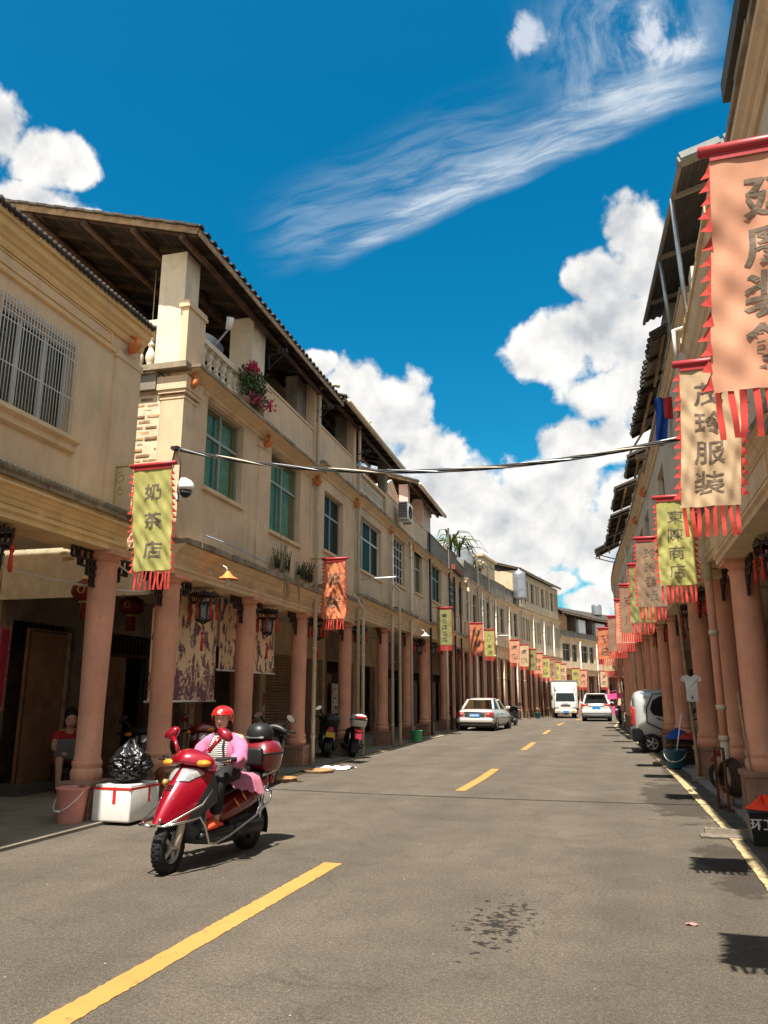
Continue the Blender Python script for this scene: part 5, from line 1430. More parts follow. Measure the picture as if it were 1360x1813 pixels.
def rb(x0, y, zt, h, cloth, text, label, w=.5, **k):
    return banner(x0, y, zt, w, h, cloth, text, label, -1, xr(y)-(x0+w/2), **k)
lb(8.4, 4.47, 1.36, ban_green, '奶茶店', 'lime green banner reading 奶茶店 with red fringe, beside the white security camera', xc=-5.75, w=.57, wr=.012, seed=3, shear=.10, tsize=.25, tx=.02)
lb(16.15, 4.54, 1.30, ban_orange, '服装', 'crumpled orange banner with folded lettering hung above the parked motorcycles', w=.52, wr=.012, folds=.085, seed=8, shear=.0, tsize=.30)
lb(30.4, 4.98, 1.42, ban_olive, '金昌草帽店', 'olive green banner with dark lettering just beyond the white gooseneck lamp', seed=9, shear=.0, wr=.012, tsize=.21, near=False)
lb(39.8, 5.2, 1.40, ban_orange, '發廊', 'plain orange banner partly over a lime one above the white sedan', seed=10, shear=.0, wr=.012, near=False, w=.62)
lb(43.9, 5.2, 1.44, ban_green, '大江商店', 'lime banner half behind the orange banner above the white sedan', seed=11, shear=.0, wr=.012, near=False)
far_b = [(51.1,5.1,ban_salmon,'big salmon banner first of the close row left of the truck'),(53.6,4.95,ban_cream,'cream banner second of the close row left of the truck'),(55.6,4.75,ban_olive,'olive banner third of the close row left of the truck'),
         (57.4,4.56,ban_salmon,'salmon banner fourth of the close row left of the truck'),(59.4,4.34,ban_green,'lime banner fifth of the close row left of the truck'),(61.1,4.3,ban_brown,'brown banner sixth of the close row, above the truck'),
         (62.6,4.12,ban_green,'lime banner seventh of the close row, above the truck'),(64.4,4.05,ban_cream,'cream banner last of the close row, above the truck'),(68.0,3.82,ban_green,'lime banner beyond the bend over the truck box'),
         (69.7,3.74,ban_salmon,'salmon banner beyond the bend right of the truck box'),(75.0,3.8,ban_cream,'small cream banner beyond the bend above the pink umbrella')]
for k, (y, zt, m, lab) in enumerate(far_b):
    lb(y, zt, 1.42, m, '商店', lab, seed=30+k, shear=-.04, wr=.012, near=False, w=.62)
rb(.62, 3.9, 4.33, 1.31, ban_salmon, '廷廖装飾', 'largest salmon pink banner with grey lettering, cut by the picture edge', w=.74, wr=.013, seed=14, shear=-.10, tsize=.27, bold=.018, tx=-.09)
rb(.62, 6.5, 4.23, 1.19, ban_cream, '茂玲服装', 'cream banner reading 茂玲服装 with red saw-tooth edges', w=.455, wr=.011, seed=15, shear=-.08, tsize=.215, bold=.010, tx=-.02)
rb(.62, 11.6, 4.33, 1.24, ban_green, '東陳商店', 'creased lime banner reading 東陳商店 over the right pavement', w=.50, wr=.009, folds=.035, seed=16, shear=-.05, tsize=.215, bold=.0)
rb(.37, 14.8, 4.36, 1.22, ban_brown, '玲玲發粄', 'dull brown banner reading 玲玲發粄 half behind the lime one', w=.50, wr=.006, seed=17, shear=-.05, tsize=.21, bold=.0)
rb(.26, 17.3, 4.28, 1.20, ban_olive, '', 'olive green banner mostly hidden behind the brown one', w=.50, wr=.012, seed=18, shear=-.05)
rb(.05, 21.4, 4.40, 1.22, ban_brown, '商店', 'brown banner with a thin strip showing beside the olive one', w=.50, seed=19, shear=-.05, near=False)
rb(-.10, 23.4, 4.24, 1.20, ban_salmon, '', 'bright salmon banner with saw-tooth edge seen low behind the others', w=.52, seed=20, shear=-.05, near=False)
rb(-.39, 27.0, 4.12, 1.10, ban_brown, '', 'dark brown banner over the white car, right side of street', w=.6, seed=22, shear=-.04, near=False)
rb(-.86, 31.0, 4.06, 1.12, ban_orange, '商店', 'dark rust red banner farthest out over the right half of the road', w=.62, seed=23, shear=-.04, near=False, wr=.012)
for k, (x, y, zt, m, lab) in enumerate(((-.80,36.0,3.7,ban_cream,'faded cream banner low behind the rust red banner'),(-.62,40.0,3.55,ban_salmon,'salmon banner low beyond the rust red banner'))):
    rb(x, y, zt, 1.05, m, '', lab, w=.6, seed=40+k, shear=-.04, near=False)
text_done()
# ------------------------------------------------------------------ lanterns, lamps, cables
def lantern_tree():
    r = empty('palace_lantern')
    b = MB(); n = 6
    def ring(rad, z): return [(rad*math.cos(math.pi/3*k+.2), rad*math.sin(math.pi/3*k+.2), z) for k in range(n)]
    top, mid, bot = ring(.20,-.22), ring(.125,-.24), ring(.105,-.52)
    crown = ring(.225,-.08)
    for k in range(n):
        q = (k+1) % n
        b.bar(mid[k], bot[k], .022); b.bar(mid[k], mid[q], .022); b.bar(bot[k], bot[q], .026)
        b.bar(crown[k], crown[q], .03, .05); b.bar(top[k], top[q], .022, .03); b.bar(crown[k], top[k], .02); b.bar(top[k], mid[k], .018)
        b.bar(crown[k], (0,0,-.02), .02)
        for t in (.25,.5,.75):   # carved crest
            p = Vector(crown[k]).lerp(Vector(crown[q]), t); b.bar(p, p+Vector((0,0,.05+.02*(t == .5))), .03, .012)
        for t in (.33,.66):
            b.bar(Vector(top[k]).lerp(Vector(top[q]), t), Vector(crown[k]).lerp(Vector(crown[q]), t), .014)
        p = Vector(mid[k]).lerp(Vector(mid[q]), .5); p2 = Vector(bot[k]).lerp(Vector(bot[q]), .5)
        b.bar(p.lerp(p2,.78)+Vector((-.03,0,0)), p.lerp(p2,.9), .012); b.bar(p, p.lerp(p2,.15), .05, .01)
        b.bar(bot[k], (0,0,-.58), .016)
    b.tube([(0,0,0),(0,0,-.03),(0,0,-.10)], [.012,.03,.012], 6)
    b.build('frame', black_lacq, r)
    for k in range(n):
        q = (k+1) % n; m_ = [Vector(p)*.96 for p in (mid[k], mid[q], bot[q], bot[k])]
        for i in range(4): m_[i].z = (mid, mid, bot, bot)[i][0][2]
        g = MB(); ins = Vector((0,0,0)); c = sum(m_, Vector())/4
        g.add([c+(p-c)*.88 for p in m_]+[c*.97+(p-c)*.88+Vector((0,0,0)) for p in m_], [(0,1,2,3),(7,6,5,4)]); g.build('pane', lamp_pane, r)
    for k in range(n):
        p = Vector(crown[k])*1.02; p.z = -.10
        g = MB(); g.tube([p, p+Vector((0,0,-.14))], .004, 4); g.ball(p+Vector((0,0,-.16)), .026, 8, 5)
        g.lathe(p+Vector((0,0,-.40)), [(.024,0),(.022,.10),(.014,.20),(.010,.22)], 8); g.build('tassel', red_silk, r)
    g = MB(); g.tube([(0,0,-.58),(0,0,-.72)], .004, 4); g.ball((0,0,-.74), .03, 8, 5); g.lathe((0,0,-1.03), [(.028,0),(.024,.12),(.015,.24),(.01,.27)], 8); g.build('tassel', red_silk, r)
    return r
LANT = lantern_tree()
_k = children_of()
spots = [(6.75,3.38,'by the left picture edge beside the barred window house'),(11.75,3.30,'in front of the first wisteria curtain'),(14.55,3.30,'in front of the second wisteria curtain'),(17.7,3.42,'under the beam behind the crumpled orange banner'),
         (21.3,3.55,'between the first two downpipes'),(27.9,3.66,'left of the white gooseneck lamp'),(29.8,3.7,'just behind the white gooseneck lamp'),(32.6,3.8,'below the olive green banner'),(36.3,3.85,'in the bay left of the white sedan'),(38.6,3.85,'in the bay over the white sedan'),(42.4,3.85,'beyond the white sedan'),(46,3.85,'in the dark bay beyond the sedan')]
for k, (y, z, w_) in enumerate(spots):
    o = LANT if k == 0 else copy_tree(LANT, _k)
    o.location = (xl(y)-.30, y, z-.02); o.rotation_euler = (0,0,.35*k)
    tag(o, f'black lantern with red tassels hanging {w_}', 'lantern', 'black palace lanterns under the arcades')
rsp = [(9.3,3.25,'at the right picture edge'),(14.6,3.42,'behind the third column on the right'),(17.5,3.42,'right of the white shirt'),(20.9,3.42,'above the small silver car'),(24.6,3.48,'beyond the small silver car'),(28.2,3.5,'deep in the shaded right arcade'),(31.5,3.5,'deepest in the shaded right arcade')]
for k, (y, z, w_) in enumerate(rsp):
    o = copy_tree(LANT, _k); o.location = (xr(y)+.34, y, z-.02); o.rotation_euler = (0,0,.5+.35*k)
    tag(o, f'black lantern with red tassels hanging {w_}', 'lantern', 'black palace lanterns under the arcades')
def red_lantern(x, y, z, lab):
    r = empty('red_lantern', (x,y,z), 0, lab, 'lantern', 'round red lanterns under the ceiling')
    b = MB(); b.tube([(0,0,.20),(0,0,.55)], .006, 5); b.build('cord', steel_dark, r)
    for k in range(12):
        a0, a1 = 2*math.pi*k/12, 2*math.pi*(k+1)/12
        b = MB()
        def fn(u, v):
            a = a0+(a1-a0)*u; t = math.pi*(.12+.76*v); bul = 1-.10*abs(u-.5)*2
            return (.22*bul*math.sin(t)*math.cos(a), .22*bul*math.sin(t)*math.sin(a), .17*math.cos(t))
        b.grid(fn, 2, 8, True); b.build('lobe', lantern_red, r)
    b = MB(); b.lathe((0,0,.15), [(.10,0),(.10,.03),(.06,.06)], 14); b.lathe((0,0,-.18), [(.10,0),(.10,.03)], 14)
    for k in range(12):   # gilt roundels
        a = 2*math.pi*(k+.5)/12
        if k % 3 == 0: b.lathe((.205*math.cos(a),.205*math.sin(a),.0), [(.06,0),(.06,.01),(.045,.01),(.045,0)], 12, axis=(math.cos(a),math.sin(a),0))
    b.build('cap', gold_paint, r)
    b = MB(); b.lathe((0,0,-.42), [(.08,0),(.075,.2),(.05,.25)], 10); b.build('tassel', lantern_red, r)
red_lantern(-7.55, 9.6, 3.02, 'round dark red lantern left of the thick nearest column')
red_lantern(-7.95, 11.3, 3.0, 'round dark red lantern with gilt marks between the two nearest columns')
# gooseneck lamps
def goose(x, y, z, m, lab, s=1):
    r = empty('street_lamp', (x,y,z), 0, lab, 'lamp', 'gooseneck lamps on the fascia')
    b = MB(); b.tube([(0,0,0),(.08,0,.08),(.20,0,.11),(.30,0,.06),(.34,0,-.02)], .013, 8); b.lathe((0,0,0), [(.05,-.02),(.05,.02)], 12, axis=(1,0,0)); b.build('arm', pvc_white, r)
    b = MB(); b.lathe((.34,0,-.14), [(.17,0),(.16,.015),(.09,.05),(.05,.10),(.035,.13)], 20, caps=False); b.lathe((.34,0,-.141), [(.165,0),(.155,.012),(.085,.045),(.03,.09)], 20, caps=False); b.build('lamp_shade', m, r)
    b = MB(); b.tube([(.34,0,-.05),(.34,0,-.17),(.34,0,-.24)], [.022,.03,.012], 8)
    for k in range(4): a = k*math.pi/2; b.tube([(.34+.03*math.cos(a),.03*math.sin(a),-.06),(.34+.03*math.cos(a),.03*math.sin(a),-.22),(.34,0,-.25)], .012, 6)
    b.build('bulb', white_m, r)
goose(xl(11.3)+.02, 11.3, 3.52, lamp_orange, 'orange enamel gooseneck lamp on the fascia beside the lime banner')
goose(xl(27.6)+.05, 27.6, 3.78, pvc_white, 'white gooseneck lamp on the fascia left of the olive banner')
goose(xl(46.5)+.05, 46.5, 3.98, pvc_white, 'small white gooseneck lamp above the white sedan roof')
# dome security camera
r = empty('security_camera', (xl(10.1)+.05, 10.02, 4.55), 0, 'white dome security camera on a curved arm at the brick corner', 'security camera')
b = MB(); b.tube([(0,.05,.02),(.06,-.04,.10),(.16,-.12,.16),(.24,-.15,.13)], [.03,.03,.035,.05], 10); b.box((-.03,.03,-.10),(.03,.08,.12)); b.build('arm', white_m, r)
b = MB(); b.lathe((.25,-.15,.0), [(.125,-.02),(.13,.03),(.115,.09),(.07,.14),(.03,.155)], 20); b.build('housing', white_m, r)
b = MB(); b.ball((.25,-.15,-.03), (.095,.095,.105), 16, 10); b.tube([(.25,-.15,-.06),(.25,-.255,-.075)], .04, 12); b.build('lens', black_plas, r)
b = MB(); b.lathe((.25,-.15,-.06), [(.10,-.01),(.10,.01)], 18); b.build('trim_ring', steel_grey, r)
# cable bundle over the street
def catenary(p, q, sag, n=26):
    p, q = Vector(p), Vector(q)
    return [p.lerp(q, i/n)-Vector((0,0,sag*4*(i/n)*(1-i/n))) for i in range(n+1)]
bundle = empty('overhead_cable', (0,0,0), 0, 'twisted bundle of black cables sagging across the street', 'cable')
random.seed(2)
for k in range(6):
    o = k*1.05
    base = catenary((-6.46,10.05,5.27), (1.36,10.2,4.83), .46, 60)
    b = MB(); b.tube([p+Vector((0,.022*math.cos(o+i*.45),.022*math.sin(o+i*.45))) for i, p in enumerate(base)], .011, 5)
    b.build('cable', (cable_m, cable_m, steel_grey, cable_m, cable_m, white_chip)[k], bundle)
b = MB(); b.bar((-6.52,10.0,5.27),(-6.40,10.0,5.27),.09,.05); b.tube([(-6.46,10.0,5.27),(-6.52,10.02,5.05),(-6.62,10.03,4.75)], .012, 6); b.tube([(-6.40,10.0,5.25),(-6.36,10.02,5.0),(-6.38,10.03,4.4)], .010, 6); b.build('clamp', steel_dark, bundle)
def wire(name, pts, lab, r_=.008, m=None, cat='wire', group=None):
    b = MB(); b.tube(pts, r_, 5); o = b.build(name, m or cable_m); tag(o, lab, cat, group); return o
wire('service_wire', catenary((xl(8.6)-.1,8.7,3.30),(xl(10.3)-.3,10.25,3.12),.05), 'pale cable looped beneath the nearest ceiling', .013, pvc_white)
wire('service_wire', catenary((xl(6)-.6,5.6,3.15),(xl(10.3)-.3,10.25,3.05),.16), 'thick white hose sagging under the nearest arcade ceiling', .018, pvc_white)
wire('service_wire', catenary((xl(10.6)+.27,10.6,3.98),(xl(13.2)+.20,13.2,3.98),-.03), 'blue cable lying along the lower ledge', .012, lt_blue)
wire('service_wire', [(xl(23.3)+.1,23.3,5.3),(xl(23.6)+.14,23.6,4.9),(xl(24.2)+.3,24.2,4.5)], 'looped cable beside the third downpipe', .012, pvc_white)
wire('service_wire', [(-7.9,11.2,7.9),(-7.9,11.2,9.3)], 'thin hanging cord under the tiled roof', .008, white_m)
def insul(y, z, lab):
    r = empty('insulator_bracket', (xl(y)+.02, y, z), 0, lab, 'bracket', 'insulator brackets under the eaves')
    b = MB(); b.bar((0,0,0),(.42,0,.05),.022); b.bar((0,0,-.28),(.40,0,.05),.018); b.bar((0,0,-.3),(0,0,.04),.03); b.build('arm', steel_dark, r)
    for k in range(3):
        b = MB(); b.lathe((.2+.09*k,0,.05), [(.018,0),(.03,.02),(.02,.045),(.03,.07),(.014,.09)], 8); b.build('insulator', black_lacq if k else steel_dark, r)
insul(13.4, 8.35, 'iron bracket with insulators beside the flowering plant'); insul(16.35, 8.25, 'iron bracket with insulators left of the first roof gutter'); insul(19.8, 8.2, 'iron bracket with insulators beside the fine baluster parapet')
# satellite dish and flowers on the balcony
r = empty('satellite_dish', (-6.72, 11.35, 7.45), 0, 'grey satellite dish with white receiver behind the balustrade', 'satellite dish')
b = MB(); ax = Vector((.75,-.45,.5))
b.lathe((-.12,.0,.22), [(.0,.0),(.12,.012),(.22,.04),(.31,.085)], 24, axis=ax, caps=False); b.build('dish', steel_grey, r)
b = MB(); b.bar((-.1,-.02,.0),(.42,-.15,.42),.025); b.bar((-.15,0,-.3),(-.15,0,.2),.04); b.build('arm', steel_grey, r)
b = MB(); b.tube([(.40,-.15,.40),(.46,-.2,.60)], [.055,.07], 10); b.build('receiver', white_m, r)
def leaf_cloud(b, c, rad, n, size, seed, squash=.7, droop=0):
    random.seed(seed)
    for k in range(n):
        v = Vector((random.gauss(0,1),random.gauss(0,1),random.gauss(0,1))); v = v.normalized()*random.random()**.5
        p = Vector(c)+Vector((v.x*rad[0],v.y*rad[1],v.z*rad[2]))
        s = size*random.uniform(.6,1.3); e = Euler((random.uniform(0,6.28),random.uniform(0,6.28),random.uniform(0,6.28))).to_matrix()
        b.add([p+e@Vector((-s,0,0)),p+e@Vector((0,-s*.45,.1*s)),p+e@Vector((s,0,0)),p+e@Vector((0,s*.45,.1*s))], [(0,1,2,3)])
r = empty('bougainvillea', (xl(12.5)+.05, 12.5, 6.72), 0, 'potted bougainvillea with magenta flowers spilling over the balustrade', 'plant')
b = MB(); b.lathe((0,.25,0), [(.11,0),(.16,.22),(.17,.25)], 14); b.build('pot', terra_stone, r)
b = MB(); b.lathe((.02,-.35,0), [(.11,0),(.15,.2),(.16,.22)], 14); b.build('pot', terra_stone, r)
b = MB()
for k in range(14):
    a = k*.7; b.tube([(0,.2-.5*(k%2),.2),(.05+.2*math.cos(a),.1-.4*(k%2)+.3*math.sin(a),.6),(.1+.32*math.cos(a),-.1+.55*math.sin(a),.75-.25*(k%3))], .007, 4)
b.build('stem', timber, r)
b = MB(); leaf_cloud(b, (.10,-.05,.66), (.20,.50,.28), 480, .048, 4); leaf_cloud(b, (.12,-.0,.34), (.16,.5,.24), 240, .045, 5); o = b.build('leaves', leaf_m, r); o['kind'] = 'stuff'
b = MB(); leaf_cloud(b, (.14,-.25,.84), (.16,.22,.15), 170, .042, 6); leaf_cloud(b, (.2,-.1,.25), (.12,.3,.12), 70, .04, 7); leaf_cloud(b, (.2,.45,.35), (.12,.2,.2), 60, .04, 8); o = b.build('blossoms', petal_m, r); o['kind'] = 'stuff'
# weeds on the lower ledges
def weed(y, h, m, seed, lab, n=26):
    random.seed(seed); r = empty('weed', (xl(y)+.10, y, 4.0 if y < 19 else 4.35), 0, lab, 'weed', 'weeds growing on the lower ledge')
    b = MB()
    for k in range(n):
        a = random.uniform(0,6.28); l = h*random.uniform(.4,1); dx, dy = .35*l*math.cos(a)*.4, .6*l*math.sin(a)*.5; x0, y0 = random.uniform(-.05,.05), random.uniform(-.15,.15)
        p = [Vector((x0,y0,0)), Vector((x0+dx*.4,y0+dy*.4,l*.6)), Vector((x0+dx,y0+dy,l*.95))]
        b.bar(p[0],p[1],.008); b.bar(p[1],p[2],.006)
        for q in range(5):
            c = p[0].lerp(p[1], .3+.17*q) if q < 4 else p[2]
            s = .025; e = Euler((random.uniform(0,6),random.uniform(0,6),random.uniform(0,6))).to_matrix()
            b.add([c+e@Vector((-s,0,0)),c+e@Vector((0,-s*.5,0)),c+e@Vector((s,0,0)),c+e@Vector((0,s*.5,0))],[(0,1,2,3)])
    o = b.build('leaves', m, r); o['kind'] = 'stuff'
weed(13.9,.42,weed_m,1,'dark weed tuft on the ledge below the second green window'); weed(14.5,.55,weed_m,2,'taller weed clump on the ledge beside the dark tuft'); weed(15.4,.38,weed_m,3,'weed clump left of the crumpled orange banner',40); weed(15.9,.45,weed_m,12,'mossy weeds at the end of the ledge by the orange banner',40)
weed(14.2,.95,straw_m,4,'dry straw coloured stalks standing on the ledge',9)
random.seed(9); r = empty('dry_grass', (xl(14.4)+.26, 14.4, 3.95), 0, 'dry grass hanging down from the lower ledge', 'grass')
b = MB()
for k in range(26):
    y0 = random.choice((-.35,.25))+random.gauss(0,.08); l = random.uniform(.2,.62); b.tube([(-.02,y0,.03),(.04,y0+.02,0),(.05,y0+random.uniform(-.05,.05),-l)], .005, 3)
o = b.build('blades', straw_m, r); o['kind'] = 'stuff'
# fluorescent tubes on brackets
for y, lab in ((20.1,'white tube light on a bracket right of the orange banner'),(47.6,'small white tube light on the far left wall')):
    r = empty('tube_light', (xl(y)+.05, y, 4.65 if y < 30 else 5.1), 0, lab, 'lamp')
    b = MB(); b.bar((0,0,0),(.35,0,.02),.02); b.build('arm', bracket_y, r)
    b = MB(); b.tube([(.35,0,.02),(1.05,0,.03)], .025, 8); b.build('tube', white_m, r)
# roof plants and tanks
def palm(x, y, z, h, n, lab, seed):
    random.seed(seed); r = empty('spiky_plant', (x,y,z), 0, lab, 'plant')
    b = MB(); b.tube([(0,0,0),(.03,0,h*.3)], [.06,.04], 8); b.build('stem', timber, r)
    for k in range(n):
        a = 2*math.pi*k/n+random.uniform(-.2,.2); l = h*random.uniform(.6,1.1); up = random.uniform(.2,1.0)
        pts = [Vector((0,0,h*.25)), Vector((l*.35*math.cos(a), l*.35*math.sin(a), h*.25+l*.5*up)), Vector((l*.75*math.cos(a), l*.75*math.sin(a), h*.25+l*.45*up-.05)), Vector((l*math.cos(a), l*math.sin(a), h*.25+l*.1*up-.2))]
        b = MB(); t = Vector((-math.sin(a), math.cos(a), 0)); ws = [.03,.06,.045,.004]
        vs = [q for p, w_ in zip(pts, ws) for q in (p+t*w_, p-Vector((0,0,.02)), p-t*w_)]
        b.add(vs, [(3*i+j,3*i+j+1,3*i+j+4,3*i+j+3) for i in range(3) for j in range(2)], True); b.build('leaf', leaf_m if k % 3 else leaf_y, r)
palm(-7.55, 35.7, 8.35, 1.25, 18, 'spiky green plant on the mouldy parapet', 1); palm(-7.45, 37.2, 8.25, 1.35, 20, 'drooping spiky plant right of the chimney block', 2); palm(-8.2, 45.6, 8.75, 1.3, 16, 'small spiky plant beside the steel water tank', 3)
def tank(x, y, z, h, rr, lab):
    r = empty('water_tank', (x,y,z), 0, lab, 'water tank', 'steel water tanks on the roofs')
    b = MB(); prof = [(rr*.98,.35)]
    for k in range(12): prof += [(rr*(1.0 if k % 2 else .965), .38+h*(k+.5)/12)]
    prof += [(rr*.9,.38+h*1.03),(rr*.4,.38+h*1.12),(rr*.2,.38+h*1.14),(rr*.2,.38+h*1.18)]
    b.lathe((0,0,0), prof, 24); b.build('barrel', steel_grey, r)
    for k in range(4):
        a = k*math.pi/2+.4; b = MB(); b.bar((rr*.8*math.cos(a),rr*.8*math.sin(a),0),(rr*.8*math.cos(a),rr*.8*math.sin(a),.4),.05); b.build('leg', steel_dark, r)
tank(-8.5, 44.0, 8.6, 1.1, .5, 'steel water tank on the roof room above the sedan'); tank(-6.55, 53.6, 7.7, 1.75, .46, 'steel water tank against the high bare wall'); tank(-2.2, 80.0, 9.0, 1.0, .5, 'distant steel water tank on the end houses')
# white drain pipes rising above the terraces
for y, z1, lab in ((43.2,9.3,'white pipe frame standing against the terrace parapet'),(46.6,9.2,'second white pipe frame farther along the terrace')):
    b = MB(); x = xl(y)+.2; b.tube([(x,y,4.2),(x-.02,y,z1),(x-.05,y-1.6,z1+.05)], .06, 8); o = b.build('standpipe', pvc_white); tag(o, lab, 'pipe', 'white standpipes')
# blue overalls and red shirt drying on the right balcony
r = empty('washing', (1.02, 15.0, 7.15), 0, 'blue overalls hung out to dry below the right lean-to roof', 'laundry')
b = MB(); b.grid(lambda u, v: ((u-.5)*.22+.03*math.sin(v*5), .06*math.sin(u*9+v*3), -.95*v), 8, 14, True); b.grid(lambda u, v: ((u-.5)*.22+.03*math.sin(v*5), .05+.06*math.sin(u*9+v*3), -.95*v), 8, 14, True); b.build('overalls', blue_cloth, r)
r = empty('washing', (1.16, 14.6, 7.0), 0, 'small red shirt drying beside the blue overalls', 'laundry')
b = MB(); b.grid(lambda u, v: ((u-.5)*.2, .03*math.sin(u*9+v*3), -.42*v), 6, 8, True); b.grid(lambda u, v: ((u-.5)*.2, .03+.03*math.sin(u*9+v*3), -.42*v), 6, 8, True); b.build('shirt', red_shirt, r)
# wisteria print curtains
def curtain(y0, y1, d, z0, z1, lab):
    p0, p1 = Vector((xl(y0)+d,y0,0)), Vector((xl(y1)+d,y1,0)); th = math.atan2(-(p1.x-p0.x), p1.y-p0.y); L = (p1-p0).length
    r = empty('printed_blind', (p0.x,p0.y,0), th, lab, 'curtain', 'wisteria printed blinds in the arcade')
    b = MB(); b.grid(lambda u, v: (.018*math.sin(u*9+1)+.01*math.sin(u*23+v*2), L*u, z1-(z1-z0)*v), 40, 4, True); b.build('cloth', wisteria, r)
    b = MB(); b.tube([(0,-.03,z0),(0,L+.03,z0)], .018, 8); b.build('bottom_bar', white_m, r)
    b = MB(); b.tube([(0,-.03,z1),(0,L+.03,z1)], .03, 8); b.build('roller', pvc_white, r)
curtain(10.62, 12.95, -.62, 1.42, 3.32, 'long wisteria printed blind behind the second column'); curtain(13.0, 15.75, -.62, 1.98, 3.32, 'shorter mauve wisteria blind behind the third column')
r = empty('printed_blind', (xr(14.6)+.75, 14.9, 0), -1.35, 'narrow wisteria printed blind hanging in the right arcade', 'curtain', 'wisteria printed blinds in the arcade')
b = MB(); b.grid(lambda u, v: (.02*math.sin(u*6), .36*u, 3.0-1.25*v), 12, 3, True); b.build('cloth', wisteria, r)
b = MB(); b.tube([(0,-.02,1.75),(0,.38,1.75)], .014, 8); b.build('bottom_bar', white_m, r)
# ------------------------------------------------------------------ vehicles
def wheel(root, loc, r, w, rim=silver_paint, spokes=5, name='wheel', axis=(1,0,0), rot=0.0, thin=False):
    """tyre with rim as a sub-part; axis along x of the vehicle frame by default"""
    ax = Vector(axis)
    b = MB(); n = 28
    prof = [(r*.62,-w*.42),(r*.80,-w*.5),(r*.93,-w*.46),(r*.985,-w*.30),(r,0),(r*.985,w*.30),(r*.93,w*.46),(r*.80,w*.5),(r*.62,w*.42)]
    b.lathe((0,0,0), prof, n, axis=ax, caps=False)
    m = ax.normalized().to_track_quat('Z','Y').to_matrix()
    for k in range(n):       # tread blocks
        a = 2*math.pi*k/n
        for s_ in (-1, 1):
            c = m @ Vector((r*math.cos(a+s_*.05), r*math.sin(a+s_*.05), s_*w*.22))
            rd = (m @ Vector((math.cos(a), math.sin(a), 0))); tg = (m @ Vector((-math.sin(a), math.cos(a), 0))); nz = m @ Vector((0,0,1))
            e = [c+tg*i*r*.06+nz*j*w*.16+rd*h_ for h_ in (-.004, r*.022) for (i, j) in ((-1,-1),(1,-1),(1,1),(-1,1))]
            b.add(e, [(4,5,6,7),(0,1,5,4),(1,2,6,5),(2,3,7,6),(3,0,4,7)])
    t = b.build(name, rubber, root, loc); t.rotation_euler = (0,0,rot)
    b = MB()
    b.lathe((0,0,0), [(r*.64,-w*.40),(r*.60,-w*.38),(r*.56,-w*.2),(r*.56,w*.2),(r*.60,w*.38),(r*.64,w*.40)], n, axis=ax, caps=False)
    b.lathe((0,0,0), [(r*.16,-w*.42),(r*.16,w*.42)], 14, axis=ax)
    for k in range(spokes):
        a = 2*math.pi*k/spokes
        p = m @ Vector((r*.12*math.cos(a), r*.12*math.sin(a), w*.30)); q = m @ Vector((r*.58*math.cos(a), r*.58*math.sin(a), w*.26))
        b.bar(p, q, r*.15, w*.18, up=tuple(ax)); p2 = p-m @ Vector((0,0,w*.6)); q2 = q-m @ Vector((0,0,w*.52)); b.bar(p2, q2, r*.15, w*.18, up=tuple(ax))
    b.build('rim', rim, t)
    if not thin:
        b = MB(); b.lathe((0,0,0), [(r*.50,-w*.05),(r*.50,w*.05)], 18, axis=ax); b.build('disc', steel_dark, t)
    return t
def ring(y, pts):
    """closed symmetric ring from right-half points [(x, z)] going bottom to top"""
    return [(x, y, z) for x, z in pts] + [(-x, y, z) for x, z in reversed(pts)]
def car_body(root, secs, m, name='body', sub=2):
    b = MB(); b.smooth = True
    b.loft([ring(y, p) for y, p in secs], True, True)
    o = b.build(name, m, root, sub=sub, fix=True); return o
def quad_glass(b, a, c, d, e, inset=.06, off=.006):
    P = [Vector(p) for p in (a, c, d, e)]; ce = sum(P, Vector())/4
    n = (P[1]-P[0]).cross(P[3]-P[0]).normalized()
    if n.dot(ce-Vector((0,ce.y*.4,.9))) < 0: n = -n
    b.add([p.lerp(ce, inset)+n*off for p in P], [(0,1,2,3)])
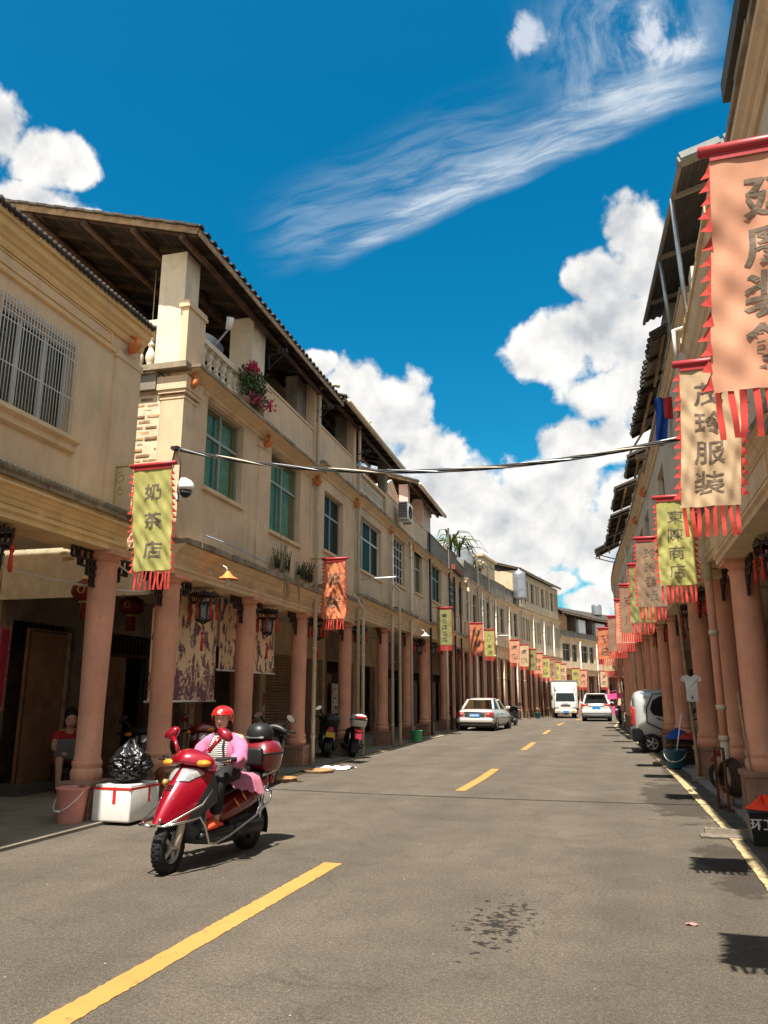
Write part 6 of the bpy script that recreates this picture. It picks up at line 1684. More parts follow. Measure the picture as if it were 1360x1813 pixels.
def car(loc, rz, label, L, Wd, belt, roof, hood, paint, rear='sedan', group=None, wheel_r=.31):
    """passenger car; frame: y forward, rear at y=-L/2"""
    root = empty('parked_car', (*loc, 0), rz, label, 'car', group)
    h, w = L/2, Wd/2
    zb = .20
    if rear == 'sedan':
        deck = belt+.03
        prof = [(-h,.50,deck-.12),(-h+.04,.36,deck-.04),(-h+.35,.22,deck),(-h+1.0,.20,belt),(0,.20,belt-.01),(h-1.25,.20,belt-.04),(h-.5,.22,hood-.06),(h-.08,.28,hood-.16),(h,.40,hood-.28)]
    else:
        prof = [(-h,.45,belt+.02),(-h+.04,.34,belt+.04),(-h+.35,.24,belt+.03),(-h+1.0,.22,belt),(0,.22,belt-.02),(h-1.15,.22,belt-.05),(h-.5,.24,hood-.05),(h-.08,.30,hood-.16),(h,.44,hood-.3)]
    secs = []
    for y, zlo, zhi in prof:
        e = 1.0 if abs(y) < h-.5 else (.97 if abs(y) < h-.2 else .90)
        ww = w*e
        secs.append((y, [(ww*.80,zlo),(ww*.97,zlo+.06),(ww*1.0,zlo+(zhi-zlo)*.45),(ww*.985,zlo+(zhi-zlo)*.75),(ww*.92,zhi-.02),(ww*.72,zhi+.012)]))
    car_body(root, secs, paint)
    # greenhouse
    if rear == 'sedan': g = dict(r0=-h+.62, r1=-h+1.22, f1=h-2.15, f0=h-1.35)
    else: g = dict(r0=-h+.05, r1=-h+.42, f1=h-2.0, f0=h-1.2)
    wb, wt = w*.90, w*.68
    zr = roof; zb2 = belt-.02
    mid = (g['r1']+g['f1'])/2
    rs = [(g['r1']-.10, wt*.96, zr-.055),(g['r1']+.12, wt, zr-.012),(mid, wt*1.01, zr+.01),(g['f1']-.1, wt, zr-.015),(g['f1']+.12, wt*.96, zr-.07)]
    b = MB(); b.smooth = True; b.loft([ring(y, [(x*.55,z-.05),(x*.98,z-.045),(x*1.0,z-.02),(x*.86,z+.006),(x*.4,z+.016)]) for y, x, z in rs]); b.build('roof', paint, root, sub=1, fix=True)
    RB_, RT = Vector((wb*.93,g['r0'],zb2+.02)), Vector((wt*.95,g['r1']-.06,zr-.07)); FB_, FT = Vector((wb*.95,g['f0'],zb2-.02)), Vector((wt*.95,g['f1']+.08,zr-.08))
    mx = lambda p: Vector((-p.x, p.y, p.z))
    b = MB()
    for s_ in (1, -1):
        f = (lambda p: p) if s_ > 0 else mx
        for p, q in ((RB_,RT),(FB_,FT)): b.bar(f(p), f(q), .085, .075)
        for t in (.47,): 
            p = Vector((wb*.985, RB_.y+(FB_.y-RB_.y)*t, zb2)); q = Vector((wt*.99, RT.y+(FT.y-RT.y)*t, zr-.05)); b.bar(f(p), f(q), .06, .08)
        b.bar(f(Vector((wb*.95,g['r0']+.05,zb2+.01))), f(Vector((wb*.97,g['f0']-.05,zb2-.01))), .05, .05)
    b.build('pillar', paint, root)
    for s_ in (1, -1):
        f = (lambda p: p) if s_ > 0 else mx
        b = MB(); M0 = Vector((wb*.985, (RB_.y+FB_.y)/2, zb2)); M1 = Vector((wt*.99, (RT.y+FT.y)/2, zr-.06))
        quad_glass(b, f(RB_), f(M0), f(M1), f(RT), .05, -.01); quad_glass(b, f(M0), f(FB_), f(FT), f(M1), .05, -.01); b.build('side_window', glass_car, root)
    b = MB(); quad_glass(b, RB_, mx(RB_), mx(RT), RT, .03, .0); b.build('rear_window', glass_car, root)
    b = MB(); quad_glass(b, FB_, mx(FB_), mx(FT), FT, .03, .0); b.build('windscreen', glass_car, root)
    b = MB(); b.box((-w*.8,g['r0']+.15,zb2-.1),(w*.8,g['f0']-.2,zb2-.02)); 
    for s_ in (-1,1): b.rbox((s_*w*.4-.22,mid+.1,zb2-.1),(s_*w*.4+.22,mid+.25,zr-.32),.05); b.rbox((s_*w*.4-.22,g['r1']+.25,zb2-.1),(s_*w*.4+.22,g['r1']+.38,zr-.36),.05)
    b.build('seats', black_plas, root)
    for s_ in (1, -1):
        for y in (-h+.85, h-.80):
            wheel(root, (s_*(w-.11), y, wheel_r), wheel_r, .20)
            b = MB(); b.lathe((s_*(w-.17), y, wheel_r+.01), [(wheel_r*1.17,-.09),(wheel_r*1.17,.125)], 24, axis=(s_,0,0)); b.build('wheel_arch', black_plas, root)
        b = MB(); b.rbox((s_*(w-.02)-.02,g['f0']-.30,zb2+.02),(s_*(w+.15)+.02,g['f0']-.20,zb2+.15),.03) if s_ > 0 else b.rbox((-(w+.17),g['f0']-.30,zb2+.02),(-(w)+.04,g['f0']-.20,zb2+.15),.03); b.build('mirror', paint, root)
        b = MB()
        for y0 in (mid+.05,): b.box((s_*w*.985-.01,y0-.12,zb2-.16),(s_*w*1.0+.012,y0+.06,zb2-.135)); b.box((s_*w*.985-.01,y0-1.1,zb2-.16),(s_*w*1.0+.012,y0-.92,zb2-.135))
        b.build('door_handle', chrome, root)
    b = MB(); b.rbox((-w*.88,-h+.10,.16),(w*.88,h-.10,.30),.05); b.build('underbody', black_plas, root)
    # tail
    if rear == 'sedan':
        for s_ in (1, -1):
            b = MB(); x0, x1 = sorted((s_*w*.56, s_*w*.95)); b.rbox((x0,-h-.005,belt-.30),(x1,-h+.30,belt-.10),.03); b.build('tail_lamp', lens_red, root)
            b = MB(); x0, x1 = sorted((s_*w*.60, s_*w*.78)); b.rbox((x0,-h-.012,belt-.22),(x1,-h+.02,belt-.15),.02); b.build('reverse_lamp', lens_white, root)
        b = MB(); b.rbox((-w*.54,-h-.012,belt-.30),(w*.54,-h+.05,belt-.13),.015); b.build('plate_recess', grey_plas, root)
        b = MB(); b.box((-.24,-h-.02,belt-.315),(.24,-h-.013,belt-.165)); p_ = b.build('number_plate', plate_blue, root)
        b = MB()
        for k in range(6): b.box((-.19+k*.065,-h-.022,belt-.275),(-.15+k*.065,-h-.0205,belt-.205))
        b.build('plate_mark', white_m, p_)
        b = MB(); b.rbox((-w*.55,-h-.018,belt-.125),(w*.55,-h+.03,belt-.085),.01); b.build('trim', chrome, root)
        b = MB(); b.rbox((-w*.95,-h-.05,.36),(w*.95,-h+.35,.56),.06); b.build('bumper', paint, root)
        b = MB(); b.rbox((-w*.90,-h-.0,.24),(w*.90,-h+.3,.36),.03); b.build('bumper_skirt', grey_plas, root)
    else:
        for s_ in (1, -1):
            b = MB(); x0, x1 = sorted((s_*w*.50, s_*w*.99)); b.rbox((x0,-h-.0,belt-.10),(x1,-h+.28,belt+.03),.035); b.build('tail_lamp', lens_red, root)
            b = MB(); x0, x1 = sorted((s_*w*.62, s_*w*.88)); b.rbox((x0,-h-.03,.52),(x1,-h+.02,.56),.015); b.build('reflector', lens_red, root)
        b = MB(); b.box((-.24,-h-.02,belt-.27),(.24,-h-.004,belt-.14)); b.build('number_plate', plate_blue, root)
        b = MB(); b.rbox((-w*.52,-h-.012,belt-.12),(w*.52,-h+.03,belt-.07),.012); b.build('trim', chrome, root)
        b = MB(); b.rbox((-w*.96,-h-.05,.46),(w*.96,-h+.4,.70),.06); b.build('bumper', paint, root)
        b = MB(); b.rbox((-w*.94,-h-.06,.25),(w*.94,-h+.35,.46),.05); b.rbox((-w*.55,-h-.07,.30),(w*.55,-h+.2,.38),.02); b.build('bumper_skirt', grey_plas, root)
        b = MB(); b.rbox((-wt*.9,-h+.02,zr-.04),(wt*.9,-h+.45,zr+.02),.02); b.build('spoiler', paint, root)
        b = MB()
        for s_ in (1,-1): b.tube([(s_*wt*.93,-h+.6,zr+.03),(s_*wt*.95,0,zr+.06),(s_*wt*.9,h-2.2,zr+.02)], .018, 6)
        b.build('roof_rail', chrome, root)
    return root
car((-6.35, 37.2), -.06, 'pearl white saloon with blue plate stopped at the left kerb', 4.45, 1.72, .92, 1.42, .80, pearl_paint, 'sedan')
car((-1.85, 52.8), .03, 'white sport utility car driving away beside the truck', 4.5, 1.82, 1.02, 1.66, 1.0, white_paint, 'suv', wheel_r=.34)
# box truck facing the camera
def truck(loc, rz):
    root = empty('box_truck', (*loc, 0), rz, 'small white box truck facing the camera with a sloped wind deflector', 'truck')
    W2 = .93   # frame: y forward (towards the camera end), cab at y=2..3.4
    b = MB(); b.rbox((-1.12,-2.4,.80),(1.12,1.60,3.05),.03); b.build('cargo_box', white_paint, root)
    b = MB()
    for s_ in (1,-1):
        b.box((s_*1.12-.03,1.58,.80),(s_*1.12+.012,1.63,3.06)); 
        for k in range(9): b.box((s_*1.12-.01,-2.3+k*.45,.85),(s_*1.12+.014,-2.27+k*.45,3.0))
    b.box((-1.13,1.58,3.0),(1.13,1.63,3.07)); b.build('box_edge', steel_grey, root)
    secs = [(1.70,[(W2*.95,.62),(W2,.9),(W2,1.35),(W2*.97,1.75),(W2*.9,2.12),(W2*.6,2.2)]),(2.6,[(W2*.95,.62),(W2,.9),(W2,1.35),(W2*.97,1.75),(W2*.9,2.12),(W2*.6,2.2)]),
            (3.05,[(W2*.94,.62),(W2,.9),(W2,1.32),(W2*.95,1.72),(W2*.86,2.02),(W2*.6,2.08)]),(3.28,[(W2*.92,.62),(W2*.98,.85),(W2*.97,1.18),(W2*.94,1.30),(W2*.8,1.34),(W2*.5,1.36)]),(3.34,[(W2*.88,.64),(W2*.94,.80),(W2*.93,1.05),(W2*.9,1.16),(W2*.7,1.2),(W2*.45,1.2)])]
    b = MB(); b.smooth = True; b.loft([ring(y, p) for y, p in secs]); o = b.build('cab', white_paint, root, fix=True, split=35)
    b = MB(); b.add([(-W2*.88,3.315,1.36),(W2*.88,3.315,1.36),(W2*.80,3.07,2.02),(-W2*.80,3.07,2.02)], [(0,1,2,3)]); b.build('windscreen', glass_car, root)
    b = MB()
    for s_ in (1,-1): b.add([(s_*W2*1.006,2.0,1.36),(s_*W2*1.006,3.0,1.34),(s_*W2*.93,2.85,1.95),(s_*W2*.93,2.0,2.0)], [(0,1,2,3)])
    b.build('side_window', glass_car, root)
    b = MB(); b.loft([[(-W2*.95,2.0,2.15),(W2*.95,2.0,2.15),(W2*.95,2.0,2.75),(-W2*.95,2.0,2.75)],[(-W2*.75,2.95,2.06),(W2*.75,2.95,2.06),(W2*.75,2.95,2.14),(-W2*.75,2.95,2.14)]], smooth=False); b.build('wind_deflector', white_paint, root)
    for s_ in (1,-1):
        b = MB(); x0, x1 = sorted((s_*W2*.62, s_*W2*.95)); b.rbox((x0,3.25,.78),(x1,3.36,.98),.03); b.build('headlight', lens_white, root)
        b = MB(); b.tube([(s_*W2*.95,3.0,1.9),(s_*(W2+.2),3.15,1.95),(s_*(W2+.22),3.15,1.5)], .015, 6); b.rbox((s_*(W2+.20)-.09,3.12,1.45),(s_*(W2+.20)+.09,3.18,1.85),.02); b.build('mirror', black_plas, root)
        wheel(root, (s_*.80, 2.55, .37), .37, .2, steel_dark); wheel(root, (s_*.80, -1.2, .37), .37, .3, steel_dark)
    b = MB(); b.rbox((-.40,3.33,.95),(.40,3.36,1.10),.01); b.box((-.35,3.35,1.0),(.35,3.365,1.02)); b.build('grille', grey_plas, root)
    b = MB(); b.box((-.22,3.345,1.14),(.22,3.352,1.19)); b.build('badge', steel_grey, root)
    b = MB(); b.rbox((-W2,3.22,.42),(W2,3.42,.68),.04); b.build('bumper', pearl_paint, root)
    b = MB(); b.box((-.24,3.421,.46),(.24,3.428,.60)); b.build('number_plate', plate_blue, root)
    for s_ in (1,-1): b = MB(); b.rbox((s_*.62-.12,3.41,.50),(s_*.62+.12,3.43,.60),.01); b.build('fog_lamp', amber, root)
    b = MB(); b.box((-.4,-2.3,.45),(.4,3.0,.62)); b.rbox((-.85,-2.4,.55),(.85,1.6,.79),.03); b.build('chassis', steel_dark, root)
    b = MB(); b.tube([(-.5,3.33,1.38),(.05,3.2,1.66)], .012, 5); b.tube([(.1,3.33,1.38),(.6,3.2,1.64)], .012, 5); b.build('wiper', black_plas, root)
    return root
tr_ = truck((-4.40, 60.2), math.pi+.10); tr_.scale = (.82, .9, .86)
# small silver electric car under the right arcade
def mini(loc, rz):
    root = empty('mini_car', (*loc, 0), rz, 'small silver quadricycle car with round windows parked among the columns', 'car')
    w = .60
    secs = [(-1.15,[(.44,.42),(.50,.55),(.52,.85),(.50,1.2),(.42,1.50),(.2,1.55)]),(-1.05,[(.50,.34),(.58,.50),(.60,.85),(.56,1.25),(.46,1.60),(.2,1.66)]),(-.5,[(.52,.34),(.60,.50),(.62,.85),(.58,1.28),(.48,1.66),(.2,1.72)]),
            (.2,[(.52,.34),(.60,.50),(.62,.85),(.58,1.28),(.47,1.64),(.2,1.70)]),(.75,[(.52,.34),(.60,.50),(.61,.82),(.55,1.10),(.44,1.30),(.2,1.36)]),(1.1,[(.48,.36),(.56,.48),(.55,.70),(.50,.84),(.4,.92),(.2,.95)]),(1.25,[(.40,.42),(.46,.50),(.45,.62),(.42,.70),(.32,.74),(.15,.76)])]
    b = MB(); b.smooth = True; b.loft([ring(y, p) for y, p in secs]); b.build('body', silver_paint, root, sub=2, fix=True)
    for s_ in (1, -1):
        b = MB(); x = lambda z: s_*(.625-.0*(z)-.12*max(0, z-.9)**1.2)
        # side window: rounded pane and black frame
        pts = [(-.62,1.02),(-.70,1.15),(-.62,1.38),(-.42,1.50),(.10,1.50),(.35,1.30),(.42,1.06),(.30,.98),(-.45,.98)]
        b.add([(x(z)+s_*.008, y, z) for y, z in pts], [tuple(range(len(pts)))]); b.build('side_window', glass_car, root)
        b = MB(); b.tube([(x(z)+s_*.008, y, z) for y, z in pts+pts[:2]], .016, 6); b.build('window_seal', black_plas, root)
        pts = [(-.82,.80),(-.80,1.2),(-.62,1.56),(.0,1.60),(.45,1.45),(.62,1.1),(.60,.55),(.1,.46),(-.4,.60)]
        b = MB(); b.tube([(x(z)+s_*.004, y, z) for y, z in pts+pts[:1]], .017, 6); b.build('door_seal', black_plas, root)
        b = MB(); b.bar((s_*.632,-.55,.92),(s_*.632,-.35,.84),.03,.03); b.build('door_handle', black_plas, root)
        wheel(root, (s_*.53,-.72,.25), .25, .14); wheel(root, (s_*.53,.85,.25), .25, .14)
        b = MB(); b.lathe((s_*.48,-.72,.26), [(.31,-.06),(.31,.06)], 20, axis=(s_,0,0)); b.build('wheel_arch', grey_plas, root)
    b = MB(); b.rbox((-.58,-1.22,.28),(.58,-.90,.66),.08); b.rbox((-.56,-.95,.24),(.56,1.1,.36),.04); b.build('bumper', grey_plas, root)
    for s_ in (1,-1): b = MB(); b.rbox((s_*.42-.06,-1.19,.72),(s_*.42+.06,-1.08,1.20),.03); b.build('tail_lamp', lens_red, root)
    b = MB(); pts = [(-.40,1.05),(-.42,1.30),(-.34,1.46),(.34,1.46),(.42,1.30),(.40,1.05)]; b.add([(px, -1.175+.06*max(0, z-1.2), z) for px, z in pts], [tuple(range(6))]); b.build('rear_window', glass_car, root)
mini((1.30, 23.75), -1.53)
# ------------------------------------------------------------------ scooters; frame: x forward, y left, z up
def bez(p0, p1, p2, t): return tuple((1-t)**2*a+2*t*(1-t)*b+t*t*c for a, b, c in zip(p0, p1, p2))
def scooter(root, paint, panel, detail=True, seatm=black_plas, box=None, steer=0.0):
    yax = (0,1,0)
    wheel(root, (.63,0,.215), .215, .105, silver_paint, 5, axis=yax, rot=steer); wheel(root, (-.63,0,.215), .215, .12, grey_plas, 5, axis=yax)
    b = MB()
    for s_ in (1,-1): b.tube([(.63,s_*.085,.21),(.58,s_*.085,.38),(.51,s_*.075,.62)], [.03,.034,.028], 10)
    b.tube([(.63,-.085,.215),(.63,.085,.215)], .018, 8); b.build('fork', pvc if detail else steel_grey, root)
    b = MB()  # front mudguard
    def mg(u, v):
        a = R(78+95*u); s_ = (v-.5)*2
        return (.63+.25*math.cos(a)*(1-.05*s_*s_), .075*s_, .215+.25*math.sin(a)-.035*s_*s_)
    b.grid(mg, 14, 6, True); b.build('mudguard', grey_plas, root)
    # apron: convex beak falling forward from the headset
    def ap(t, s_, off=0.0):
        c = bez((.40,0,.93), (.60,0,.84), (.85,0,.435), t)
        w_ = .235*(1-.20*(1-t)**2)*(1-.40*t**2.6)
        sw = .17+.10*t
        x = c[0]-sw*abs(s_)**1.9-.03*(1-t)*abs(s_); z = c[2]-.055*s_*s_*(1-t)
        n = Vector((.8, .75*s_, .55*(1-t*.5))).normalized()
        p = Vector((x, w_*s_*1.02, z))+n*off
        return tuple(p)
    b = MB(); b.grid(lambda u, v: ap(v, (u-.5)*2), 20, 18, True)
    o = b.build('front_apron', paint, root, sub=1)
    b = MB(); b.grid(lambda u, v: ap(.0+v*1.0, (u-.5)*2*.98, -.03), 10, 8, True)
    # lower grey cheeks under the beak
    for s_ in (1,-1):
        b.grid(lambda u, v: (lambda p: (p[0]-.05*u-.12*u*(1-v), p[1]-s_*.02*u, p[2]-(.05+.20*(1-v)**.7)*u))(ap(.28+.72*v, s_*1.0)), 4, 10, True)
    b.grid(lambda u, v: (.80-.28*u-.08*abs(v-.5)*2, .09*(v-.5)*2*(1+.8*u), .44-.02*u), 6, 6, True)
    b.build('lower_cheek', grey_plas, root)
    for s_ in (1,-1):
        b = MB()
        def hl(u, v):
            t = .25+.25*v; s0 = .07+.05*v; s1 = .80-.50*max(0, v-.45)
            if v < .25: s1 = .62+.7*v
            return ap(t, s_*(s0+(s1-s0)*u), .010+.012*math.sin(math.pi*u)*math.sin(math.pi*v))
        b.grid(hl, 8, 8, True); b.build('headlight', lens_white, root)
    if detail:
        for k in range(3):
            b = MB(); t = .57+.03*k; b.tube([ap(t, -.16, .004), ap(t, .0, .006), ap(t, .16-.02*k, .004)], .006, 5); b.build('vent', black_plas, root)
        b = MB(); b.lathe(ap(.97, .25, .0), [(.018,-.004),(.018,.012)], 12, axis=(.7,.6,.1)); b.build('badge', chrome, root)
        for s_ in (-.3,.35): b = MB(); b.ball(ap(.74, s_, .003), .007, 8, 5); b.build('screw', chrome, root)
    # legshield inner, floor, belly
    b = MB(); b.grid(lambda u, v: (.37+.05*math.sin(math.pi*u)-.02*v, .20*(u-.5)*2*(1-.1*v), .32+.58*v), 8, 8, True); b.rbox((-.12,-.19,.24),(.40,.19,.305),.03); b.build('legshield', black_plas, root)
    b = MB(); b.loft([ring2(.50,.05,.10,.34,.46), ring2(.36,.10,.16,.20,.34), ring2(.05,.12,.17,.15,.27), ring2(-.25,.13,.16,.15,.30)]); b.build('belly', grey_plas, root)
    # headset cover
    b = MB(); b.smooth = True
    ws = [(-1.0,.02,.90,.045),(-.82,.055,.905,.07),(-.5,.085,.93,.085),(0,.12,.955,.10),(.5,.085,.93,.085),(.82,.055,.905,.07),(1.0,.02,.90,.045)]
    rings = []
    for s_, dx, zc, hh in ws:
        y = s_*.25; cx_ = .36+.09*(1-abs(s_))
        rings.append([(cx_+dx*1.15, y, zc-.02),(cx_+dx*.75, y, zc+hh*.55),(cx_-dx*.1, y, zc+hh),(cx_-dx*.9, y, zc+hh*.75),(cx_-dx*1.0, y, zc-hh*.3),(cx_-dx*.2, y, zc-hh*.75),(cx_+dx*.8, y, zc-hh*.55)])
    b.loft(rings); b.build('headset', paint, root, sub=2, fix=True)
    for s_ in (1,-1):
        b = MB(); b.smooth = True
        b.ball((.435,s_*.185,.905), (.055,.075,.032), 12, 8); b.build('indicator', amber, root)
        b = MB(); b.tube([(.33,s_*.24,.93),(.27,s_*.36,.935)], .016, 8); b.tube([(.28,s_*.30,.935),(.24,s_*.41,.935)], .021, 10); b.build('grip', rubber, root)
        b = MB(); b.tube([(.345,s_*.25,.925),(.36,s_*.33,.92),(.31,s_*.42,.915)], .008, 6); b.build('brake_lever', black_plas, root)
        b = MB(); b.tube([(.35,s_*.17,1.0),(.33,s_*.215,1.06),(.31,s_*.265,1.12)], [.02,.018,.026], 8)
        e = Euler((s_*-.55,0,0)).to_matrix(); c = Vector((.29,s_*.30,1.155))
        rg = []
        for k, (q, rr) in enumerate(((-.045,.3),(-.03,.75),(0,1.0),(.02,.95),(.028,.6))):
            rg.append([c+Vector((-q,0,0))+e@Vector((0,.095*rr*math.cos(a),.052*rr*math.sin(a))) for a in [2*math.pi*i/12 for i in range(12)]])
        b.loft(rg); b.build('mirror', paint, root)
        b = MB(); rg = [[c+Vector((-.031,0,0))+e@Vector((0,.085*math.cos(a),.045*math.sin(a))) for a in [2*math.pi*i/12 for i in range(12)]]]; b.add(rg[0], [tuple(range(12))]); b.build('mirror_glass', chrome, root)
    if detail:
        b = MB(); vs, fs = text_mesh('U', .02, 0); b.add([(.470-.25*(yv*.03), -x*.03-.0, .966+yv*.028) for x, yv in vs], fs); b.box((.468,-.018,.944),(.474,.018,.948)); b.build('emblem', white_m, root)
    # rear body: side panels, seat, tail
    b = MB(); b.smooth = True
    rear = [(.02,.11,.30,.46),(-.12,.15,.32,.58),(-.35,.17,.36,.645),(-.6,.165,.42,.67),(-.8,.13,.52,.70),(-.95,.07,.60,.72)]
    b.loft([[(x, y_*w_, z0+(z1-z0)*t) for y_, t in ((.75,0),(1.0,.3),(.98,.65),(.72,1.0),(-.72,1.0),(-.98,.65),(-1.0,.3),(-.75,0))] for x, w_, z0, z1 in rear]); b.build('side_panel', panel, root, sub=2, fix=True)
    b = MB(); b.smooth = True
    seat = [(.03,.09,.50,.58),(-.06,.135,.57,.665),(-.3,.15,.60,.685),(-.52,.155,.63,.725),(-.75,.13,.66,.75),(-.86,.08,.68,.735)]
    b.loft([[(x, y_*w_, z0+(z1-z0)*t) for y_, t in ((.9,0),(1.0,.45),(.85,.95),(.4,1.05),(-.4,1.05),(-.85,.95),(-1.0,.45),(-.9,0))] for x, w_, z0, z1 in seat]); b.build('seat', seatm, root, sub=1, fix=True)
    b = MB(); b.rbox((-.55,-.10,.18),(-.18,.11,.36),.04); b.tube([(-.2,.12,.24),(-.62,.13,.24)], .075, 12); b.tube([(-.15,-.13,.20),(-.5,-.15,.22),(-.85,-.16,.30)], [.03,.05,.055], 10); b.tube([(-.62,.13,.25),(-.62,.14,.25)], .11, 16); b.build('engine', steel_dark, root)
    b = MB(); b.tube([(-.72,.13,.60),(-.62,.13,.26)], .022, 8); b.tube([(-.72,-.13,.60),(-.62,-.13,.26)], .022, 8); b.build('shock_absorber', chrome, root)
    b = MB(); b.grid(lambda u, v: (-.63-.26*math.cos(R(-20+80*u)), .09*(v-.5)*2, .215+.27*math.sin(R(-20+80*u))-.02*(v-.5)**2), 8, 4, True); b.build('rear_mudguard', black_plas, root)
    b = MB(); b.rbox((-.98,-.10,.60),(-.92,.10,.69),.02); b.build('tail_lamp', lens_red, root)
    # chromed guard bars
    b = MB()
    for s_ in (1,-1):
        pts = [ap(.62, s_*1.14, .04), ap(.84, s_*1.12, .05), (.875,s_*.13,.425),(.895,0,.42)]
        b.tube(pts, .011, 6)
        b.tube([(.875,s_*.13,.425),(.66,s_*.20,.44),(.52,s_*.235,.46),(.44,s_*.235,.38),(.36,s_*.23,.22),(.28,s_*.23,.20),(.05,s_*.235,.235),(-.40,s_*.245,.36),(-.66,s_*.24,.47),(-.72,s_*.22,.55),(-.66,s_*.20,.56)], .012, 7)
        b.tube([(-.40,s_*.245,.36),(-.50,s_*.22,.44),(-.52,s_*.18,.50)], .010, 6)
    if detail: b.build('guard_bar', chrome, root)
    if detail:
        b = MB(); b.tube([(-.70,.12,.70),(-.85,.12,.72),(-.98,.1,.73),(-.98,-.1,.73),(-.85,-.12,.72),(-.70,-.12,.70)], .014, 8); b.build('rack', chrome, root)
        b = MB(); b.rbox((-.665,-.15,.80),(-.60,.15,.98),.03); b.tube([(-.63,0,.7),(-.63,0,.85)], .02, 8); b.build('backrest', black_plas, root)
    if box:
        b = MB(); b.smooth = True
        bx = [(.74,.13,.17),(.78,.17,.19),(.90,.195,.205),(.915,.20,.21),(.93,.195,.205),(1.02,.16,.17),(1.05,.08,.09)]
        b.loft([[(-.86+lx*math.copysign(abs(math.cos(a))**.6, math.cos(a)), ly*math.copysign(abs(math.sin(a))**.6, math.sin(a)), z) for a in [2*math.pi*k/20 for k in range(20)]] for z, lx, ly in bx]); o = b.build('top_box', box, root, fix=True, split=50)
        b = MB(); b.loft([[(-.86+lx*math.copysign(abs(math.cos(a))**.6, math.cos(a)), ly*math.copysign(abs(math.sin(a))**.6, math.sin(a)), z) for a in [2*math.pi*k/20 for k in range(20)]] for z, lx, ly in ((.905,.203,.213),(.925,.203,.213))]); b.build('seam', black_plas, o)
def ring2(x, w0, w1, z0, z1):
    return [(x,w0,z0),(x,w1,(z0+z1)/2),(x,w1*.8,z1),(x,-w1*.8,z1),(x,-w1,(z0+z1)/2),(x,-w0,z0)]
SC_LOC, SC_ROT = (-3.865, 7.01, 0.0), math.atan2(-1.26, -.13)
main = empty('motor_scooter', SC_LOC, SC_ROT, 'glossy red motor scooter ridden by the woman, with chrome guard bars and top box', 'scooter')
scooter(main, red_paint, dark_red, True, black_plas, dark_red, steer=.12)
for s_ in (1,-1):   # flame stripes on the side panel
    for k in range(3):
        b = MB()
        p = [Vector((-.22-.12*k+.03*j, s_*(.172+.004), .44+.028*j+.05*k)) for j in range(5)]
        b.tube(p, [.002,.008,.011,.006,.001], 6); b.build('flame_stripe', amber, main)
b = MB()   # pink cloth thrown over the seat
def cl(u, v):
    y = (u-.5)*2; x = .02-.56*v
    z = .745-.015*y*y - (max(0, abs(y)-.50)**1.1)*.30*(.6+.8*v)
    return (x-.06*max(0, abs(y)-.5)+.0, (.20*y if abs(y) < .55 else math.copysign(.11+.10*(abs(y)-.55)+.0, y)*1.55), z+.010*math.sin(v*22+y*6)*min(1, abs(y)))
b.grid(cl, 20, 20, True); b.build('seat_cover', pink_seat, main)
hm = empty('spare_helmet', (SC_LOC[0]+.07, SC_LOC[1]+.84, 1.045), SC_ROT, 'black open helmet resting on the dark red top box', 'helmet')
b = MB(); b.lathe((0,0,0), [(.135,0),(.145,.04),(.142,.09),(.118,.14),(.07,.172),(.0,.182)], 20); b.build('shell', black_plas, hm)
b = MB(); b.grid(lambda u, v: (.12+.05*math.sin(math.pi*u)*v, .12*(u-.5)*2, .045-.02*v), 8, 3, True); b.build('peak', grey_plas, hm)
# parked motorcycles
def parked(name, loc, rz, paint, panel, label, box=None, lean=.12):
    r = empty(name, loc, rz, label, 'scooter', 'scooters and motorcycles parked under the arcades'); r.rotation_euler = (lean, 0, rz)
    scooter(r, paint, panel, False, black_plas, box); return r
k1 = parked('motor_scooter', (-7.45, 19.2, .03), 2.0, black_plas, black_plas, 'black parked scooter with a yellow plate behind the fourth column', black_plas)
b = MB(); b.box((-1.0,-.11,.50),(-.985,.11,.62)); b.build('number_plate', plate_yel, k1)
b = MB(); b.box((-1.0,-.06,.66),(-.99,.06,.78)); b.build('number_plate', lens_red, k1)
k2 = parked('motor_scooter', (-6.98, 19.5, .03), 2.15, black_plas, black_plas, 'parked scooter with a white top box and red rear lens', white_paint)
b = MB(); b.rbox((-1.09,-.14,.94),(-.98,.14,1.0),.015); b.build('box_lens', lens_red, k2)
b = MB(); b.box((-1.02,-.09,.45),(-1.0,.09,.58)); b.build('number_plate', couplet_m, k2)
parked('motor_scooter', (-7.55, 11.6, .03), -1.2, black_plas, black_plas, 'black motorcycle parked in the dark behind the foam box')
parked('motor_scooter', (-7.0, 12.6, .03), -1.35, dark_red, black_plas, 'chrome trimmed motorcycle parked behind the riding woman')
parked('motor_scooter', (-8.0, 7.75, .03), -.6, grey_plas, black_plas, 'grey scooter half outside the left picture edge')

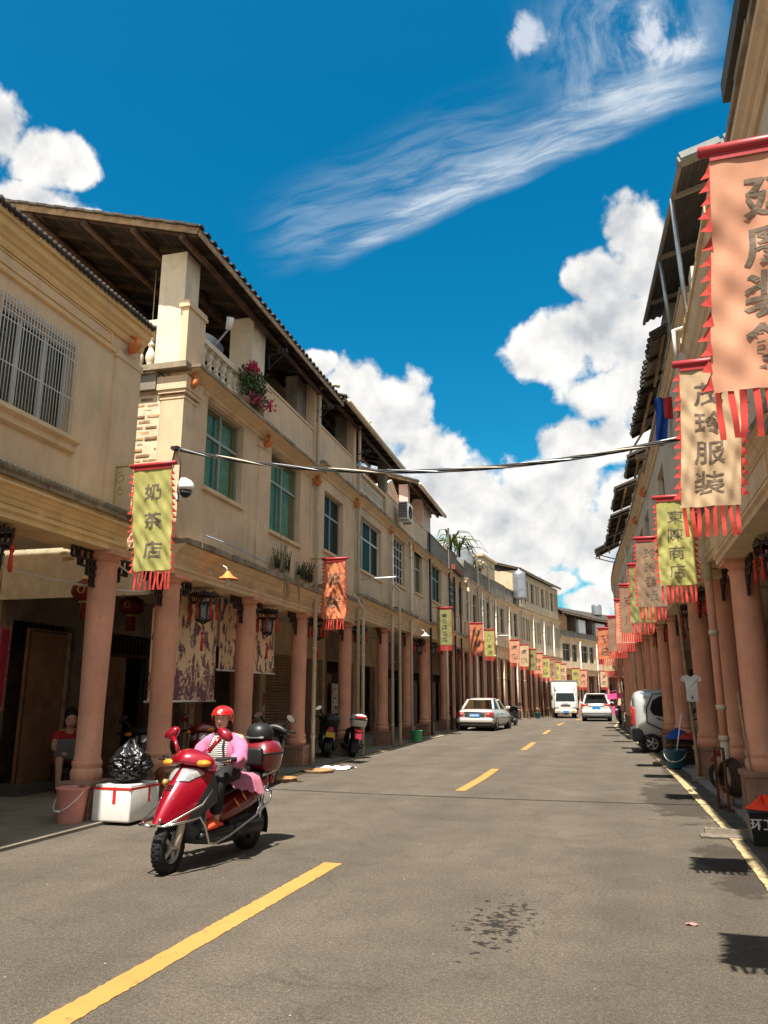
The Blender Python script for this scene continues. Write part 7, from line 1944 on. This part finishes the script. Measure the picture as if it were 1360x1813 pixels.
parked('motor_scooter', (-6.12, 12.75, .0), 1.72, black_plas, black_plas, 'black scooter standing on the road just behind the ridden red scooter')
parked('motor_scooter', (-8.2, 38.0, .03), -1.0, black_plas, black_plas, 'dark motorcycle parked in the arcade left of the white saloon')
parked('motor_scooter', (-5.9, 42.3, .0), 1.35, black_plas, grey_plas, 'dark motorcycle standing at the kerb beyond the white saloon')
parked('motor_scooter', (1.95, 13.9, .03), 2.6, dark_red, dark_red, 'dark red scooter in the shade behind the square right pedestal')
parked('motor_scooter', (1.75, 18.9, .03), 1.9, black_plas, grey_plas, 'black scooter in the shade behind the white shirt pole')
pm = parked('motor_scooter', (-.35, 46.5, 0), -1.62, black_plas, black_plas, 'motorcycle coming under a hot pink sunshade')
b = MB(); b.grid(lambda u, v: (-.75+1.3*v, (u-.5)*.95, 1.72+.12*math.cos((u-.5)*2.6)-.06*(v-.5)**2), 10, 6, True); b.grid(lambda u, v: (.55+.02*v, (u-.5)*.9, 1.68-.30*v), 8, 4, True); b.tube([(.3,.25,.9),(.3,.3,1.75)], .012, 5); b.build('sunshade', pink_hot, pm)
b = MB(); b.grid(lambda u, v: (.50-.05*math.sin(math.pi*u), (u-.5)*.62, .55+.45*v), 8, 4, True); b.build('rain_apron', pink_hot, pm)
# ------------------------------------------------------------------ people
def hand(b, wrist, d, curl, side, s=1.0):
    """palm and five curled fingers; d = pointing direction, curl = direction the fingers close towards"""
    d, c = Vector(d).normalized(), Vector(curl).normalized(); t = d.cross(c).normalized()*side
    w0 = Vector(wrist)
    rg = []
    for q, (wd, th) in ((0,(.024,.020)),(.03,(.036,.018)),(.07,(.040,.016)),(.085,(.038,.014))):
        p = w0+d*q*s
        rg.append([p+(t*wd*math.cos(a)+c*th*math.sin(a))*s for a in [2*math.pi*k/10 for k in range(10)]])
    b.loft(rg)
    for k, ln in enumerate((.070,.078,.074,.058)):
        p = w0+(d*.080+t*(.028-.0185*k))*s
        b.tube([p, p+(d*ln*.38+c*.008)*s, p+(d*ln*.52+c*ln*.42)*s, p+(d*ln*.32+c*ln*.72)*s], [.0098*s,.0092*s,.0085*s,.007*s], 7)
    p = w0+(d*.025+t*.034)*s
    b.tube([p, p+(d*.03+t*.020+c*.012)*s, p+(d*.05+t*.012+c*.04)*s], [.012*s,.0105*s,.008*s], 7)
def head_mesh(b, c, fwd, up, s=1.0):
    """head with brow, nose, lips, chin and ears; returns a placement function"""
    f, u = Vector(fwd).normalized(), Vector(up).normalized(); r = u.cross(f).normalized()*1.0   # r = person's left
    P = lambda x, y, z: Vector(c)+(f*x+r*y+u*z)*s
    prof = [(-.115,.030,.045,-.01),(-.105,.052,.058,.0),(-.08,.066,.075,.004),(-.045,.074,.086,.004),(0,.079,.094,.0),(.04,.080,.097,-.004),(.075,.074,.090,-.010),(.10,.055,.068,-.014),(.115,.025,.03,-.016)]
    n = 22; rings = []
    for z, ry, rx, off in prof:
        rg = []
        for k in range(n):
            a = 2*math.pi*k/n; x, y = rx*math.cos(a)+off, ry*math.sin(a)
            front = max(0, math.cos(a))
            if front > .8:
                if -.04 < z < -.02: x += .012*(front-.8)/.2
                if z == 0: x -= .002
            if .55 < front < .95 and -.02 < z < .03: x -= .006
            rg.append(P(x, y, z))
        rings.append(rg)
    b.loft(rings)
    b.loft([[P(.088,.006*q,.012) for q in (-1,-.3,.3,1)]+[P(.080,.008*q,.012) for q in (1,-1)], [P(.104,.009*q,-.018) for q in (-1,-.3,.3,1)]+[P(.082,.014*q,-.018) for q in (1,-1)],
            [P(.110,.010*q,-.030) for q in (-1,-.3,.3,1)]+[P(.080,.019*q,-.030) for q in (1,-1)], [P(.092,.010*q,-.040) for q in (-1,-.3,.3,1)]+[P(.078,.014*q,-.040) for q in (1,-1)]])
    for s_ in (1,-1): b.ball(P(-.005,s_*.080,-.005), (.012*s,.012*s,.026*s), 8, 6)
    return P
def face_parts(root, P, s=1.0):
    b = MB()
    for s_ in (1,-1): b.ball(P(.079,s_*.031,.004), (.010*s,.010*s,.0055*s), 8, 5)
    b.build('eye', black_plas, root)
    b = MB()
    for s_ in (1,-1): b.tube([P(.086,s_*.014,.022),P(.084,s_*.032,.028),P(.070,s_*.050,.022)], [.003*s,.0045*s,.002*s], 6)
    b.build('eyebrow', hair_m, root)
    b = MB(); b.tube([P(.080,-.024,-.062),P(.089,-.009,-.060),P(.090,0,-.0615),P(.089,.009,-.060),P(.080,.024,-.062)], [.002*s,.0048*s,.004*s,.0048*s,.002*s], 6); b.tube([P(.082,-.018,-.068),P(.089,0,-.071),P(.082,.018,-.068)], [.002*s,.0052*s,.002*s], 6); b.build('mouth', lips_m, root)
lips_m = mat('lips', (0.36,0.12,0.09), var=0.05, rough=0.5, bump=0)
def person(loc, rot, J, label, s=1.0, hs=None, fwd=(1,0,0), torso_r=(.150,.105), hands_curl=((0,0,-1),(0,0,-1))):
    root = empty('person', loc, rot, label, 'person')
    V = [J['pelvis'], J['waist'], J['chest'], J['neck'], J['head0'], J['shL'], J['elL'], J['wrL'], J['shR'], J['elR'], J['wrR'], J['hipL'], J['knL'], J['anL'], J['toL'], J['hipR'], J['knR'], J['anR'], J['toR']]
    E = [(0,1),(1,2),(2,3),(3,4),(2,5),(5,6),(6,7),(2,8),(8,9),(9,10),(0,11),(11,12),(12,13),(13,14),(0,15),(15,16),(16,17),(17,18)]
    Rr = [(.115,.135),(.10,.125),(.105,.14),.052,.055,.058,.043,.026,.058,.043,.026,.082,.058,.036,.026,.082,.058,.036,.026]
    me = skin_mesh('body', V, E, [tuple(q*s for q in (r_ if isinstance(r_, tuple) else (r_, r_))) for r_ in Rr], skin_m, 2)
    body = inst(me, 'body', root)
    b = MB()
    P = head_mesh(b, J['head'], fwd, (Vector(J['head'])-Vector(J['head0'])+Vector((0,0,.3))), hs or s)
    hand(b, J['wrL'], Vector(J['hdL'])-Vector(J['wrL']), hands_curl[0], -1, s); hand(b, J['wrR'], Vector(J['hdR'])-Vector(J['wrR']), hands_curl[1], 1, s)
    bm = bmesh.new(); bm.from_mesh(me); me2 = b.mesh('add', skin_m); bm.from_mesh(me2); bm.to_mesh(me); bm.free()
    for p in me.polygons: p.use_smooth = True
    face_parts(body, P, hs or s)
    return root, body, P
def limb_cloth(name, m, V, E, Rr, parent, levels=2):
    return inst(skin_mesh(name, V, E, Rr, m, levels), name, parent)
# the rider, in the scooter's frame
J = dict(pelvis=(-.24,0,.79), waist=(-.22,0,.90), chest=(-.17,0,1.05), neck=(-.13,0,1.155), head0=(-.12,0,1.20), head=(-.10,-.0,1.285),
         shL=(-.17,.17,1.085), elL=(-.05,.27,.90), wrL=(.165,.325,.93), hdL=(.26,.335,.945), shR=(-.17,-.17,1.085), elR=(-.05,-.27,.90), wrR=(.165,-.325,.93), hdR=(.26,-.335,.945),
         hipL=(-.20,.10,.77), knL=(.16,.155,.735), anL=(.12,.13,.37), toL=(.25,.15,.325), hipR=(-.20,-.10,.77), knR=(.16,-.155,.735), anR=(.12,-.13,.37), toR=(.25,-.15,.325))
rider, body, P = person(SC_LOC, SC_ROT, J, 'woman in a pink jacket and red helmet riding the red scooter, in orange slippers', hands_curl=((.3,0,-1),(.3,0,-1)), fwd=(1,.30,-.02), hs=.90)
jv = [(-.25,0,.74),(-.235,0,.86),(-.195,0,1.0),(-.165,0,1.10), (-.17,.165,1.085),(-.10,.235,.97),(-.035,.265,.885),(.07,.30,.91),(.155,.328,.93), (-.17,-.165,1.085),(-.10,-.235,.97),(-.035,-.265,.885),(.07,-.30,.91),(.155,-.328,.93)]
je = [(0,1),(1,2),(2,3),(3,4),(4,5),(5,6),(6,7),(7,8),(3,9),(9,10),(10,11),(11,12),(12,13)]
jr = [(.15,.145),(.145,.145),(.14,.15),(.085,.105),.085,.082,.078,.07,.050,.085,.082,.078,.07,.050]
jk = limb_cloth('jacket', pink_cloth, jv, je, jr, body)
random.seed(6)
for v in jk.data.vertices:      # soft creases in the sleeves and body
    q = v.co; q.x += .008*math.sin(q.z*46+q.y*30)+.005*math.sin(q.z*80-q.y*55); q.z += .007*math.sin(q.y*40+q.x*35); q.y += .006*math.sin(q.z*60+q.x*30)
b = MB()
def shirt(u, v):
    y = (u-.5)*2; z = .80+.345*v; w_ = .058+.055*math.sin(math.pi*(.15+.7*v))
    x = -.085+.045*v*0 - .10*(v**2)*.35 - .03*y*y + .035*math.sin(math.pi*min(1, v*1.05))
    return (x+.045, w_*y, z)
b.grid(shirt, 12, 20, True); b.build('shirt', striped, body)
b = MB()
for s_ in (1,-1):   # open lapels
    def lap(u, v):
        z = .80+.35*v; w_ = .058+.055*math.sin(math.pi*(.15+.7*v)); x, y, zz = shirt(1 if s_ > 0 else 0, v)
        return (x+.012-.05*u, y+s_*(.055*u-.004), zz+.004*math.sin(v*20))
    b.grid(lap, 4, 14, True)
b.build('jacket_lapel', pink_cloth, body)
b = MB(); b.tube([(-.05,.10,.80),(-.015,.10,.9),(-.02,.075,1.02),(-.08,.055,1.12)], .012, 6); b.build('bag_strap', black_cloth, body)
for nm, s_ in (('trouser_leg', 1), ('trouser_leg', -1)):
    limb_cloth(nm, black_cloth, [(-.26,0,.76),(-.16,s_*.10,.765),(.0,s_*.135,.765),(.165,s_*.157,.725),(.155,s_*.148,.58),(.125,s_*.135,.42)], [(0,1),(1,2),(2,3),(3,4),(4,5)], [(.13,.12),.108,.098,.086,.074,.066], body)
    b = MB(); b.loft([[(x, s_*.145+w_*math.cos(a)+s_*.02*(x-.1), z+h_*math.sin(a)) for a in [2*math.pi*k/12 for k in range(12)]] for x, w_, z, h_ in ((.06,.036,.335,.018),(.10,.044,.338,.022),(.17,.052,.352,.044),(.24,.057,.348,.042),(.305,.052,.338,.032),(.335,.030,.332,.016))]); b.build('slipper', orange_shoe, body)
hl = MB()
def PH(x, y, z): return P(x, y, z)
rg = []
for z, rx, ry in ((-.055,.118,.112),(-.02,.126,.118),(.02,.131,.121),(.06,.128,.118),(.095,.112,.104),(.122,.08,.075),(.137,.04,.038),(.141,.004,.004)):
    ring_ = []
    for k in range(28):
        a = 2*math.pi*k/28; x = rx*math.cos(a)-.012; zz = z
        if z < .035 and math.cos(a) > .15: zz = max(z, .040*min(1, (math.cos(a)-.15)*3)+z*(1-min(1, (math.cos(a)-.15)*3)))
        ring_.append(PH(x, ry*math.sin(a), zz))
    rg.append(ring_)
hl.loft(rg, True, False)
he = hl.build('helmet', helmet_red, body, fix=True)
b = MB(); b.grid(lambda u, v: tuple(PH((.128+.018*v)*math.cos((u-.5)*2.5)-.012, (.121+.006*v)*math.sin((u-.5)*2.5), .046-.022*v)), 18, 4, True); b.build('visor', glass_clear, he)
b = MB(); b.tube([PH(.133*math.cos((u-.5)*2.5)-.008, .124*math.sin((u-.5)*2.5), .047) for u in [k/14 for k in range(15)]], .005, 6); b.build('visor_rim', helmet_red, he)
b = MB(); 
for q in range(3): b.ball(PH(.118-.006*abs(q-1), .014*(q-1), .074+.012*(q == 1)), (.004,.007,.011), 8, 5)
b.ball(PH(.121,0,.064), (.003,.022,.006), 8, 5); b.build('emblem', white_m, he)
b = MB(); b.tube([PH(.02,.085,-.02),PH(.035,.07,-.09),PH(.045,0,-.128),PH(.035,-.07,-.09),PH(.02,-.085,-.02)], .006, 6); b.build('chin_strap', black_plas, he)
b = MB(); b.loft([[PH(-.075+.045*math.cos(a)*w_, .085*math.sin(a)*w_, z) for a in [2*math.pi*k/12 for k in range(12)]] for z, w_ in ((.0,1.0),(-.06,1.05),(-.12,.8),(-.15,.35))]); b.build('hair', hair_m, body)
# child sitting in the doorway on a low chair
ch = empty('stool', (-8.72, 10.95, .035), -.5, 'small dark stool under the seated child', 'stool')
b = MB(); b.rbox((-.15,-.15,.27),(.15,.15,.31),.02); b.build('seat', timber, ch)
for sx_ in (1,-1):
    for sy_ in (1,-1): b = MB(); b.bar((sx_*.11,sy_*.11,.27),(sx_*.14,sy_*.14,0),.03); b.build('leg', timber, ch)
Jc = dict(pelvis=(0,0,.40), waist=(.0,0,.50), chest=(.03,0,.62), neck=(.06,0,.72), head0=(.08,0,.76), head=(.11,0,.85),
          shL=(.03,.125,.66), elL=(.10,.17,.50), wrL=(.25,.10,.46), hdL=(.32,.08,.46), shR=(.03,-.125,.66), elR=(.10,-.17,.50), wrR=(.25,-.10,.46), hdR=(.32,-.08,.46),
          hipL=(.02,.08,.38), knL=(.30,.12,.40), anL=(.30,.11,.09), toL=(.40,.12,.05), hipR=(.02,-.08,.38), knR=(.30,-.12,.40), anR=(.30,-.11,.09), toR=(.40,-.12,.05))
kid, kb, PK = person((-8.72, 10.95, .035), -.75, Jc, 'child in a red shirt sitting in the dark doorway beside the brown door', .86, fwd=(1,0,-.35))
limb_cloth('shirt', red_shirt, [(0,0,.42),(.01,0,.55),(.03,0,.65),(.03,.12,.655),(.075,.155,.57),(.03,-.12,.655),(.075,-.155,.57)], [(0,1),(1,2),(2,3),(3,4),(2,5),(5,6)], [(.12,.135),(.115,.13),(.085,.10),.062,.058,.062,.058], kb)
for s_ in (1,-1): limb_cloth('shorts', salmon_cl, [(0,0,.39),(.06,s_*.085,.39),(.22,s_*.11,.40)], [(0,1),(1,2)], [(.11,.115),.085,.07], kb)
b = MB(); b.loft([[PK(.095*w_*math.cos(a)-.02, .088*w_*math.sin(a), z+.03*max(0, math.cos(a))) for a in [2*math.pi*k/16 for k in range(16)]] for z, w_ in ((-.03,1.0),(.03,1.08),(.08,1.0),(.12,.6),(.135,.05))]); b.loft([[PK(-.085+.05*w_*math.cos(a), .075*w_*math.sin(a), z) for a in [2*math.pi*k/12 for k in range(12)]] for z, w_ in ((.05,1),(-.08,1.1),(-.16,.7))]); b.build('hair', hair_m, kb)
b = MB(); b.obox((.34,.0,.50), (.02,.34,.26), Euler((0,.5,0))); o = b.build('board', steel_grey, None, (0,0,0)); o.location = kid.location; o.rotation_euler = kid.rotation_euler; tag(o, 'pale grey board held on the lap of the seated child', 'board')
kid.scale = (1.32,)*3; ch.scale = (1.32,)*3; o.scale = (1.32,)*3
# ------------------------------------------------------------------ small things on the ground
def bucket(loc, r, h, m, label, handle=True, group=None):
    root = empty('bucket', (*loc, .036), .3, label, 'bucket', group)
    b = MB(); b.lathe((0,0,0), [(r*.78,0),(r*.80,.012),(r*.985,h*.93),(r*1.0,h*.935),(r*1.06,h*.94),(r*1.07,h*.985),(r*1.03,h),(r*.97,h),(r*.955,h*.93),(r*.76,.02),(0.0,.02)], 32, caps=False); b.build('body', m, root)
    if handle:
        b = MB(); b.tube([(r*1.05*math.cos(a), r*1.10*math.sin(a), h*.90-.55*h*max(0,math.sin(a))) for a in [math.pi*k/14 for k in range(15)]], .006, 6); b.tube([(-.05,r*1.1,h*.36),(.05,r*1.1,h*.36)], .012, 8); o = b.build('handle', white_m, root); o.rotation_euler = (0,0,2.6)
    return root
bucket((-6.47,8.30), .185, .40, bucket_pink, 'pink plastic bucket with hanging handle beside the foam box')
bucket((-6.80,26.0), .19, .36, bucket_green, 'green plastic bucket at the foot of an arcade column', False)
bucket((-5.85,55.2), .2, .38, bucket_blue, 'small teal bucket near the truck', False)
# foam box with red tape
fb = empty('foam_box', (-6.0,8.72,.036), .0, 'white polystyrene box strapped with red tape beside the pink bucket', 'box')
b = MB(); b.rbox((-.265,-.31,0),(.265,.31,.40),.025); b.build('body', foam_m, fb)
b = MB(); b.rbox((-.25,-.29,.40),(.25,.29,.425),.01); b.build('lid', foam_m, fb)
b = MB()
for x0 in (.02,): b.box((x0,-.3135,.21),(x0+.045,-.309,.40)); 
b.box((-.262,-.3145,.368),(.266,-.310,.398)); b.box((.2655,-.31,.368),(.2695,.31,.398)); b.box((.2655,.06,.20),(.2695,.10,.37)); b.build('tape', tape_red, fb)
bg = empty('rubbish_bag', (-5.98,8.70,.461), 0, 'shiny black rubbish bag slumped on the foam box', 'bag')
random.seed(8)
def bagp(u, v):
    th = math.pi*v; a = 2*math.pi*u; r_ = (.285+.02*math.sin(3*a))*math.sin(th)**.75
    q = Vector((math.cos(a)*math.sin(th), math.sin(a)*math.sin(th), math.cos(th)))
    k = 1.06-.30*abs(mnoise(q*2.6))-.20*abs(mnoise(q*5.5+Vector((3,1,7))))-.10*abs(mnoise(q*11))
    z = .20-.20*math.cos(th)
    if v > .8: r_ *= 1-.3*(v-.8)/.2; z += .10*(v-.8)/.2
    return (r_*k*math.cos(a), r_*k*.9*math.sin(a), max(0.0, z*(1+.06*math.sin(a*4+2))))
b = MB(); b.grid(bagp, 110, 64, True); b.build('bag', bag_black, bg)
hy = empty('fire_hydrant', (-6.30,9.95,.036), -.6, 'rusty old fire hydrant in front of the second column', 'hydrant')
b = MB(); b.lathe((0,0,0), [(.10,0),(.10,.03),(.075,.04),(.07,.30),(.085,.31),(.09,.34),(.085,.36),(.07,.37),(.095,.40),(.085,.45),(.05,.49),(.02,.50)], 16); b.build('barrel', rust_m, hy)
for a in (0, 2.2):
    b = MB(); d = Vector((math.cos(a),math.sin(a),0)); b.tube([d*.05+Vector((0,0,.30)), d*.13+Vector((0,0,.30))], .04, 10); b.tube([d*.12+Vector((0,0,.30)), d*.16+Vector((0,0,.30))], .052, 6); b.build('outlet', gold_paint if a == 0 else rust_m, hy)
cb = empty('cardboard_box', (-7.36,16.75,.036), .25, 'tall cardboard box with a green printed panel leaning by the fourth column', 'box')
b = MB(); b.rbox((-.30,-.20,0),(.30,.20,.88),.008); b.box((-.31,-.21,.43),(.31,.21,.434)); b.build('carton', cardboard, cb)
b = MB(); b.box((.08,-.2035,.48),(.29,-.2025,.86)); pn = b.build('green_panel', bucket_green, cb)
vs, fs = text_mesh('WASHI', .01, 0)
b = MB(); b.add([(.185-yv*.13, -.2045, .67+x*.11) for x, yv in vs], fs); b.build('lettering', cardboard, pn)
for k, wd in enumerate(('cally', 'Tonwinion', 'HEEN')):
    vs, fs = text_mesh(wd, .0, 0); b = MB(); b.add([(-.10+x*.075, -.2045, .70-.16*k+yv*.10) for x, yv in vs], fs); b.build('lettering', interior_m, cb)
text_done()
def tray(loc, r, label):
    root = empty('winnowing_tray', (*loc, .002), 0, label, 'tray', 'round bamboo trays on the road')
    b = MB(); b.lathe((0,0,0), [(r*.97,0.0),(r,.02),(r*1.01,.05),(r*.985,.055),(r*.965,.045),(r*.95,.018),(r*.5,.014),(0,.014)], 36, caps=False); b.build('tray', rattan, root)
    b = MB(); b.lathe((0,0,.035), [(r*1.012,0),(r*1.025,.006),(r*1.025,.018),(r*1.012,.022)], 36, caps=False); b.build('rim', timber_pale, root)
tray((-6.14,13.62), .30, 'nearer round bamboo tray lying on the road behind the scooter'); tray((-6.08,15.3), .32, 'farther round bamboo tray with white cloth beside it')
b = MB(); b.grid(lambda u, v: ((u-.5)*.75+.03*math.sin(v*9), (v-.5)*.62+.04*math.sin(u*7), .008+.035*abs(math.sin(u*8+v*5))*abs(math.sin(v*7-u*3))+.03*math.exp(-((u-.4)**2+(v-.5)**2)*14)), 26, 22, True)
o = b.build('white_cloth', white_m, None, (-6.05,16.15,.002)); tag(o, 'crumpled white cloth lying behind the farther bamboo tray', 'cloth')
# doorway furniture in the nearest arcade
def fx(F, a, d, z): return F.world(d, a, z)
r = empty('couplet', FB.world(-2.985, .17, 1.95), FB.th, 'crimson paper couplet with a pale patterned border by the brown door', 'couplet')
b = MB(); b.box((0,-.135,-.68),(.004,.135,.68)); b.build('border', couplet_e, r)
b = MB(); b.box((.0045,-.085,-.60),(.008,.085,.60)); b.build('paper', couplet_m, r)
dr = empty('door_leaf', FB.world(-2.72, .36, .16), FB.th, 'tall brown plywood door leaf with pale edge standing beside the couplet', 'door')
b = MB(); b.box((-.02,0,0),(.03,.98,2.42)); b.build('panel', door_brown, dr)
for q in range(2): b = MB(); b.box((-.02+.0*q,.985+.045*q,0),(.04,1.02+.045*q,2.42)); b.build('edge_strip', timber_pale, dr)
b = MB(); b.box((.0305,.02,.02),(.034,.05,2.4)); b.box((.0305,.05,2.37),(.034,.96,2.4)); b.build('trim', timber, dr)
st = MB(); st.box((-2.4,.0,.036),(-1.9,2.1,.16)); o = FB.mb(); o.box((-3.0,.05,.036),(-2.35,2.1,.17)); o = o.build('door_step', gutter_m, FB.root)
po = empty('wooden_post', FA.world(-1.5, 7.2, .036), FA.th, 'dark red painted post at the left picture edge', 'post')
b = MB(); b.box((-.12,-.2,0),(.12,.0,3.36)); b.build('post', timber_dark, po)
b = MB(); b.box((-.10,-.25,1.0),(.10,-.205,2.5)); b.build('batten', timber_pale, po)
mt = empty('meter_board', FE.world(-2.88, 3.4, 1.0), FE.th, 'board of small white electric meters on the wall behind the white topped scooter', 'meter board')
b = MB(); b.box((-.02,-.5,-.1),(.0,.5,.95)); b.build('board', white_chip, mt)
for k in range(9):
    b = MB(); y0, z0 = -.42+.30*(k % 3), .0+.30*(k//3); b.rbox((.0,y0,z0),(.07,y0+.22,z0+.22),.015); m_ = b.build('meter', white_m, mt)
    b = MB(); b.box((.0705,y0+.05,z0+.10),(.073,y0+.17,z0+.18)); b.build('dial', steel_dark, m_)
# right kerb: bamboo pole with a white shirt, bucket with mop, hose cart, bin
bp = empty('bamboo_pole', (1.18,15.62,0), 0, 'bamboo pole leaning at the right kerb with the white shirt on it', 'pole')
b = MB(); pts = [(0,0,0),(-.03,-.02,.8),(-.07,-.05,1.6),(-.10,-.07,2.4),(-.13,-.09,3.3)]; b.tube(pts, [.032,.030,.029,.027,.025], 10)
for t in (.45,.9,1.35,1.8,2.3,2.8): b.tube([(-.04*t,-.026*t,t-.012),(-.04*t,-.026*t,t+.012)], .036, 10)
b.build('cane', timber_pale, bp)
b = MB(); b.rbox((-.13,-.12,0),(.10,.06,.10),.03); b.build('foot_stone', concrete, bp)
ts = empty('white_shirt', (1.16,15.42,1.88), 0, 'small white short sleeved shirt hanging on the bamboo pole', 'shirt')
b = MB(); out = [(-.06,.01),(-.15,-.02),(-.19,-.09),(-.135,-.125),(-.105,-.10),(-.095,-.28),(-.10,-.46),(.0,-.475),(.10,-.46),(.095,-.28),(.105,-.10),(.135,-.125),(.19,-.09),(.15,-.02),(.06,.01),(.03,-.02),(0,-.03),(-.03,-.02)]
for off in (-.018, .018): b.add([(x, off+.012*math.sin(x*30+z*14), z) for x, z in out], [tuple(range(len(out)))])
for i in range(len(out)):
    (x0,z0),(x1,z1) = out[i], out[(i+1) % len(out)]
    b.add([(x0,-.018+.012*math.sin(x0*30+z0*14),z0),(x1,-.018+.012*math.sin(x1*30+z1*14),z1),(x1,.018+.012*math.sin(x1*30+z1*14),z1),(x0,.018+.012*math.sin(x0*30+z0*14),z0)], [(0,1,2,3)])
b.build('shirt', white_m, ts)
b = MB(); leaf_cloud(b, (.0,-.024,-.40), (.035,.002,.05), 14, .018, 3); b.build('print', black_plas, ts)
b = MB(); b.tube([(-.10,0,-.01),(0,0,.04),(.10,0,-.01)], .006, 5); b.tube([(0,0,.04),(0,0,.10),(.03,0,.13)], .005, 5); b.build('hanger', steel_dark, ts)
bk = bucket((.93,18.2), .22, .36, bucket_blue, 'dark teal bucket with a mop at the right kerb')
mp = empty('mop', (.90,18.15,.10), 0, 'mop with a white handle standing in the teal bucket', 'mop')
b = MB(); b.tube([(0,0,0),(.22,.02,1.05)], .014, 8); b.build('handle', white_m, mp)
b = MB()
for k in range(30): a = k*.9; b.tube([(-.01,0,.05),(.06*math.cos(a),.06*math.sin(a),.0+.08*math.sin(k)),(.12*math.cos(a),.12*math.sin(a),.17+.05*math.cos(k*2))], .010, 4)
b.build('mop_head', white_chip, mp)
def heap(loc, rx, ry, h, m, label, seed, name='cloth_heap', cat='cloth'):
    random.seed(seed); p1, p2 = random.uniform(0,6), random.uniform(0,6)
    def f(u, v):
        a = 2*math.pi*u; rr = v; z = h*(1-rr**2)*(1+.3*math.sin(a*3+p1)+.2*math.sin(a*5+rr*8+p2)) if v < .98 else 0
        return (rx*rr*math.cos(a)*(1+.12*math.sin(a*4+p2)), ry*rr*math.sin(a)*(1+.12*math.sin(a*5+p1)), max(0, z))
    b = MB(); b.grid(f, 36, 12, True); o = b.build(name, m, None, loc); tag(o, label, cat); return o
cr = empty('crate', (1.12,19.0,.02), .2, 'low dark crate beside the small silver car', 'crate')
b = MB()
for z in (.02,.16,.30,.44): b.box((-.28,-.24,z),(.28,-.22,z+.10)); b.box((-.28,.22,z),(.28,.24,z+.10)); b.box((-.28,-.22,z),(-.26,.22,z+.10)); b.box((.26,-.22,z),(.28,.22,z+.10))
b.box((-.26,-.22,.0),(.26,.22,.02)); b.box((-.27,-.23,.54),(.27,.23,.56)); b.build('slats', timber, cr)['kind'] = 'stuff'
heap((1.06,19.0,.585), .30, .25, .16, blue_cloth, 'heap of bright blue cloth on the crate', 2); heap((1.22,18.85,.585), .24, .2, .10, red_shirt, 'heap of red cloth beside the blue cloth', 3)
hc = empty('hose_cart', (1.28,11.9,.01), .3, 'rusty hand cart with a coiled brown hose at the foot of the great downpipe', 'cart')
b = MB()
for q in range(5): 
    rr = .20+.012*q
    b.tube([(-.06+.03*q, rr*math.cos(a), .42+rr*math.sin(a)) for a in [2*math.pi*k/20 for k in range(21)]], .016, 6)
b.build('hose', timber, hc)
b = MB(); b.bar((-.12,-.16,.0),(-.12,-.14,.80),.03); b.bar((-.12,.16,.0),(-.12,.14,.80),.03); b.bar((-.12,-.14,.80),(-.12,.14,.80),.03); b.bar((-.12,-.15,.3),(-.12,.15,.3),.025); b.bar((-.12,-.2,.02),(.12,-.2,.02),.03); b.bar((-.12,.2,.02),(.12,.2,.02),.03); b.build('frame', rust_m, hc)
bm_ = empty('broom', (1.42,10.7,.0), 0, 'broom stick leaning on the column behind the dark bin', 'broom')
b = MB(); b.tube([(0,0,.0),(-.03,.45,1.55)], .013, 8); b.build('handle', timber_pale, bm_)
b = MB()
for k in range(24): a = k*.8; b.tube([(0,.06,.22),(.09*math.cos(a),.05+.05*math.sin(a),.01)], .006, 4)
o = b.build('bristles', straw_m, bm_); o['kind'] = 'stuff'
db = empty('waste_bin', (1.31,9.35,.0), 0, 'black sanitation bin with white characters and orange cloth on top', 'bin')
b = MB(); b.loft([[(-.15,-.14,0),(.15,-.14,0),(.15,.14,0),(-.15,.14,0)],[(-.18,-.17,.34),(.18,-.17,.34),(.18,.17,.34),(-.18,.17,.34)]], smooth=False); b.rbox((-.19,-.18,.32),(.19,.18,.355),.01); b.build('body', black_plas, db)
vs, fs = text_mesh('环卫工', .02, 0); b = MB(); b.add([(x*.115, -.166-.01+yv*-.01, .22+yv*.12) for x, yv in vs], fs); b.build('lettering', white_m, db)
text_done()
fo = heap((1.30,9.33,.357), .17, .14, .10, flag_orange, 'bright orange red cloth lying on the black bin', 9)
for k, (x, y, lab) in enumerate(((.48,32.6,'black tub at the far right kerb'),(.62,29.5,'black flower tub left of the bamboo posts at the right kerb'))):
    bucket((x, y), .24, .34, black_plas, lab, False)
b = MB(); b.tube([(.72,29.4,.0),(.62,29.5,3.6)], .03, 8); o = b.build('bamboo_post', timber_pale); tag(o, 'thin bamboo post standing in the black flower tub', 'pole')
b = MB(); b.grid(lambda u, v: (.45+.22*u+.03*math.sin(v*7), 33.6+.06*math.sin(u*14+v*4), 1.55-1.15*v), 14, 8, True); o = b.build('hanging_cloth', lt_blue); tag(o, 'pale blue cloth hanging between far right columns', 'cloth')
rb_ = MB(); rb_.rbox((-.14,-.10,0),(.14,.10,.06),.025); rb_.rbox((.02,-.05,.05),(.13,.08,.10),.02); o = rb_.build('broken_stone', pave_m, None, (.62,19.2,.002)); tag(o, 'broken piece of pale stone at the right kerb line', 'stone')
hl_ = MB()
